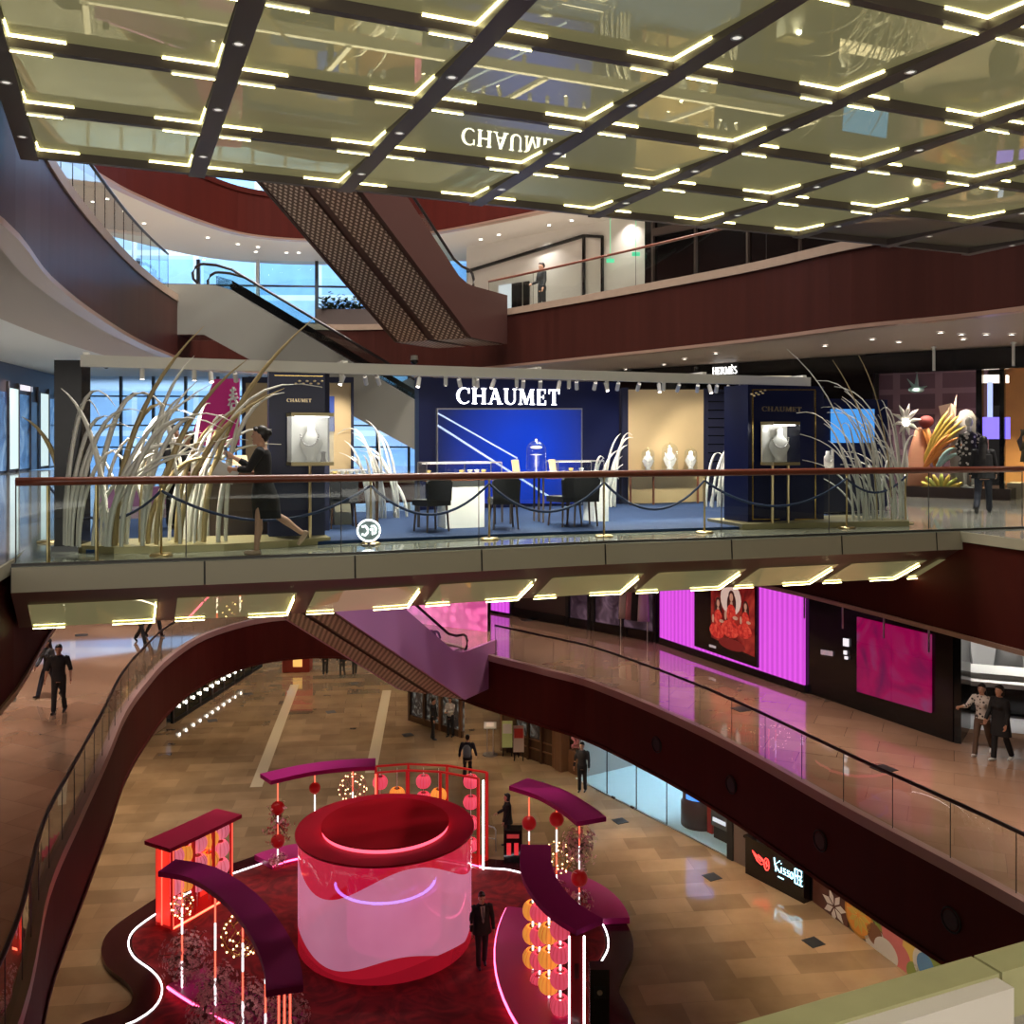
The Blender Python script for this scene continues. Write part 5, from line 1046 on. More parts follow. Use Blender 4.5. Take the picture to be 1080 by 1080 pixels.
# towers with vitrines
def necklace_bust(name, label, p, s, cat='necklace bust'):
    t = thing(name, label, cat, p)
    m = MB(); m.etube([(p, (.09*s, 0, 0), (0, .07*s, 0)), (p+Vector((0, 0, .05*s)), (.06*s, 0, 0), (0, .05*s, 0)), (p+Vector((0, 0, .12*s)), (.11*s, 0, 0), (0, .06*s, 0)), (p+Vector((0, 0, .24*s)), (.16*s, 0, 0), (0, .08*s, 0)), (p+Vector((0, 0, .33*s)), (.12*s, 0, 0), (0, .07*s, 0)), (p+Vector((0, 0, .40*s)), (.055*s, 0, 0), (0, .05*s, 0)), (p+Vector((0, 0, .50*s)), (.05*s, 0, 0), (0, .045*s, 0))], 18); m.build('bust', 'white_gloss', t, True)
    m = MB()
    for k in range(16): a = math.pi*(k/15); q = p+Vector((math.cos(a)*.12*s, -.075*s-.02*s*math.sin(a), .36*s-.15*s*math.sin(a))); m.sphere(q, .014*s, 8, 5)
    m.build('necklace', 'steel', t, True); return t
def vitrine(label, c, w, d, h, z0, rz, legz, legs=2):
    """a glass box on slim brass legs, c = plan centre"""
    t = thing('display_vitrine', label, 'display case', (c.x, c.y, FZ), rz); T = WM[t]; zz = z0-FZ
    def b(name, cc, dd, m_): m = MB(); m.box(T @ Vector(cc), dd, rz); return m.build(name, m_, t)
    b('floor_plate', (0, 0, zz), (w, d, .05), 'plinth_olive'); b('roof_plate', (0, 0, zz+h), (w, d, .05), 'plinth_olive')
    b('back_plate', (0, d/2-.015, zz+h/2), (w-.02, .02, h-.05), 'white_gloss')
    for sx in (-1, 1):
        m = MB(); p0 = [T @ Vector((sx*w*.49, y, z)) for y, z in ((-d/2, zz), (d/2, zz), (d/2, zz+h), (-d/2, zz+h))]; m.add(p0, [(0, 1, 2, 3)]); m.build('glass_side', 'glass_clear', t)
    m = MB(); m.add([T @ Vector((x, -d*.49, z)) for x, z in ((-w/2, zz), (w/2, zz), (w/2, zz+h), (-w/2, zz+h))], [(0, 1, 2, 3)]); m.build('glass_front', 'glass_clear', t)
    for sx in ((-1, 1) if legs == 2 else (0.,)): m = MB(); m.tube([T @ Vector((sx*w*.3, 0, .0)), T @ Vector((sx*w*.3, 0, zz))], .025, 8); m.build('leg', 'brass', t)
    b('light_bar', (0, -d*.3, zz+h-.035), (w*.8, .03, .015), 'led_white')
    lo = bpy.data.lights.new('vitrine_lamp', 'POINT'); lo.energy = 4; lo.color = (1, .95, .88); lo.shadow_soft_size = .04; ob = bpy.data.objects.new('vitrine_lamp', lo); COL.objects.link(ob); ob.location = T @ Vector((0, -d*.25, zz+h-.1)); return t, T, zz
c = at(829, 13.75); t = thing('navy_tower', 'tall navy tower with gold CHAUMET lettering and a glass vitrine before it', 'display tower', (c.x, c.y, F3+.1))
va, vb = von(789, 13.65), von(869, 13.65); m = MB(); vbox(m, va, vb, 13.65, 14.35, F3+.10, F3+2.50); m.build('tower_body', 'navy', t)
m = MB()
for q in ((793, 794.3, 411, 548), (859, 860.3, 412, 547), (793, 860, 410.5, 411.8), (793, 822, 547, 548.3), (838, 862, 547, 548.3)): face(m, q[0], q[1], q[2], q[3], 13.645, .012)
m.build('gold_border', 'gold', t)
p = at(825, 13.63); lettering('CHAUMET', (p.x, p.y, zof(434, p)), (VX, VY, 0), (0, 0, 1), .085, -.015, (at(845, 13.6)-at(803, 13.6)).length, .1).build('gold_lettering', 'goldletters', t)
m = MB()
for k in range(7): p = at(793+2.3*k, 13.63); m.sphere(Vector((p.x, p.y, zof(417-.7*k+(2 if k % 2 else -2)*.6, p))), .022, 8, 5, (1.3, .4, .7))
m.build('gold_leaf_emblem', 'goldletters', t, True)
p = at(823, 13.35); vt, T, zz = vitrine('glass vitrine on two brass legs with a white necklace bust before the right navy tower', p, .56, .36, .70, zof(489, p), BR, 0)
necklace_bust('necklace_bust', 'white necklace bust inside the vitrine before the right navy tower', T @ Vector((0, .03, zz+.03)), 1.15)
c = at(312, 14.6); t = thing('navy_tower', 'narrow navy tower with small CHAUMET lettering beside the woman in black', 'display tower', (c.x, c.y, F3+.05))
m = MB(); rzl = BR-R(6); m.box((c.x, c.y, F3+1.34), (.82, .55, 2.58), rzl); m.build('tower_body', 'navy', t)
rt = Vector((math.cos(rzl), math.sin(rzl), 0)); nf = Vector((math.sin(rzl), -math.cos(rzl), 0)); f0 = c+nf*.28
lettering('CHAUMET', (f0.x+rt.x*.03, f0.y+rt.y*.03, zof(424, f0)), rt, (0, 0, 1), .05, -.012, .36, .1).build('gold_lettering', 'goldletters', t)
m = MB()
for k in range(8): q = f0+rt*(-.02+.055*k); m.sphere(Vector((q.x, q.y, zof(403.5-(1.6 if k % 2 else -1.2), q))), .02, 8, 5, (1.3, .4, .8))
m.build('gold_leaf_emblem', 'goldletters', t, True)
m = MB()
for a, b in ((-.33, -.32),): m.extr([f0+rt*a+Vector((0, 0, F3+2.5-f0.z)), f0+rt*.38+Vector((0, 0, F3+2.5-f0.z)), f0+rt*.38+Vector((0, 0, F3+2.49-f0.z)), f0+rt*a+Vector((0, 0, F3+2.49-f0.z))], nf*.006)
m.build('gold_border', 'gold', t)
p = at(327, 14.02); vt, T, zz = vitrine('glass vitrine on one brass leg jutting before the narrow navy tower', p, .62, .42, .72, zof(489, p), BR, 0, 1)
necklace_bust('necklace_bust', 'white necklace bust inside the vitrine on one brass leg', T @ Vector((.02, .03, zz+.03)), 1.1)
m = MB(); q = T @ Vector((.18, -.08, zz+.03)); m.lathe([(.001, 0), (.05, 0), (.03, .05), (.03, .12), (.045, .14), (.001, .15)], q, 14); tag(m.build('ring_stand', 'frame_dark', None, True), 'small dark ring stand beside the bust in the vitrine on one brass leg', 'jewellery stand')
# right end box with blue screen
t = thing('navy_screen', 'navy end wall with a bright blue screen behind the right clump of grass', 'panel', at(903, 16.2))
va, vb = von(868, 16.2), von(936, 16.2); m = MB(); vbox(m, va, vb, 16.2, 16.45, FZ, F3+2.42); m.build('wall_panel', 'navy', t)
m = MB(); face(m, 876, 921, 431.5, 467, 16.2, .04); m.build('screen', emis('sky_blue_screen', (.06, .28, .72), 1.1), t)
m = MB(); face(m, 876, 878, 474, 500, 16.15, .04); m.build('white_figure', 'white_gloss', t)
t = thing('display_counter', 'low lit glass counter under the bright blue screen behind the right grass', 'counter', at(900, 15.7))
m = MB(); va, vb = von(866, 15.4), von(934, 15.4); vbox(m, va, vb, 15.4, 15.9, FZ, F3+.85); m.build('base', 'navy_matt', t)
m = MB(); vbox(m, va, vb, 15.38, 15.92, F3+.85, F3+.90); m.build('top', emis('lit_counter_top', (1, .9, .72), .9), t)
necklace_bust('necklace_bust', 'white bust on the lit counter beside the right navy tower', at(873, 15.6, F3+.90), .8)
# central desks with glass cases, chairs, bell jar, card holders
def desk(label, x0, x1, u, xp0, xp1):
    c = at((x0+x1)/2, u); t = thing('display_desk', label, 'desk', (c.x, c.y, FZ)); va, vb = von(x0, u), von(x1, u)
    zt = F3+.90
    m = MB(); vbox(m, va, vb, u, u+.6, zt-.05, zt); m.build('table_top', 'wood_red', t)
    m = MB(); vbox(m, von(xp0, u+.06), von(xp1, u+.06), u+.06, u+.5, FZ, zt-.05); m.build('white_pedestal', 'white_gloss', t)
    for v in (va+.05, vb-.05): m = MB(); m.tube([UV(u+.5, v, FZ), UV(u+.5, v, zt-.05)], .025, 8); m.build('leg', 'frame_dark', t)
    return zt, va, vb
def glass_case(label, va, vb, u, z, h=.25):
    t = thing('glass_case', label, 'display case', UV(u+.25, (va+vb)/2, z))
    m = MB(); vbox(m, va, vb, u, u+.5, z, z+.03); m.build('tray', 'white_gloss', t)
    for (a, b) in (((u, va), (u, vb)), ((u, vb), (u+.5, vb)), ((u+.5, vb), (u+.5, va)), ((u+.5, va), (u, va))):
        m = MB(); p, q = UV(*a), UV(*b); m.add([(p.x, p.y, z+.03), (q.x, q.y, z+.03), (q.x, q.y, z+h), (p.x, p.y, z+h)], [(0, 1, 2, 3)]); m.build('glass_pane', 'glass_clear', t)
    m = MB()
    for a in ((u, va), (u, vb), (u+.5, va), (u+.5, vb), (u, (va+vb)/2)): m.tube([UV(*a, z), UV(*a, z+h)], .008, 5)
    m.tube([UV(u, va, z+h), UV(u, vb, z+h), UV(u+.5, vb, z+h), UV(u+.5, va, z+h)], .009, 5, closed=True); m.build('edge_frame', 'steel', t)
    m = MB(); m.tube([UV(u+.42, va+.05, z+h-.02), UV(u+.42, vb-.05, z+h-.02)], .008, 5); m.build('light_bar', 'case_light', t)
    n = int((vb-va)/.14)
    for i in range(n):
        p = UV(u+random.uniform(.1, .35), va+.1+(vb-va-.2)*i/max(1, n-1), z+.03); j = random.random(); m = MB()
        if j < .5: m.lathe([(.04, 0), (.03, .05), (.05, .09), (.001, .1)], p, 10)
        else: m.box(p+Vector((0, 0, .02)), (.09, .07, .04), random.random())
        o = m.build('jewellery_prop', random.choice(['white_gloss', 'gold', 'steel', 'white_gloss']), None, False); tag(o, 'small jewellery prop laid out inside '+label, 'jewellery prop', 'props inside '+label)
    return t
zt, va, vb = desk('left red-brown desk with white pedestal before the blue screen', 448, 536, 15.0, 470, 511)
glass_case('the long glass jewellery case on the left desk', va+.05, vb-.1, 15.05, zt)
zt, va, vb = desk('right red-brown desk with white pedestal before the blue screen', 578, 641, 15.2, 627, 642)
glass_case('the glass jewellery case on the right desk', va+.22, vb-.05, 15.25, zt)
c = at(557, 15.6); t = thing('display_desk', 'middle red-brown table on slim legs carrying the tall bell jar', 'desk', (c.x, c.y, FZ)); va, vb = von(537, 15.4), von(577, 15.4)
m = MB(); vbox(m, va, vb, 15.4, 15.9, zt-.05, zt); m.build('table_top', 'wood_red', t)
for v in (va+.05, vb-.05):
    for u in (15.45, 15.85): m = MB(); m.tube([UV(u, v, FZ), UV(u, v, zt-.05)], .02, 8); m.build('leg', 'frame_dark', t)
def bell_jar(label, p, r, h, group=None):
    t = thing('bell_jar', label, 'bell jar', p, 0, group)
    m = MB(); m.lathe([(.001, 0), (r*1.12, 0), (r*1.12, .035), (.001, .036)], p, 24); m.build('base', 'brass', t)
    prof = [(r, .036), (r, h-r)]+[(r*math.cos(R(a)), h-r+r*math.sin(R(a))) for a in (15, 30, 45, 60, 75, 88)]; m = MB(); m.lathe(prof, p, 28); m.build('glass_dome', 'glass_clear', t, True)
    m = MB(); m.sphere(p+Vector((0, 0, h+.012)), .018, 10, 6); m.build('knob', 'brass', t, True); return t
p = at(565.5, 15.6, zt); bell_jar('large glass bell jar standing between two gold card holders', p, .18, .62)
m = MB(); q = p+Vector((0, 0, .037)); m.lathe([(.001, 0), (.06, 0), (.012, .02), (.012, .32), (.001, .32)], q, 12); m.box(q+Vector((0, 0, .33)), (.2, .06, .012), BR); m.sphere(q+Vector((0, 0, .46)), .09, 12, 8, (1.2, .8, .35)); tag(m.build('tiara_stand', 'white_gloss', None, True), 'slim white tiara stand inside the large bell jar', 'jewellery stand')
for px, l in ((544, 'gold card holder to one side of the bell jar, beside the long glass case'), (583, 'gold card holder on the other side of the bell jar, by the right desk')):
    p = at(px, 15.35, zt); t = thing('card_holder', l, 'card holder', p, 0, 'gold card holders'); m = MB(); m.box(p+Vector((0, 0, .15)), (.15, .03, .27), BR+R(20), Matrix.Rotation(R(-12), 3, 'X')); m.build('plate', 'beige_fabric', t); m = MB(); m.box(p+Vector((0, .02, .012)), (.14, .12, .02), BR+R(20)); m.build('foot', 'gold', t)
# chairs
def chair(label, p, rz):
    t = thing('dining_chair', label, 'chair', p, rz, 'dark chairs at the jewellery desks'); T = WM[t]
    def b(name, c, d, m_): m = MB(); m.box(T @ Vector(c), d, rz); return m.build(name, m_, t)
    b('seat', (0, 0, .47), (.46, .46, .10), 'chairblack'); m = MB(); m.extr([T @ Vector((x, .2, z)) for x, z in ((-.22, .5), (.22, .5), (.24, .8), (.18, .86), (-.18, .86), (-.24, .8))], T.to_3x3() @ Vector((0, .06, 0))); m.build('backrest', 'chairblack', t)
    for sx in (-1, 1):
        for sy in (-1, 1): m = MB(); m.tube([T @ Vector((sx*.21, sy*.20, 0)), T @ Vector((sx*.18, sy*.17, .43))], [.014, .02], 6); m.build('leg', 'wood_dark', t)
for px, u, a, l in ((455, 14.75, 15, 'dark upholstered chair left of the white pedestal'), (531, 14.7, -10, 'dark upholstered chair before the gap between desk and bell jar table'), (596, 14.75, 12, 'dark upholstered chair beside the right desk, nearer the bell jar'), (614, 14.7, -8, 'dark upholstered chair pushed against the right white pedestal')):
    p = at(px, u); chair(l, p, BR+R(180+a))
# console with three jars
UC = 18.7; t = thing('console_table', 'red-brown console table with slim legs before the beige panel', 'table', at(702, UC)); va, vb = von(665, UC), von(741, UC); zc = zof(497.5, at(702, UC))
m = MB(); vbox(m, va, vb, UC, UC+.45, zc-.09, zc); m.build('table_top', 'wood_red', t)
for v in (va+.06, (va+vb)/2-.3, vb-.06): m = MB(); m.tube([UV(UC+.1, v, FZ), UV(UC+.1, v, zc-.09)], .028, 6); m.build('leg', 'wood_red', t)
for px, r, h, l in ((683.5, .15, .54, 'small lit bell jar at the black edge end of the console'), (706.5, .19, .66, 'tallest lit bell jar in the middle of the console'), (728.5, .15, .54, 'small lit bell jar at the slatted end of the console')):
    p = at(px, UC+.2, zc); bell_jar(l, p, r, h, 'bell jars on the console'); necklace_bust('necklace_bust', 'white bust inside the '+l.replace(' with necklace bust', ''), p+Vector((0, 0, .04)), .85 if r < .17 else 1.0)
    lo = bpy.data.lights.new('added_jar_fill', 'POINT'); lo.energy = 2.5; lo.color = (1, .9, .75); lo.shadow_soft_size = .03; ob = bpy.data.objects.new('added_jar_fill', lo); COL.objects.link(ob); ob.location = p+Vector((0, -.05, h-.1))  # unseen point light added to brighten the bust in the jar
# left counter, lamp, desk behind the grass
c = at(225, 15.6); t = thing('reception_counter', 'brown counter with ribbed white front behind the left grass', 'counter', (c.x, c.y, FZ)); va, vb = von(196, 15.3), von(290, 15.3)
m = MB(); vbox(m, va, vb, 15.3, 15.9, FZ, F3+.98); m.build('body', mat('brown_counter', (.09, .055, .035), .4), t); m = MB(); vbox(m, va-.03, vb+.03, 15.27, 15.93, F3+.98, F3+1.03); m.build('top', 'wood_red', t)
for i in range(9): m = MB(); v = lerp(von(190, 15.2), von(219, 15.2), i/8); m.tube([UV(15.22, v, FZ), UV(15.22, v, F3+.78)], .03, 6); m.build('ribbed_front', 'cream', t)
m = MB(); cc = at(207, 15.18); q = [Vector((cc.x, cc.y, F3+.88))+Vector((VX, VY, 0))*(math.cos(2*math.pi*i/16)*.06)+Vector((0, 0, math.sin(2*math.pi*i/16)*.06)) for i in range(16)]; m.tube(q, .008, 5, closed=True)
for a in range(4): m.tube([q[a*2], q[a*2+8]], .006, 4)
m.build('round_emblem', 'whitepaint', t)
p = at(252, 15.6, F3+1.03); t = thing('table_lamp', 'small table lamp with glowing cream shade on the brown counter', 'lamp', p)
m = MB(); m.lathe([(.001, 0), (.06, 0), (.06, .02), (.012, .03), (.012, .12), (.001, .12)], p, 16); m.build('base', 'brass', t); m = MB(); m.lathe([(.15, .10), (.12, .26)], p, 20); m.build('lamp_shade', emis('cream_lamp_shade', (1, .78, .46), 1.3), t, True)
# vase of flowers / white sculptures behind the left grass
# counter right of the left tower
c = at(370, 16.5); t = thing('display_counter', 'white lit counter with glass top between the left tower and the blue screen', 'counter', (c.x, c.y, FZ)); va, vb = von(341, 16.4), von(402, 16.4)
m = MB(); vbox(m, va, vb, 16.4, 16.9, F3+.80, F3+.86); m.build('top', 'wood_red', t); m = MB(); vbox(m, von(353, 16.45), von(372, 16.45), 16.45, 16.85, FZ, F3+.80); m.build('pedestal', 'cream', t)
for v in (va+.05, vb-.05): m = MB(); m.tube([UV(16.5, v, FZ), UV(16.5, v, F3+.8)], .03, 6); m.build('leg', 'wood_dark', t)
glass_case('the glass jewellery case beside the left navy tower', va+.05, vb-.25, 16.42, F3+.86, .14)
chair('dark upholstered chair at the white lit counter beside the left tower', at(361, 15.9), BR+R(175))
# magenta banner and far furnishings
t = thing('magenta_banner', 'slanted magenta banner with white brush lettering behind the left grass', 'banner', D(228, 480, 20)); 
m = MB(); pz = [D(x, y, 20+.0*x) for x, y in ((197, 470), (252, 470), (252, 399), (226, 400))]; m.extr(pz, (0, .06, 0)); m.build('cloth', mat('magenta_cloth', (.34, .012, .12), .6, emit=(.20, .006, .07), es=.5), t)
m = MB()
for pl in ([(243, 412), (249, 411)], [(242, 417), (250, 415)], [(241, 422), (251, 419)], [(246, 408), (245, 418), (241, 428)], [(246, 418), (251, 427)], [(244, 426), (249, 425), (249, 435), (244, 436), (244, 426)], [(244, 431), (249, 430)]): m.tube([D(x, y, 19.97) for x, y in pl], .028, 5)
m.build('brush_lettering', 'white_gloss', t)
for x in (200, 249): q = D(x, 470, 20.03); m = MB(); m.tube([(q.x, q.y, F3), (q.x, q.y, q.z+.3)], .02, 6); m.build('support_post', 'blackmatt', t)
# ornamental grass
M['grass_white'] = mat('ivory_paper_grass', (.84, .83, .76), .5); M['grass_tan'] = mat('tan_paper_grass', (.46, .36, .18), .5); M['grass_grey'] = mat('grey_ivory_grass', (.64, .65, .61), .5)
def blade(p0, lean, h, w, m_, parent, bend=1.):
    """a ribbon that rises from p0 and bows over along the plan vector lean"""
    n = 12; A = []; B = []; L_ = Vector((lean[0], lean[1], 0)); side = L_.cross(Vector((0, 0, 1))).normalized() if L_.length > .01 else Vector((1, 0, 0))
    face_ = Vector((-UX, -UY, 0))*.35; s = (Vector((VX, VY, 0))+side*.4).normalized()
    C = []
    for i in range(n+1):
        f = i/n; z = h*(1.12*f-.12*f**3*bend-.42*bend*max(0, f-.55)**2*2.2); C.append(p0+L_*(f**2.1)+Vector((0, 0, z)))
    V = []; F = []
    for i, c in enumerate(C):
        f = i/n; ww = w*(.75+.9*f-1.62*f**2.4)*.5+.002; tn = (C[min(i+1, n)]-C[max(i-1, 0)]).normalized(); sd = (s-tn*s.dot(tn)).normalized(); nn = tn.cross(sd)*.004
        V += [c-sd*ww-nn, c+nn*1.6, c+sd*ww-nn, c-nn*1.5]
    for i in range(n):
        for k in range(4): F.append((i*4+k, i*4+(k+1) % 4, (i+1)*4+(k+1) % 4, (i+1)*4+k))
    m = MB(); m.add(V, F); return m.build('blade', m_, parent, True)
def clump(name, label, base, items, foot=None):
    t = thing('paper_grass', label, 'ornamental grass', base)
    for (px, u, tipx, tipy, w, m_, bend) in items:
        p0 = at(px, u, F3+.10 if foot is None else foot); d0 = p0.y; e = D(tipx, tipy, d0+random.uniform(-.4, .3)); L_ = e-p0; h = L_.z; blade(p0, (L_.x, L_.y), h/(1-.0-.19*bend) if bend else h, w*1.05, m_, t, bend)
    return t
W_, T_, Y_ = 'grass_white', 'grass_tan', 'grass_grey'
rg = random.Random(3)
items = [(68, 14.3, 122, 413, .06, W_, 1.6), (70, 14.2, 105, 424, .05, W_, 1.6), (73, 14.2, 128, 438, .06, W_, 1.4), (76, 14.1, 140, 446, .06, W_, 1.3), (82, 14.1, 150, 430, .06, W_, 1.2),
 (120, 13.95, 215, 365, .075, T_, .2), (150, 13.9, 205, 388, .07, W_, .5), (165, 13.9, 260, 396, .08, T_, .3), (215, 13.95, 331, 358, .085, T_, .15), (190, 13.9, 300, 420, .08, T_, .5), (230, 13.9, 300, 417, .075, W_, .9), (128, 13.8, 235, 441, .07, W_, 1.5), (150, 13.8, 250, 436, .07, W_, 1.5), (205, 13.9, 340, 404, .05, W_, 1.2), (238, 14.0, 256, 440, .06, W_, .3)]
for i in range(36):
    x = rg.uniform(72, 215); items.append((x, rg.uniform(13.85, 14.5), x+rg.uniform(20, 110)*(1 if rg.random() < .86 else -.5), rg.uniform(412, 490), rg.uniform(.045, .085), W_ if rg.random() < .92 else T_, rg.uniform(.4, 1.6)))
clump('g', 'large clump of tall ivory and tan paper grass at the left end of the stand', at(150, 13.9, F3+.1), items)
items = [(905, 13.3, 830, 383, .05, Y_, .3), (925, 13.2, 878, 395, .05, T_, .2), (940, 13.1, 905, 388, .045, T_, .3), (920, 13.3, 858, 428, .06, Y_, 1.3), (930, 13.3, 862, 402, .06, Y_, 1.0), (945, 13.2, 880, 410, .06, Y_, .9), (900, 13.4, 845, 445, .05, Y_, 1.4), (950, 13.1, 935, 440, .06, W_, .6)]
for i in range(36):
    x = rg.uniform(893, 958); items.append((x, rg.uniform(12.95, 13.7), x-rg.uniform(5, 75)*(1 if rg.random() < .9 else -.3), rg.uniform(418, 505), rg.uniform(.045, .08), W_ if rg.random() < .5 else Y_, rg.uniform(.3, 1.4)))
clump('g', 'large clump of grey ivory paper grass leaning over at the right end of the stand', at(925, 13.3, F3+.1), items)
def side_clump(label, x0, x1, u, tip, n, lo, hi, dirn):
    its = []
    for i in range(n): x = rg.uniform(x0, x1); its.append((x, u+rg.uniform(-.2, .2), x+dirn*rg.uniform(8, tip), rg.uniform(lo, hi), rg.uniform(.05, .08), W_, rg.uniform(.6, 1.6)))
    clump('g', label, at((x0+x1)/2, u, FZ), its, FZ)
side_clump('ivory paper grass bending between the left tower and the blue screen wall', 385, 430, 17.6, 45, 16, 447, 500, -1)
side_clump('ivory paper grass between the blue screen wall and the black edge', 618, 650, 18.6, 26, 13, 450, 505, 1)
side_clump('ivory paper grass before the dark slatted panel', 743, 790, 17.6, 40, 16, 452, 510, 1)
# rope posts and ropes
SP = [(50, 572, 'brass rope post at the far left end beside the glossy black pillar'), (170, 586, 'brass rope post before the left grass'), (391, 574, 'brass rope post behind the round white sign reflection'), (516, 569, 'brass rope post before the left desk'), (637, 566, 'brass rope post before the right desk'), (743, 562, 'brass rope post before the console table'), (893, 557, 'brass rope post before the right grass'), (955, 552, 'brass rope post at the right end of the grass plinth')]
tops = []; proto = None
for px, py, l in SP:
    p = G(px, py, F3+.003)
    if proto is None:
        proto = thing('rope_post', l, 'rope post', p, 0, 'brass rope posts'); t = proto
        m = MB(); m.lathe([(.001, .03), (.13, .03), (.15, .012), (.15, 0)], p, 20); m.build('base', 'brass', t, True); m = MB(); m.tube([p+Vector((0, 0, .02)), p+Vector((0, 0, .92))], .016, 10); m.build('pole', 'brass', t, True); m = MB(); m.lathe([(.001, .97), (.025, .965), (.032, .94), (.025, .92), (.016, .90)], p, 14); m.build('finial', 'brass', t, True)
    else: dup(proto, p, 0, l)
    tops.append(p+Vector((0, 0, .86)))
M['rope'] = mat('navy_rope', (.012, .03, .09), .7)
RL = ['hanging before the left grass', 'from the left grass past the woman in black', 'before the carpet left of the white pedestal', 'before the left desk and bell jar table', 'before the console table', 'before the right navy tower', 'before the right grass']
for i in range(len(tops)-1):
    a, b = tops[i], tops[i+1]; m = MB(); sag = .5 if (b-a).length > 1.8 else .3
    m.tube([a.lerp(b, k/14)-Vector((0, 0, sag*4*(k/14)*(1-k/14)*.9)) for k in range(15)], .02, 6); tag(m.build('barrier_rope', 'rope', None, True), 'navy barrier rope '+RL[i], 'rope', 'navy barrier ropes')
p = G(391, 574, F3+.003)+Vector((0, -.19, .22)); t = thing('sign_reflection', 'round glowing white sign reflection in the bridge glass before the blue carpet', 'sign', p-Vector((0, 0, .2)))  # reflection in the glass, built as a glowing disc on a foot
dsc = [p+Vector((math.cos(2*math.pi*i/28)*.165, 0, math.sin(2*math.pi*i/28)*.155)) for i in range(28)]
m = MB(); m.tube(dsc, .011, 6, closed=True); m.build('ring', 'white_letters2', t); m = MB(); m.extr([p+(q-p)*.9+Vector((0, .012, 0)) for q in dsc], (0, .02, 0)); m.build('disc', mat('grey_green_disc', (.14, .18, .18), .3), t)
m = MB(); m.tube([p+Vector((x*.16, -.004, z*.16)) for x, z in ((-.60, .33), (-.3, .42), (-.08, .1), (-.08, -.15), (-.3, -.42), (-.62, -.35))], .013, 6)
m.tube([p+Vector((x*.16, -.004, z*.16)) for x, z in ((.12, .1), (.35, .1), (.35, -.35), (.62, -.2), (.66, .15), (.5, .4), (.2, .38))], .013, 6); m.build('reflected_mark', 'white_letters2', t)
m = MB(); m.tube([p+Vector((0, .02, -.15)), p+Vector((0, .02, -.215))], .02, 6); m.lathe([(.001, .012), (.1, .012), (.1, 0)], p+Vector((0, .02, -.218)), 14); m.build('foot', 'frame_dark', t)
# ------------------------------------------------------------------ first-floor lantern pavilion
PC = Vector((-3.2, 24.0)); DZ = .14
M['platform'] = mat('dark_red_gloss_platform', (.035, .006, .010), .15, spec=.6)
def redcarpet():
    m = mat('red_patterned_carpet', (.20, .006, .012), .9); nt = m.node_tree; b = nt.nodes['Principled BSDF']; L = nt.links.new
    tc = nt.nodes.new('ShaderNodeTexCoord'); w = nt.nodes.new('ShaderNodeTexNoise'); w.inputs['Scale'].default_value = 1.1; w.inputs['Distortion'].default_value = 3.; w.inputs['Detail'].default_value = 3
    cr = nt.nodes.new('ShaderNodeValToRGB'); e = cr.color_ramp.elements; e[0].position = .38; e[0].color = (.13, .003, .006, 1); e[1].position = .66; e[1].color = (.30, .010, .016, 1)
    L(tc.outputs['Object'], w.inputs['Vector']); L(w.outputs['Fac'], cr.inputs[0]); L(cr.outputs[0], b.inputs['Base Color']); return m
def P0(px, py, z=0.): p = G(px, py, z); return Vector((p.x, p.y))
out_l = [P0(x, y) for x, y in ((250, 914), (190, 938), (150, 962), (118, 985), (107, 1005), (113, 1025), (135, 1044), (140, 1058), (128, 1072))]
out_r = [P0(x, y) for x, y in ((548, 914), (600, 930), (640, 955), (662, 982), (668, 1008), (657, 1034), (653, 1052), (664, 1074))]
back = [P0(x, y) for x, y in ((508, 910), (420, 898), (315, 897))]
front = [Vector((2.9, 18.4)), Vector((1.6, 17.0)), Vector((-.4, 16.6)), Vector((-2.2, 17.1)), Vector((-4.2, 16.5)), Vector((-6.6, 17.2)), Vector((-8.6, 18.6)), Vector((-9.4, 20.2))]
loop = catmull(out_r+front+out_l[::-1]+back[::-1], 6)
t = thing('pavilion_platform', 'dark red wavy-edged platform carrying the lantern installation', 'platform', (*PC, 0))
m = MB(); m.prism([(p.x, p.y) for p in loop], 0.004, DZ); m.build('deck', 'platform', t)
def shrink(l, w):
    n = len(l); o = []
    for i in range(n):
        tt = (l[(i+1) % n]-l[i-1]).normalized(); nn = Vector((-tt.y, tt.x)); nn = nn if nn.dot(PC-l[i]) > 0 else -nn; o.append(l[i]+nn*w)
    return o
s1 = shrink(loop, .62); m = MB(); m.tube([(p.x, p.y, DZ+.012) for p in s1], .017, 6, closed=True); m.build('led_line', 'led_white', t)
s2 = shrink(loop, .70); m = MB(); m.prism([(p.x, p.y) for p in s2], DZ, DZ+.012); m.build('carpet', redcarpet(), t)
CZ = DZ+.012
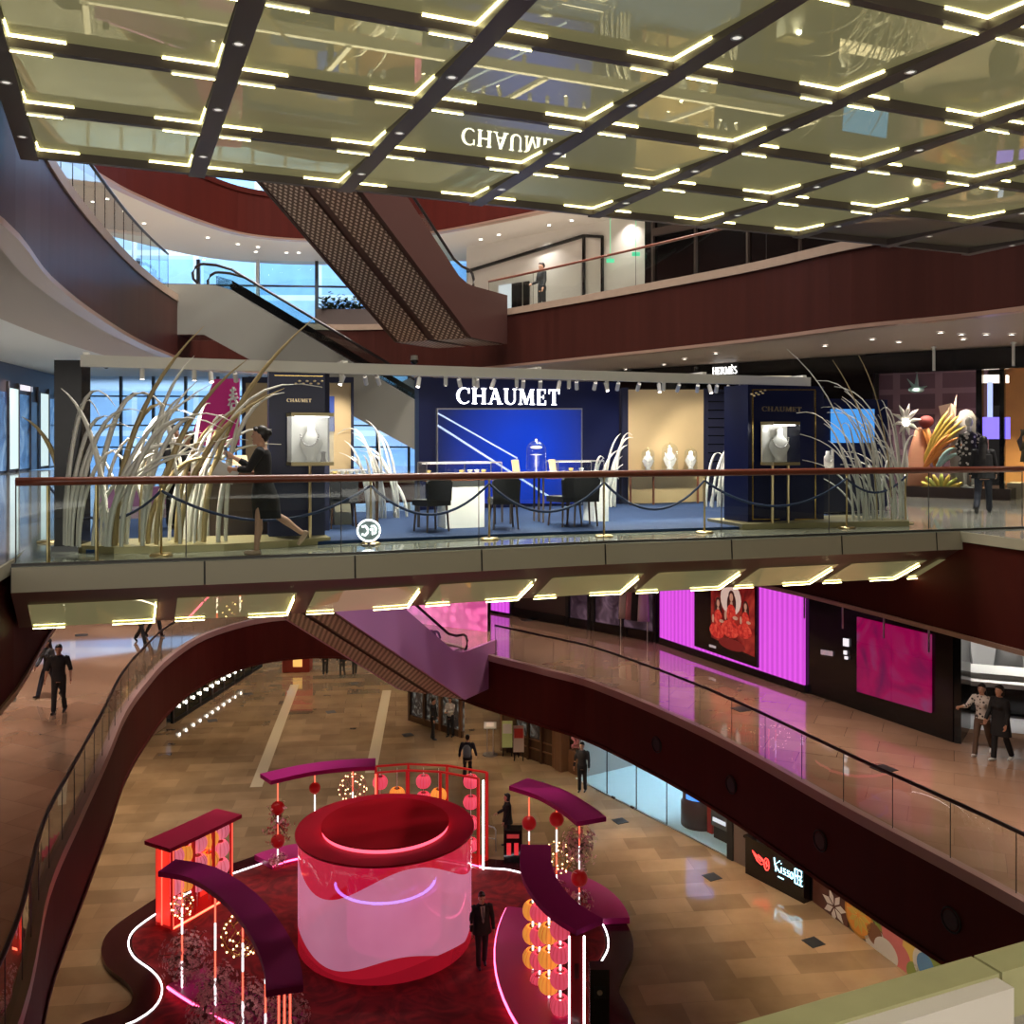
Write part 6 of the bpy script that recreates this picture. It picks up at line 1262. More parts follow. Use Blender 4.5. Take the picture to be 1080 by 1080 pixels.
# the drum
t = thing('drum_pavilion', 'large round drum with translucent pink wall and dark red top', 'pavilion', (*PC, CZ))
def drumwall():
    m = bpy.data.materials.new('wavy_lit_fabric'); m.use_nodes = True; nt = m.node_tree; b = nt.nodes['Principled BSDF']; L = nt.links.new
    def math_(op, a, bb=None, clamp=False):
        n = nt.nodes.new('ShaderNodeMath'); n.operation = op; n.use_clamp = clamp
        for k, v in enumerate((a, bb)):
            if v is None: continue
            if isinstance(v, (int, float)): n.inputs[k].default_value = v
            else: L(v, n.inputs[k])
        return n.outputs[0]
    tc = nt.nodes.new('ShaderNodeTexCoord'); sp = nt.nodes.new('ShaderNodeSeparateXYZ'); L(tc.outputs['Object'], sp.inputs[0]); x, y, z = sp.outputs
    an = math_('ARCTAN2', y, x)
    up = math_('SUBTRACT', 2.22, math_('MULTIPLY', math_('COSINE', math_('ADD', math_('MULTIPLY', an, 3), 6.618)), .40))       # lower edge of the red upper wave
    lo = math_('SUBTRACT', .42, math_('MULTIPLY', math_('COSINE', math_('ADD', math_('MULTIPLY', an, 4), 8.195)), .18))
    lo2 = math_('SUBTRACT', .26, math_('MULTIPLY', math_('SINE', math_('ADD', math_('MULTIPLY', an, 3), 1.)), .14))
    wu = math_('GREATER_THAN', z, up); wl = math_('LESS_THAN', z, lo); wl2 = math_('LESS_THAN', z, lo2)
    n = nt.nodes.new('ShaderNodeTexNoise'); n.inputs['Scale'].default_value = .9; L(tc.outputs['Object'], n.inputs['Vector'])
    pk = nt.nodes.new('ShaderNodeMix'); pk.data_type = 'RGBA'; pk.inputs['A'].default_value = (.58, .20, .34, 1); pk.inputs['B'].default_value = (.72, .30, .46, 1); L(n.outputs['Fac'], pk.inputs['Factor'])
    def mixc(f, a, c):
        q = nt.nodes.new('ShaderNodeMix'); q.data_type = 'RGBA'; L(f, q.inputs['Factor']); L(a, q.inputs['A']); q.inputs['B'].default_value = (*c, 1); return q.outputs['Result']
    c = mixc(wl, pk.outputs['Result'], (.50, .012, .03)); c = mixc(wl2, c, (.36, .008, .02)); c = mixc(wu, c, (.58, .006, .022))
    L(c, b.inputs['Emission Color']); b.inputs['Emission Strength'].default_value = .62; L(c, b.inputs['Base Color']); b.inputs['Roughness'].default_value = .10; b.inputs['Specular IOR Level'].default_value = .5
    tr = nt.nodes.new('ShaderNodeBsdfTransparent'); tr.inputs[0].default_value = (1, .6, .72, 1); mx = nt.nodes.new('ShaderNodeMixShader'); mx.inputs[0].default_value = .17
    L(b.outputs[0], mx.inputs[1]); L(tr.outputs[0], mx.inputs[2]); L(mx.outputs[0], nt.nodes['Material Output'].inputs[0])
    return m
H0, RD = 2.72, 2.17
m = MB(); m.lathe([(RD-.02, 0), (RD, .02), (RD, H0)], (*PC, CZ), 96); m.build('fabric_wall', drumwall(), t, True)
m = MB(); m.lathe([(RD, H0), (RD+.07, H0+.02), (RD+.07, H0+.07), (1.58, H0+.07)], (*PC, CZ), 96); m.build('roof_ring', mat('dark_crimson_roof', (.42, .004, .022), .4, spec=.15), t)
m = MB(); m.lathe([(1.575, H0+.03), (1.575, H0+.16)], (*PC, CZ), 96); m.build('glow_ring', emis('red_pink_led_ring', (1, .10, .16), 2.2), t, True)
m = MB(); m.lathe([(1.60, H0+.16), (1.60, H0+.19), (.001, H0+.19)], (*PC, CZ), 96); m.build('roof_disc', mat('deep_red_roof_disc', (.36, .002, .010), .6, spec=.1), t)
m = MB(); m.tube([(PC.x+1.25*math.cos(R(a)), PC.y+1.25*math.sin(R(a)), CZ+1.45) for a in range(-170, 6, 6)], .035, 6); m.build('inner_light_ring', emis('violet_led', (.25, .25, 1), 9.), t)
m = MB(); m.lathe([(1.2, 0), (1.2, 1.3), (.001, 1.3)], (PC.x+.2, PC.y+.2, CZ), 40); m.build('inner_stage', mat('pink_stage', (.75, .22, .42), .3, emit=(.6, .06, .30), es=.5), t)
for i in range(6): m = MB(); m.box((PC.x+.1+.22*i, PC.y-.2, CZ+1.35+.12*i), (.2, 1.2, .12), R(25)); m.build('inner_step', mat('pale_pink_step', (.8, .35, .45), .4, emit=(.6, .15, .25), es=.4), t)
# lanterns: one kind in three colours
def lantern_mat(name, c, s):
    m = bpy.data.materials.new(name); m.use_nodes = True; nt = m.node_tree; b = nt.nodes['Principled BSDF']; L = nt.links.new
    tc = nt.nodes.new('ShaderNodeTexCoord'); sp = nt.nodes.new('ShaderNodeSeparateXYZ'); L(tc.outputs['Object'], sp.inputs[0])
    def mth(op, a, v=None):
        n = nt.nodes.new('ShaderNodeMath'); n.operation = op; L(a, n.inputs[0])
        if v is not None:
            if isinstance(v, (int, float)): n.inputs[1].default_value = v
            else: L(v, n.inputs[1])
        return n.outputs[0]
    st = mth('ABSOLUTE', mth('SINE', mth('MULTIPLY', mth('ARCTAN2', sp.outputs[0], sp.outputs[1]), 7)))
    cr = nt.nodes.new('ShaderNodeValToRGB'); e = cr.color_ramp.elements; e[0].position = .0; e[0].color = (*[q*.28 for q in c], 1); e[1].position = .45; e[1].color = (*c, 1); L(st, cr.inputs[0])
    L(cr.outputs[0], b.inputs['Base Color']); L(cr.outputs[0], b.inputs['Emission Color']); b.inputs['Emission Strength'].default_value = s; b.inputs['Roughness'].default_value = .6; return m
LM = {'pink': lantern_mat('pink_silk', (.95, .10, .17), .55), 'rose': lantern_mat('rose_silk', (.95, .24, .33), .55), 'amber': lantern_mat('amber_silk', (1, .38, .06), .6), 'red': mat('red_lacquer_ball', (.42, .006, .008), .35, emit=(.6, .01, .01), es=.12)}
LP = {}
def lantern(col, p, r, label):
    if (col, r) not in LP:
        t = thing('paper_lantern', label, 'lantern', p, 0, col+' paper lanterns of the pavilion')
        m = MB(); seg = 36; prof = [(-.72+1.44*i/10) for i in range(11)]; vs = []; fs = []
        for k in range(seg):
            a = 2*math.pi*k/seg; bulge = 1+.045*(1 if k % 3 else -1.6)
            for z in prof: rr = r*math.sqrt(max(.02, 1-(z*1.08)**2))*bulge; vs.append(p+Vector((rr*math.cos(a), rr*math.sin(a), z*r*1.12)))
        n = len(prof)
        for k in range(seg):
            for i in range(n-1): k2 = (k+1) % seg; fs.append((k*n+i, k2*n+i, k2*n+i+1, k*n+i+1))
        m.add(vs, fs); m.build('silk_shade', LM[col], t, True)
        for sz in (1, -1): m = MB(); m.lathe([(.001, sz*r*.86), (r*.34, sz*r*.86), (r*.40, sz*r*.78), (r*.36, sz*r*.74)], p, 16); m.build('end_cap', 'gold' if col == 'amber' else 'led_white' if 0 else mat('rose_cap', (.5, .1, .12), .5), t)
        m = MB(); m.tube([p+Vector((0, 0, r*.86)), p+Vector((0, 0, r*1.12))], .02, 6); m.build('hanging_loop', 'whitepaint', t)
        LP[(col, r)] = t; return t
    return dup(LP[(col, r)], p, random.random()*6, label)
M['arcpurple'] = mat('plum_canopy', (.38, .014, .17), .55, spec=.12); M['mag_base'] = mat('magenta_base', (.50, .02, .20), .4); M['redframe'] = mat('red_frame_paint', (.50, .012, .012), .4, emit=(.6, .01, .008), es=.25)
M['glowred'] = mat('glowing_red_panel', (.6, .02, .01), .4, emit=(.95, .035, .02), es=.9)
M['tube_white'] = emis('white_light_tube', (1, .90, .93), 3.0); M['tube_red'] = emis('red_light_tube', (1, .12, .07), 2.0)
def arcpts(a, b, bulge, n=12):
    """plan arc from a to b bowed by bulge to the side away from the drum"""
    a, b = Vector(a), Vector(b); c = (a+b)/2; d = b-a; nn = Vector((-d.y, d.x)).normalized(); nn = nn if nn.dot(PC-c) < 0 else -nn
    return [a.lerp(b, i/n)+nn*bulge*4*(i/n)*(1-i/n) for i in range(n+1)]
def band(pts, w, z0, z1):
    n = len(pts); L_, R_ = [], []
    for i, p in enumerate(pts):
        tt = (pts[min(i+1, n-1)]-pts[max(i-1, 0)]).normalized(); nn = Vector((-tt.y, tt.x)); L_.append(p+nn*w/2); R_.append(p-nn*w/2)
    m = MB(); k = n
    m.add([(*p, z) for z in (z0, z1) for p in L_]+[(*p, z) for z in (z0, z1) for p in R_], [f for i in range(n-1) for f in ((i, i+1, k+i+1, k+i), (2*k+i, 3*k+i, 3*k+i+1, 2*k+i+1), (k+i, k+i+1, 3*k+i+1, 3*k+i), (i, 2*k+i, 2*k+i+1, i+1))]+[(0, k, 3*k, 2*k), (k-1, 3*k-1, 4*k-1, 2*k-1)]); return m
def rod(parent, x, y, z0, z1):
    """a pole of alternating white and red light tubes"""
    n = 4; h = (z1-z0)/n
    for i in range(n):
        m = MB(); a = z0+i*h; m.tube([(x, y, a+.01), (x, y, a+h-.01)], .020, 8); m.build('light_tube', 'tube_red' if i % 2 else 'tube_white', parent)
    m = MB(); m.tube([(x, y, z0), (x, y, z1)], .012, 6); m.build('pole_core', 'steel', parent)
def canopy(label, a, b, bulge, w, z, rods, base=None, bw=.9, away=False):
    pts = arcpts(a, b, bulge) if b is not None else catmull([lev(x, y, z) for x, y in a], 3, False); c = pts[len(pts)//2]; t = thing('arched_canopy', label, 'canopy', (*c, CZ), 0, None)
    band(pts, w, z, z+.12).build('canopy_top', 'arcpurple', t)
    if base:
        q = arcpts(base[0], base[1], base[2]); band(q, bw, CZ, CZ+.16).build('planter_base', 'mag_base', t)
        n = len(q); e = []
        for i, p in enumerate(q):
            tt = (q[min(i+1, n-1)]-q[max(i-1, 0)]).normalized(); nn = Vector((-tt.y, tt.x)); nn = nn if (nn.dot(PC-p) > 0) != away else -nn; e.append((*(p+nn*(bw/2+.01)), CZ+.10))
        m = MB(); m.tube(e, .028, 6); m.build('led_edge', 'led_pink', t)
    for x, y in rods: rod(t, x, y, CZ+(.16 if base else 0), z)
    return t
def lev(px, py, z): return G(px, py, z).xy
ZT = 2.75
def rods_at(l, zb=CZ+.16): return [tuple(G(x, y, zb).xy) for x, y in l]
A1 = canopy('long plum arched canopy curving in front of the drum at its left', ((176, 918), (215, 926), (255, 953), (283, 990), (297, 1022), (300, 1049)), None, 0, .66, ZT, rods_at([(192, 1042), (227, 1061), (256, 1086), (280, 1100)])+[tuple(lev(x, 1052, ZT-.1)) for x in (294, 300, 306)], (lev(197, 1036, CZ), lev(308, 1090, CZ), .12), .95, True)
A2 = canopy('plum arched canopy behind the drum at its left, over two red balls', ((280, 824), (320, 815), (358, 810), (396, 808)), None, 0, .75, ZT, rods_at([(293, 912), (332, 902), (372, 899)]), (lev(278, 912, CZ), lev(340, 900, CZ), .2), .95)
A3 = canopy('plum arched canopy behind the drum at its right, over two red balls', ((547, 829), (580, 840), (606, 855), (624, 869)), None, 0, .85, ZT, rods_at([(558, 933), (587, 946), (611, 966)]), (lev(566, 928, CZ), lev(640, 975, CZ), .5), 1.2)
A4 = canopy('plum arched canopy over the stack of lanterns beside the lit post', ((565, 896), (566, 922), (578, 946), (598, 966), (622, 981)), None, 0, .74, ZT, [])
# lantern ornaments on the rods
def ball(label, p, r=.20):
    t = thing('red_ball', label, 'ornament', p, 0, 'red lacquer balls on the light poles'); m = MB(); m.sphere(p, r, 24, 14); m.build('ball', LM['red'], t, True)
    m = MB(); m.lathe([(.03, -r-.02), (.05, -r-.02), (.05, -r), (.03, -r)], p, 10); m.build('collar', 'gold', t); return t
def onrod(px, py, rodxy): d = rodxy[1]; return Vector((rodxy[0], d, ZC-(py-463)/1000*d))
def gsphere(label, p, r, colr='gold', n=70):
    """an open globe of wires and little lamps"""
    t = thing('light_globe', label, 'ornament', p, 0, 'wire globes of small lamps'); rr = random.Random(int(p.x*100)); V = []
    for i in range(n): z = 1-2*(i+.5)/n; a = i*2.39996; s = math.sqrt(1-z*z); V.append(p+Vector((s*math.cos(a), s*math.sin(a), z))*r)
    m = MB()
    for i, a in enumerate(V):
        for b in sorted(V, key=lambda q: (q-a).length)[1:4]: m.tube([a, b], .009, 4)
    m.build('wire_net', colr, t)
    m = MB()
    for v in V[::2]: m.sphere(v, .022, 6, 4)
    o = m.build('lamp_beads', 'lamp_warm', t); o['kind'] = 'stuff'
    return t
M['lamp_warm'] = emis('warm_bead_lamp', (1, .70, .36), 5)
def blossom(label, p, r, n, cols, squash=1.2, seed_=1):
    t = thing('blossom_spray', label, 'flowers', p, 0, 'blossom sprays of the pavilion'); rr = random.Random(seed_); ms = [MB() for _ in cols]; st = MB()
    for i in range(n):
        d = Vector((rr.gauss(0, 1), rr.gauss(0, 1), rr.gauss(0, 1))).normalized(); q = p+Vector((d.x, d.y, d.z*squash))*r*rr.uniform(.45, 1)
        if i % 4 == 0: st.tube([p+(q-p)*.1, (p+q)/2+Vector((0, 0, .05)), q], .008, 4)
        k = rr.randrange(len(cols)); s = rr.uniform(.035, .06); a0 = rr.random()*6; u = d.orthogonal().normalized(); v = d.cross(u)
        for j in range(5):
            a = a0+j*1.257; e = u*math.cos(a)+v*math.sin(a); f = u*-math.sin(a)+v*math.cos(a); ms[k].add([q, q+e*s*.6+f*s*.35+d*.01, q+e*s+d*.02, q+e*s*.6-f*s*.35+d*.01], [(0, 1, 2, 3)])
    o = st.build('stems', 'fl_stem', t)
    for m, c in zip(ms, cols): o = m.build('blossoms', c, t); o['kind'] = 'stuff'
    return t
M['fl_stem'] = mat('dark_stem', (.12, .05, .04), .6); M['fl_pink'] = mat('pale_pink_blossom', (.85, .42, .48), .6); M['fl_dust'] = mat('dusty_mauve_blossom', (.80, .46, .48), .7); M['fl_red'] = mat('red_blossom', (.45, .04, .06), .6); M['fl_cream'] = mat('cream_blossom', (.70, .52, .40), .6)
r2 = rods_at([(293, 912), (332, 902), (372, 899)]); r3 = rods_at([(558, 933), (587, 946), (611, 966)]); r1 = rods_at([(192, 1042), (227, 1061), (256, 1086)])
ball('red lacquer ball, upper of two on the end pole of the back left canopy', onrod(293, 852, r2[0])); ball('red lacquer ball, lower of two on the end pole of the back left canopy', onrod(292, 887, r2[0]))
ball('red lacquer ball on the middle pole of the back left canopy', onrod(333, 831, r2[1]), .17)
ball('red lacquer ball on the first pole of the back right canopy', onrod(558, 868, r3[0])); ball('red lacquer ball on the middle pole of the back right canopy', onrod(587, 864, r3[1])); ball('red lacquer ball on the low end pole of the back right canopy', onrod(611, 926, r3[2]), .22)
gsphere('wire globe of lamps on the last pole of the back left canopy', onrod(373, 831, r2[2]), .42, 'rose_wire') if 'rose_wire' in M else None
M['rose_wire'] = mat('rose_gold_wire', (.6, .22, .2), .3, .8)
gsphere('rosy wire globe of lamps on the last pole of the back left canopy', onrod(373, 831, r2[2]), .42, 'rose_wire')
gsphere('golden wire globe half hidden behind the drum roof', onrod(334, 871, r2[1]), .36)
gsphere('golden wire globe under the back right canopy', onrod(593, 905, r3[1]), .42)
gsphere('golden wire globe hanging under the long front left canopy', onrod(257, 985, r1[2]), .44)
gsphere('small golden wire globe by the red lantern frame', onrod(190, 955, r1[0]), .26, 'gold', 40)
blossom('ring of pink blossoms round the pole at the end of the back left canopy', onrod(291, 870, r2[0]), .48, 120, ('fl_red', 'fl_pink'), 1.5, 4)
blossom('fluffy pink blossom spray under the low end of the back right canopy', onrod(612, 893, r3[2]), .5, 260, ('fl_pink', 'fl_cream', 'fl_pink'), 1.3, 5)
blossom('pink and cream blossoms on the foot of the back right canopy end pole', onrod(611, 952, r3[2]), .38, 170, ('fl_pink', 'fl_cream', 'fl_red'), 1.1, 6)
blossom('red blossoms on the middle foot of the back right canopy', onrod(590, 938, r3[1]), .36, 130, ('fl_red', 'fl_pink'), .7, 7)
blossom('small blossoms at the foot of the back left canopy', onrod(293, 906, r2[0]), .3, 80, ('fl_dust', 'fl_pink'), .7, 8)
for k, (px, py, z, r, n, l) in enumerate(((196, 1010, .8, .62, 420, 'tall dusty mauve blossom bush round the first pole of the front left canopy'), (228, 1040, .6, .5, 300, 'dusty blossom bush round the second pole of the front left canopy'), (262, 1062, .6, .6, 380, 'dusty mauve blossom bush round the third pole of the front left canopy'), (302, 1072, .9, .5, 300, 'dusty blossom bush under the near end of the front left canopy'), (215, 1070, .5, .4, 200, 'low dusty blossom bush at the front of the magenta planter'))):
    q = lev(px, py, z); blossom(l, Vector((*q, z)), r, n, ('fl_dust', 'fl_pink', 'fl_dust'), 1.1, 20+k)
# red lantern frame at the left
def lantern_frame(label, pts, hgt, roofw, closed_side=True):
    c = sum(pts, Vector((0, 0)))/len(pts); t = thing('lantern_screen', label, 'lantern wall', (*c, CZ)); n = len(pts)
    band(pts, .62, CZ, CZ+.10).build('base', 'redframe', t); 
    if roofw: band([pts[0]+(pts[0]-pts[1]).normalized()*.25]+pts[1:-1]+[pts[-1]+(pts[-1]-pts[-2]).normalized()*.2], roofw, CZ+hgt, CZ+hgt+.10).build('roof_board', 'arcdark', t)
    else: 
        for w in (-.28, .28):
            e = shrink2(pts, w); m = MB(); m.tube([(*p, CZ+hgt) for p in e], .035, 4); m.build('top_rail', 'redframe', t)
    for i, p in enumerate(pts):
        tt = (pts[min(i+1, n-1)]-pts[max(i-1, 0)]).normalized(); nn = Vector((-tt.y, tt.x))
        for s in (-.28, .28): m = MB(); q = p+nn*s; m.box((q.x, q.y, CZ+hgt/2), (.07, .07, hgt), math.atan2(tt.y, tt.x)); m.build('post', 'redframe', t)
    return t
def shrink2(pts, w):
    n = len(pts); o = []
    for i, p in enumerate(pts): tt = (pts[min(i+1, n-1)]-pts[max(i-1, 0)]).normalized(); o.append(p+Vector((-tt.y, tt.x))*w)
    return o
M['arcdark'] = mat('dark_maroon_roof', (.32, .010, .045), .5, spec=.15)
fa = [P0(174, 978, CZ), P0(196, 966, CZ), P0(217, 954, CZ), P0(236, 943, CZ)]
t = lantern_frame('red glowing lantern frame with maroon roof at the left of the platform', fa, 2.12, .95)
n = len(fa); t0 = (fa[1]-fa[0]).normalized(); n0 = Vector((-t0.y, t0.x))
m = MB(); p, q = fa[0]-t0*.05+n0*.25, fa[0]-t0*.05-n0*.25; m.prism([p, q, q-t0*.02, p-t0*.02], CZ+.12, CZ+2.1); m.build('end_panel', 'glowred', t)
e = shrink2(fa, -.26 if (n0.dot(PC-fa[0]) > 0) else .26)
for i in range(n-1):
    if i == 1: continue
    m = MB(); a, b = e[i], e[i+1]; m.add([(*a, CZ+.12), (*b, CZ+.12), (*b, CZ+2.1), (*a, CZ+2.1)], [(0, 1, 2, 3)]); m.build('back_panel', 'glowred', t)
f_in = shrink2(fa, .31 if (n0.dot(PC-fa[0]) > 0) else -.31); m = MB(); m.tube([(*p, CZ+.05) for p in f_in], .03, 6); m.build('led_edge', mat('red_orange_led', (.5, .1, .05), .4, emit=(1, .16, .08), es=4), t)
for p in (f_in[0], fa[0]-t0*.1, f_in[-1]): m = MB(); m.tube([(*p, CZ+.1), (*p, CZ+2.1)], .016, 6); m.build('led_edge', 'tube_red', t)
inn = shrink2(fa, .05 if (n0.dot(PC-fa[0]) > 0) else -.05)
def alongp(pts, f): k = f*(len(pts)-1); i = min(int(k), len(pts)-2); return pts[i].lerp(pts[i+1], k-i)
ORD = ['top', 'second', 'third', 'lowest']
for ci, (f, col, zs, nm) in enumerate(((.12, 'rose', (1.75, 1.0, .5), 'first'), (.30, 'amber', (1.72, .95), 'second'), (.50, 'rose', (1.80, 1.28, .76), 'middle'), (.70, 'amber', (1.75, 1.2), 'fourth'), (.90, 'rose', (1.85, 1.35, .85), 'last'))):
    q = alongp(inn, f)
    for k, z in enumerate(zs): lantern(col, Vector((*q, CZ+z)), .25, '%s %s lantern in the %s column of the red roofed frame' % (ORD[k], 'pink' if col == 'rose' else 'amber', nm))
    m = MB(); m.tube([(*q, CZ+.12), (*q, CZ+2.12)], .012, 6); m.build('hanging_string', 'whitepaint', t)
# curved lantern frame behind the drum
fb = [P0(397, 903, CZ), P0(430, 900, CZ), P0(468, 902, CZ), P0(509, 911, CZ)]
fb = [p for p in catmull([Vector(p) for p in fb], 1, False)]
t = lantern_frame('curved open red lantern frame standing behind the drum', fb, 2.62, 0)
for p, c in ((fb[0], 'tube_red'), (fb[-1], 'led_white')): m = MB(); q = p+Vector((.03, -.36)); m.tube([(*q, CZ), (*q, CZ+2.6)], .028, 6); m.build('led_edge', c, t)
m = MB(); m.tube([(*(p+Vector((0, -.33))), CZ+.06) for p in fb], .03, 6); m.build('led_edge', 'led_pink', t)
for f, col, py in ((.04, 'pink', (825, 846)), (.22, 'amber', (838,)), (.48, 'pink', (824, 842)), (.62, 'amber', (839,)), (.90, 'pink', (824, 846, 868, 891, 911))):
    q = alongp(fb, f)
    for k, y in enumerate(py): p = Vector((q.x, q.y, ZC-(y-463)/1000*q.y)); lantern(col, p, .22 if col == 'pink' else .235, '%s lantern %s, %s in the open back frame' % (('pink', 'amber')[col == 'amber'], ('in the plain edge column', 'next to the edge column', 'in the middle column', 'beside the middle column', 'by the white light strip')[int(f*5.2) if f < .9 else 4], ('at the top', 'second from the top', 'third from the top', 'fourth from the top', 'lowest')[k]))
    m = MB(); m.tube([(*q, CZ+.1), (*q, CZ+2.62)], .010, 6); m.build('hanging_string', 'whitepaint', t)
# lantern stack in front right: columns of lanterns on rods over a magenta base with a lit post and black box
bpts = arcpts(lev(560, 965, CZ), lev(600, 1110, CZ), -.55); t = thing('lantern_stack', 'magenta base with light rods carrying columns of lanterns in front of the drum', 'lantern wall', (*bpts[6], CZ))
band(bpts, 1.3, CZ, CZ+.16).build('base', 'mag_base', t)
n_ = len(bpts); e = []
for i, p in enumerate(bpts):
    tt = (bpts[min(i+1, n_-1)]-bpts[max(i-1, 0)]).normalized(); nn = Vector((-tt.y, tt.x)); nn = nn if nn.dot(PC-p) > 0 else -nn; e.append((*(p+nn*.66), CZ+.1))
m = MB(); m.tube(e, .03, 6); m.build('led_edge', 'led_pink', t)
cols_ = [(562, 1000, 'amber', (960, 985, 1010)), (569, 1012, 'pink', (962, 987, 1012, 1036)), (579, 1030, 'amber', (984, 1010, 1037)), (591, 1048, 'pink', (980, 1005, 1032, 1060))]
CN = ['the stack column nearest the drum', 'the stack column second from the drum', 'the stack column third from the drum', 'the stack column by the lit post']
for ci, (px, yb, col, ys) in enumerate(cols_):
    q = G(px, yb+22, CZ+.16).xy; d = q.y
    m = MB(); m.tube([(*q, CZ+.16), (*q, ZT)], .022, 6); m.build('light_rod', 'tube_white', t)
    for k, y in enumerate(ys):
        p = Vector((*q, ZC-(y-463)/1000*d)); lantern(col, p, .22 if col == 'pink' else .235, '%s lantern %s in %s' % (('pink', 'amber')[col == 'amber'], ('at the top', 'second from the top', 'third from the top', 'lowest')[k], CN[ci]))
px = 608; q = lev(608, 985, ZT); t = thing('lit_post', 'red panel post edged with white light strips beside the lantern stack', 'post', (*q, CZ))
m = MB(); m.box((q.x, q.y, CZ+1.3), (.26, .18, 2.6)); m.build('panel', mat('red_mirror_panel', (.35, .02, .03), .12), t)
for sx in (-.15, .15): m = MB(); m.tube([(q.x+sx, q.y-.09, CZ), (q.x+sx, q.y-.09, CZ+2.6)], .022, 6); m.build('led_edge', 'led_white' if sx > 0 else mat('pale_pink_led', (.5, .3, .3), .4, emit=(1, .45, .55), es=4), t)
m = MB(); m.box((q.x, q.y-.1, CZ+1.9), (.10, .01, .3)); m.build('faint_mark', mat('red_mark2', (.18, .01, .02), .4), t)
q = Vector((1.62, 17.65)); t = thing('control_cabinet', 'black equipment cabinet with a round grey dial next to the lit post', 'cabinet', (*q, CZ))
zt2 = ZC-(1018-463)/1000*q.y; m = MB(); m.box((q.x, q.y, (CZ+zt2)/2), (.36, .3, zt2-CZ)); m.build('body', 'black', t)
m = MB(); m.tube([(q.x, q.y-.155, zt2-.42), (q.x, q.y-.165, zt2-.42)], .05, 14); m.build('dial', 'steel', t); m = MB(); m.box((q.x, q.y-.153, zt2-.42), (.22, .006, .22)); m.build('dial_plate', 'blackmatt', t)
# kiosk box with red signs and a handrail at the back right
p = G(541, 915, 0); t = thing('ticket_box', 'black box with small red lit panels behind the platform edge', 'kiosk', p)
m = MB(); m.box(p+Vector((0, .2, .55)), (.55, .4, 1.1)); m.build('body', 'black', t)
for sx in (-.12, .10): m = MB(); m.box(p+Vector((sx, -.005, .55)), (.13, .012, .36)); m.build('red_panel', emis('dim_red_panel', (.8, .03, .04), .7), t)
m = MB(); m.box(p+Vector((0, -.005, .93)), (.36, .012, .12)); m.build('red_panel', emis('dim_red_panel2', (.5, .04, .04), .5), t)
p = G(517, 898, 0); t = thing('metal_barrier', 'short bent metal barrier rail behind the back lantern frame', 'barrier', p)
m = MB(); m.tube([p+Vector(v) for v in ((-.2, 0, 0), (-.2, 0, .75), (-.15, 0, .82), (.12, 0, .74), (.17, 0, .66), (.17, 0, 0))], .022, 8); m.build('rail', 'steel', t); m = MB(); m.tube([p+Vector((-.2, 0, .45)), p+Vector((.17, 0, .38))], .015, 8); m.build('mid_rail', 'steel', t)
# ------------------------------------------------------------------ people
def remesh(mb, vox):
    me = bpy.data.meshes.new('tmp'); me.from_pydata([tuple(p) for p in mb.v], [], mb.f); o = bpy.data.objects.new('tmp', me); COL.objects.link(o)
    md = o.modifiers.new('r', 'REMESH'); md.mode = 'VOXEL'; md.voxel_size = vox; md.adaptivity = 0
    sm = o.modifiers.new('s', 'SMOOTH'); sm.iterations = 2; sm.factor = .5
    dg = bpy.context.evaluated_depsgraph_get(); ev = o.evaluated_get(dg); m2 = ev.to_mesh()
    r = MB(); r.add([v.co.copy() for v in m2.vertices], [tuple(p.vertices) for p in m2.polygons]); ev.to_mesh_clear()
    bpy.data.objects.remove(o); bpy.data.meshes.remove(me); return r
M['skin'] = mat('skin', (.56, .32, .22), .5); M['hair'] = mat('black_hair', (.010, .008, .008), .45); M['eye'] = mat('dark_eye', (.02, .012, .01), .2); M['lip'] = mat('lip', (.38, .10, .09), .5)
M['bk'] = mat('black_cloth', (.010, .010, .012), .8); M['bk2'] = mat('charcoal_cloth', (.028, .028, .032), .8); M['nav'] = mat('dark_navy_cloth', (.015, .019, .035), .8); M['wh'] = mat('white_cloth', (.70, .69, .66), .8)
M['gry'] = mat('grey_cloth', (.20, .20, .21), .8); M['beige_shoe'] = mat('beige_shoe', (.48, .33, .23), .4); M['bkshoe'] = mat('black_shoe', (.008, .008, .009), .35); M['whshoe'] = mat('white_shoe', (.6, .6, .58), .5); M['brown_cloth'] = mat('brown_cloth', (.10, .06, .04), .8)
M['pattern_cloth'] = spots('pale_print_cloth', (.62, .58, .54), (.04, .035, .035), 14)
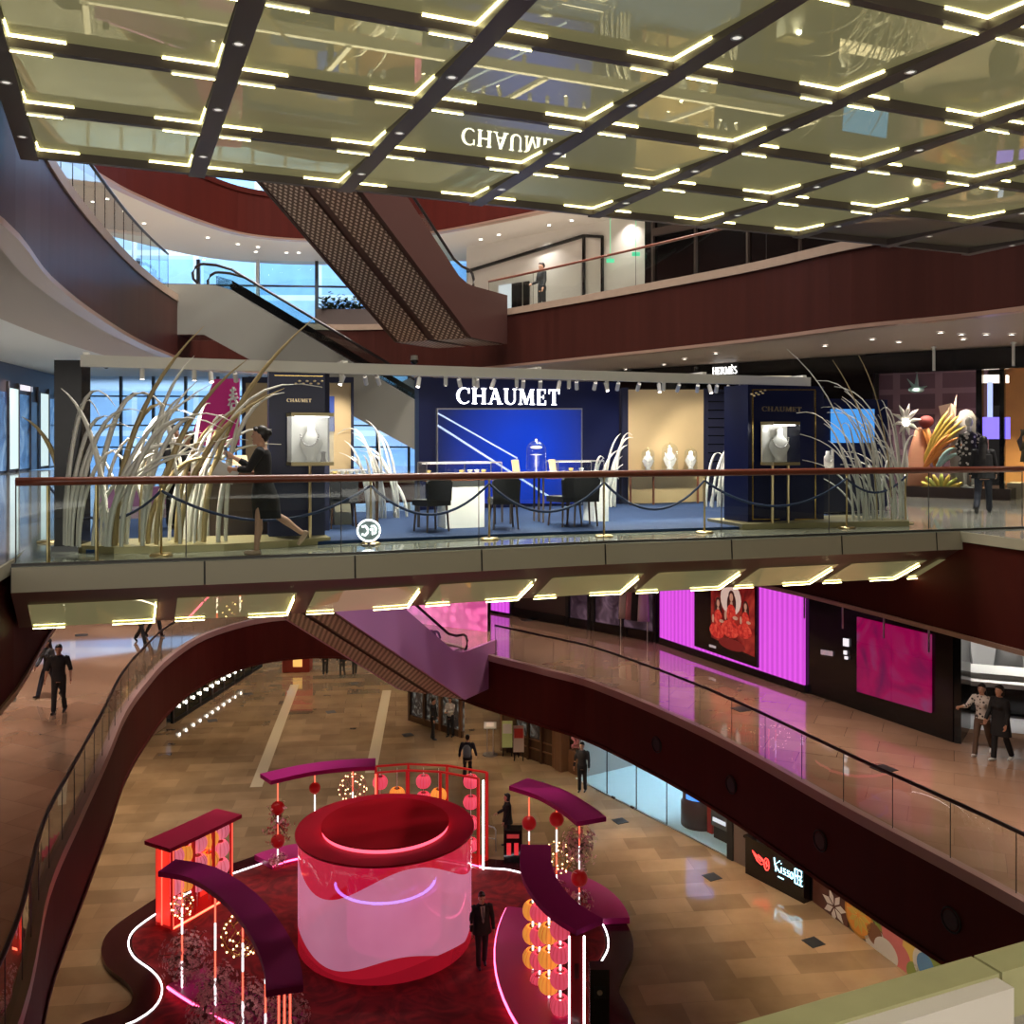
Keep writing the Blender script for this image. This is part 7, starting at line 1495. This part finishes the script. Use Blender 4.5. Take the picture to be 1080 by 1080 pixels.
def person(label, pos, face, H=1.72, fem=False, top='bk', bottom='bk', shoe='bkshoe', hair='short', legs=((4, 4), (-4, 4)), arms=((4, 10, 14, 0), (4, 10, 14, 0)), lean=0, skirt=None, coat=0., vox=.016, head=(0, 0), tie=False, sleeve=1., group=None, hat=None):
    """face: plan direction looked along; legs: (hip pitch, knee bend); arms: (pitch, outward, elbow, inward)"""
    f = Vector((face[0], face[1])).normalized(); rz = math.atan2(f.x, -f.y); s = H/1.75
    t = thing('person', label, 'person', pos, rz, group); T = WM[t]
    V = Vector
    sw, hw, cw = (.172, .088, .128) if fem else (.200, .088, .148)
    ln = R(lean)
    hip0 = V((0, 0, .93))
    def up(z, y=0, x=0): dz = z-.93; return V((x, -math.sin(ln)*dz+y, .93+math.cos(ln)*dz))
    LG = []
    for sd, (a, k) in zip((-1, 1), legs):
        h = V((sd*hw, 0, .92)); a, k = R(a), R(k); kn = h+V((sd*.005, -math.sin(a), -math.cos(a)))*.43; an = kn+V((0, -math.sin(a-k), -math.cos(a-k)))*.41; LG.append((h, kn, an, a-k))
    dzz = min(l[2].z-.075*math.cos(l[3])-.10*max(0, math.sin(-l[3])) for l in LG)
    AR = []
    for sd, (p, o, e, inn) in zip((-1, 1), arms):
        sh = up(1.42, 0, sd*sw); p, o, e, inn = R(p), R(o), R(e), R(inn)
        u = V((sd*math.sin(o), -math.sin(p)*math.cos(o), -math.cos(p)*math.cos(o))); el = sh+u*.29
        q = p+e; w = V((sd*math.sin(o)*.5-sd*math.sin(inn), -math.sin(q)*math.cos(inn), -math.cos(q)*math.cos(inn))).normalized(); wr = el+w*.25; AR.append((sh, el, wr, w, sd))
    hy, hp = R(head[0]), R(head[1]); hc = up(1.625)+V((0, -.015, 0)); HM = Matrix.Rotation(hy, 3, 'Z') @ Matrix.Rotation(hp, 3, 'X')
    def hd(x, y, z): return hc+HM @ V((x, y, z))
    g = MB()
    def torso(mb, gr, z1=1.47, z0=.80, w=0.):
        R_ = []
        for z, a, b, y in ((.80, .155, .115, .01), (.92, .168, .122, .01), (1.04, cw*.98, .102, 0), (1.14, cw*.97, .10, 0), (1.28, cw*1.12, .118, -.005), (1.38, sw*.92, .108, .0), (1.44, sw*.72, .082, .005), (1.49, .062, .060, .005)):
            if z0-.001 <= z <= z1+.021: R_.append((up(z, y), (a+gr+(w*(1.1-z) if z < 1.1 else 0), 0, 0), (0, b+gr+(w*.7*(1.1-z) if z < 1.1 else 0), 0)))
        mb.etube(R_, 18)
        if fem: 
            for sx in (-.07, .07): mb.sphere(up(1.28, -.085-gr, sx), .06+gr*.5, 12, 8)
    torso(g, 0)
    g.tube([up(1.44), up(1.50), hd(0, .01, -.06)], [.066, .054, .052], 12)
    g.sphere(hd(0, 0, .01), .1, 18, 12, (.80, .98, 1.20)); g.sphere(hd(0, -.02, -.055), .07, 14, 10, (.85, .95, .95))
    g.tube([hd(0, -.088, .025), hd(0, -.112, -.012), hd(0, -.092, -.022)], [.011, .017, .012], 8)
    g.sphere(hd(0, -.082, -.06), .022, 10, 6, (1.2, .7, .5)); g.sphere(hd(0, -.075, -.098), .024, 10, 6)
    for sx in (-1, 1): g.sphere(hd(sx*.080, .008, .0), .026, 8, 6, (.5, .8, 1.2))
    for sh, el, wr, w, sd in AR:
        g.tube([sh-V((sd*.04, 0, -.01)), sh, sh.lerp(el, .5), el, el.lerp(wr, .35), wr], [.05, .058, .048, .040, .042, .027], 12)
        sid = w.cross(V((0, 0, 1))); sid = sid.normalized() if sid.length > .1 else V((1, 0, 0)); nrm = w.cross(sid).normalized()
        # palm edge-on to the body: fingers fan along the plane of walking
        pl = nrm if abs(w.z) < .6 else V((0, -1, 0)); pl = (pl-w*pl.dot(w)).normalized(); cu = w.cross(pl).normalized()*sd
        cu = cu if cu.x*sd < 0 else -cu
        pc = wr+w*.05; g.etube([(wr, pl*.022, cu*.018), (wr+w*.04, pl*.038, cu*.016), (wr+w*.085, pl*.040, cu*.014), (wr+w*.095, pl*.034, cu*.010)], 10)
        for i, l_ in enumerate((.066, .076, .070, .054)):
            b0 = wr+w*.085+pl*(.030-.020*i); g.tube([b0, b0+w*l_*.45+cu*.006, b0+w*l_*.8+cu*.022, b0+w*l_*.95+cu*.038], [.010, .0095, .009, .007], 6)
        b0 = wr+w*.03+pl*.032; g.tube([b0, b0+w*.03+pl*.024+cu*.008, b0+w*.06+pl*.026+cu*.018], [.012, .011, .008], 6)
    for h, kn, an, fa in LG:
        g.tube([h+V((0, 0, .05)), h-V((0, 0, .04)), h.lerp(kn, .5), kn, kn.lerp(an, .3)+V((0, .012, 0)), kn.lerp(an, .7), an], [.085, .086, .07, .052, .056, .04, .036], 12)
        fd = V((0, -math.cos(fa), math.sin(fa)*1)); dn = V((0, math.sin(-fa), -math.cos(fa))); g.tube([an+dn*.03-fd*.05, an+dn*.045, an+dn*.05+fd*.08, an+dn*.055+fd*.15], [.03, .038, .034, .022], 10, flat=.8)
    def fin(mb, name, mt, parent, vx=None, smooth=True):
        mb = remesh(mb, vx or vox) if vx != 0 else mb
        mb.v = [T @ (V((p.x, p.y, p.z-dzz))*s) for p in mb.v]; return mb.build(name, mt, parent, smooth)
    body = fin(g, 'body', 'skin', t)
    # top
    c = MB(); torso(c, .014, 1.45 if skirt == 'dress' else 1.475, .92 if not skirt == 'dress' else .80)
    for sh, el, wr, w, sd in AR:
        e2 = wr if sleeve >= 1 else el.lerp(wr, max(0, sleeve*2-1)) if sleeve > .5 else sh.lerp(el, sleeve*2)
        pts = [sh-V((sd*.05, 0, -.01)), sh, sh.lerp(el, .5)] + ([el, el.lerp(e2, .5), e2] if sleeve > .5 else [e2]); c.tube(pts, ([.060, .070, .062, .054, .052, .042] if sleeve > .5 else [.060, .070, .062, .060]), 12)
    topo = fin(c, 'dress' if skirt == 'dress' else 'top', top, t)
    if coat:
        c = MB(); R_ = []
        for z, k in ((1.36, 0), (1.1, .01), (.92, .03), (.92-coat*.5, .045), (.92-coat, .06)): R_.append((up(z, .01), (max(cw, .165)+.025+k, 0, 0), (0, .125+k, 0)))
        c.etube(R_, 20); fin(c, 'coat', top, t)
    if skirt:
        c = MB(); kz = .50 if skirt == 'dress' else .45; mid = (LG[0][1]+LG[1][1])/2; spd = abs(LG[0][1].y-LG[1][1].y)/2
        c.etube([(up(1.06), (cw+.012, 0, 0), (0, .112, 0)), (up(.93, .0), (.186, 0, 0), (0, .152, 0)), (V((0, mid.y*.4, .75)), (.185, 0, 0), (0, .135+spd*.5, 0)), (V((0, mid.y*.8, kz)), (.150, 0, 0), (0, .105+spd*.75, 0))], 20); fin(c, 'skirt', bottom, t)
    else:
        c = MB(); c.etube([(up(1.03), (cw+.01, 0, 0), (0, .112, 0)), (up(.92, .01), (.180, 0, 0), (0, .134, 0)), (V((0, .01, .82)), (.172, 0, 0), (0, .125, 0))], 18)
        for h, kn, an, fa in LG: c.tube([h+V((0, 0, .05)), h-V((0, 0, .06)), h.lerp(kn, .5), kn, kn.lerp(an, .5), an+(an-kn).normalized()*.02], [.095, .098, .084, .070, .066, .062], 12)
        fin(c, 'trousers', bottom, t)
    for h, kn, an, fa in LG:
        c = MB(); fd = V((0, -math.cos(fa), math.sin(fa)*1)); dn = V((0, math.sin(-fa), -math.cos(fa))); c.tube([an+dn*.03-fd*.06, an+dn*.045, an+dn*.05+fd*.08, an+dn*.052+fd*.165], [.036, .046, .042, .028], 12, flat=.85)
        if shoe == 'beige_shoe': c.tube([an+dn*.05-fd*.055, an+dn*.085-fd*.055], [.018, .008], 8)
        fin(c, 'shoe', shoe, t)
    # hair
    if hair != 'bald':
        c = MB(); c.sphere(hd(0, .030, .040), .103, 18, 12, (.84, .96, 1.06)); 
        c.tube([hd(-.065, -.045, .085), hd(0, -.062, .108), hd(.065, -.045, .085)], [.026, .030, .026], 8)
        if hair == 'bun': c.sphere(hd(0, .115, .045), .055, 12, 8); c.sphere(hd(0, .07, -.02), .06, 12, 8)
        if hair == 'long':
            c.etube([(hd(0, .03, .06), (.085, 0, 0), (0, .08, 0)), (hd(0, .045, -.05), (.095, 0, 0), (0, .065, 0)), (up(1.42, .085), (.10, 0, 0), (0, .05, 0)), (up(1.27, .11), (.085, 0, 0), (0, .035, 0)), (up(1.2, .11), (.04, 0, 0), (0, .02, 0))], 14)
        if hair == 'bob': c.etube([(hd(0, .03, .06), (.09, 0, 0), (0, .085, 0)), (hd(0, .035, -.04), (.10, 0, 0), (0, .075, 0)), (hd(0, .045, -.11), (.09, 0, 0), (0, .06, 0))], 14)
        # keep the face clear
        hz = remesh(c, max(.012, vox*.8)); inv = HM.transposed(); keep = []
        fin(hz, 'hair', 'hair', t, 0)
    for sx in (-1, 1):
        c = MB(); c.sphere(hd(sx*.032, -.083, .022), .012, 8, 6, (1.3, .6, .7)); fin(c, 'eye', 'eye', body, 0)
    c = MB(); c.sphere(hd(0, -.096, -.058), .015, 8, 6, (1.5, .5, .45)); fin(c, 'mouth', 'lip', body, 0)
    if tie:
        c = MB(); c.extr([up(1.47, -.105, -.06), up(1.47, -.105, .06), up(1.33, -.150, .055), up(1.10, -.156, .0), up(1.33, -.150, -.055)], (0, -.012, 0)); fin(c, 'shirt_front', 'wh', topo, 0, False)
        c = MB(); c.extr([up(1.46, -.122, -.018), up(1.46, -.122, .018), up(1.33, -.164, .022), up(1.14, -.170, .026), up(1.09, -.170, 0), up(1.14, -.170, -.026), up(1.33, -.164, -.022)], (0, -.008, 0)); fin(c, 'tie', 'gry', topo, 0, False)
        for sd in (-1, 1): c = MB(); c.extr([up(1.47, -.108, sd*.055), up(1.40, -.140, sd*.095), up(1.10, -.158, sd*.012), up(1.33, -.155, sd*.05)], (0, -.014, 0)); fin(c, 'lapel', top, topo, 0, False)
    t['_arms'] = 0; del t['_arms']
    def W(x): return T @ (V((x.x, x.y, x.z-dzz))*s)
    return t, [W(a[2]+a[3]*.08) for a in AR], W
WALK = ((24, 8), (-18, 22)); WALK2 = ((-16, 20), (22, 6))
t, hands, W = person('woman in knee-length black dress striding past the narrow navy tower', G(278, 584.5, F3+.002), (-1, -.12), 1.72, True, 'bk', 'bk', 'beige_shoe', 'bun', ((-24, 30), (7, 3)), ((42, 10, 78, 10), (30, 6, 62, 30)), 3, 'dress', vox=.010, sleeve=.82)
p = hands[0]; m = MB(); m.box(p+Vector((-.03, 0, .03)), (.02, .075, .15), 0, Matrix.Rotation(R(-15), 3, 'Y')); tag(m.build('mobile_phone', 'black'), 'dark mobile phone raised by the striding woman in black dress', 'phone')
p = hands[1]; m = MB(); m.box(p+Vector((-.03, 0, -.05)), (.30, .02, .21), R(8), Matrix.Rotation(R(28), 3, 'Y')); tag(m.build('paper_folder', 'wh'), 'pale paper folder held by the striding woman in black dress', 'folder')
person('woman in black with long hair walking past the boutique window', G(1037, 541, F3), (.55, .85), 1.66, True, 'bk', 'nav', 'bkshoe', 'long', WALK, ((12, 12, 20, 5), (-8, 12, 16, 0)), 2, coat=.1, vox=.014)
person('lone person in black standing on the upper gallery behind the wooden rail', Vector((.98, 31.2, F4)), (-.8, -.4), 1.74, False, 'bk', 'bk', arms=((10, 12, 60, 20), (4, 12, 15, 0)), vox=.018)
person('man in black short-sleeved shirt and black trousers standing on the salmon floor', G(62, 752, F2), (.12, -1), 1.78, False, 'bk', 'bk', 'bkshoe', 'short', ((9, 3), (-7, 10)), ((6, 14, 14, 2), (-4, 16, 16, 2)), 0, vox=.014, sleeve=.62, head=(10, 4))
t, hands, W = person('woman in dark clothes with a rucksack behind the man in black', G(51, 734, F2), (-.35, -.9), 1.66, True, 'bk2', 'nav', 'bkshoe', 'long', WALK, ((10, 10, 30, 5), (6, 10, 24, 5)), 2, vox=.015, head=(-20, 0))
q = W(Vector((-.12, .16, 1.12))); m = MB(); m.etube([(q+Vector((0, 0, -.2)), (.14, 0, 0), (0, .08, 0)), (q, (.17, 0, 0), (0, .11, 0)), (q+Vector((0, 0, .18)), (.14, 0, 0), (0, .08, 0)), (q+Vector((0, 0, .22)), (.05, 0, 0), (0, .03, 0))], 14); tag(m.build('rucksack', 'bk2', None, True), 'dark rucksack on the woman behind the man in black', 'bag')
person('walker in dark trousers seen below the bridge, nearer of the two', G(149, 678, F2), (.9, -.5), 1.75, False, 'bk', 'bk', 'bkshoe', 'short', WALK, vox=.02)
person('walker in dark trousers seen below the bridge, beside the curved glass railing', G(163, 671, F2), (.9, -.5), 1.68, True, 'bk', 'bk', 'bkshoe', 'long', WALK2, vox=.02)
for (px, py, fx, l, fem, tp, bt) in ((343, 712, .2, 'distant person in dark trousers by the far end, nearest the red booth', False, 'bk', 'bk'), (361, 714, -.3, 'distant person in black by the far end, middle of the three', False, 'bk', 'bk2'), (374, 712, .4, 'distant person in dark clothes by the far end, nearest the escalator', True, 'bk2', 'bk')):
    person(l, G(px, py, 0), (fx, -1), 1.7, fem, tp, bt, legs=((6, 4), (-5, 5)), vox=.024)
t, hands, W = person('person in navy jacket with a backpack walking away behind the drum', G(493, 824, 0), (.1, 1), 1.74, False, 'nav', 'bk', 'bkshoe', 'short', ((14, 6), (-10, 14)), ((10, 16, 20, 0), (-6, 16, 24, 0)), 2, vox=.018)
q = W(Vector((0, .19, 1.2))); m = MB(); m.etube([(q+Vector((0, 0, -.22)), (.13, 0, 0), (0, .06, 0)), (q+Vector((0, 0, -.1)), (.16, 0, 0), (0, .10, 0)), (q+Vector((0, 0, .12)), (.15, 0, 0), (0, .09, 0)), (q+Vector((0, 0, .22)), (.08, 0, 0), (0, .05, 0))], 14); tag(m.build('backpack', mat('grey_blue_backpack', (.16, .19, .24), .7), None, True), 'grey-blue backpack on the person walking away behind the drum', 'bag')
person('person in black suit standing before the cafe front under the escalator', G(457, 780, 0), (.9, -.2), 1.75, False, 'bk', 'bk', vox=.02)
person('person in dark waistcoat and white shirt before the cafe entrance post', G(475, 777, 0), (-.5, -.8), 1.7, True, 'wh', 'bk', 'bkshoe', 'bob', vox=.02, arms=((20, 8, 70, 35), (20, 8, 70, 35)))
person('guard in dark uniform standing before the bright glass shop', G(614, 835, 0), (-.35, -1), 1.78, False, 'bk2', 'bk', vox=.018)
person('woman in black standing in profile beside the ticket box', G(535, 893, 0), (-1, -.1), 1.66, True, 'bk', 'bk2', 'bkshoe', 'bob', ((3, 2), (-3, 3)), ((18, 8, 50, 15), (6, 8, 18, 0)), vox=.016, coat=.12)
person('man in black suit with white shirt and tie standing by the drum', G(508, 1019, CZ), (.25, -1), 1.76, False, 'bk', 'bk', 'bkshoe', 'short', ((7, 3), (-5, 6)), ((5, 11, 12, 4), (4, 12, 14, 4)), 0, vox=.012, tie=True, coat=.12, head=(0, 8))
person('woman in pale printed top walking with one arm out by the corner shop', G(1036, 796, F2), (-.75, -.75), 1.65, True, 'pattern_cloth', 'brown_cloth', 'whshoe', 'long', ((20, 6), (-18, 20)), ((30, 25, 60, -10), (10, 10, 40, 10)), 2, vox=.014, sleeve=.8)
person('woman in black coat and wide trousers beside the woman in pale print', G(1055, 802, F2), (-.9, -.45), 1.68, True, 'bk', 'bk', 'whshoe', 'bob', ((10, 5), (-12, 14)), ((12, 10, 30, 10), (4, 10, 20, 0)), 2, vox=.014, coat=.32)
person('dark-haired person in black behind the left grass, nearer the glossy pillar', at(183, 17.0), (.8, -.6), 1.70, True, 'bk', 'bk', 'bkshoe', 'bun', vox=.015, arms=((25, 8, 50, 25), (25, 8, 50, 25)))
person('dark-haired person in charcoal behind the left grass, nearer the brown counter', at(201, 16.8), (-.8, -.6), 1.62, True, 'bk2', 'bk', 'bkshoe', 'bob', vox=.015, arms=((20, 8, 40, 20), (10, 8, 30, 10)))
# ------------------------------------------------------------------ small fittings
for (px, py, d, l) in ((437, 381, 27.5, 'small dome camera under the fascia behind the lighting beam'), (112, 386, 14.0, 'small dark dome camera under the lighting beam near the glossy black pillar')):
    p = D(px, py, d); t = thing('dome_camera', l, 'camera', p); r = .11 if d > 20 else .045
    m = MB(); m.sphere(p, r, 14, 9, (1, 1, .9)); m.build('dome', 'black', t, True); m = MB(); m.lathe([(.001, r*1.5), (r*.9, r*1.5), (r*1.05, r*.3)], p, 14); m.build('mount', 'greywhite' if d > 20 else 'blackmatt', t)
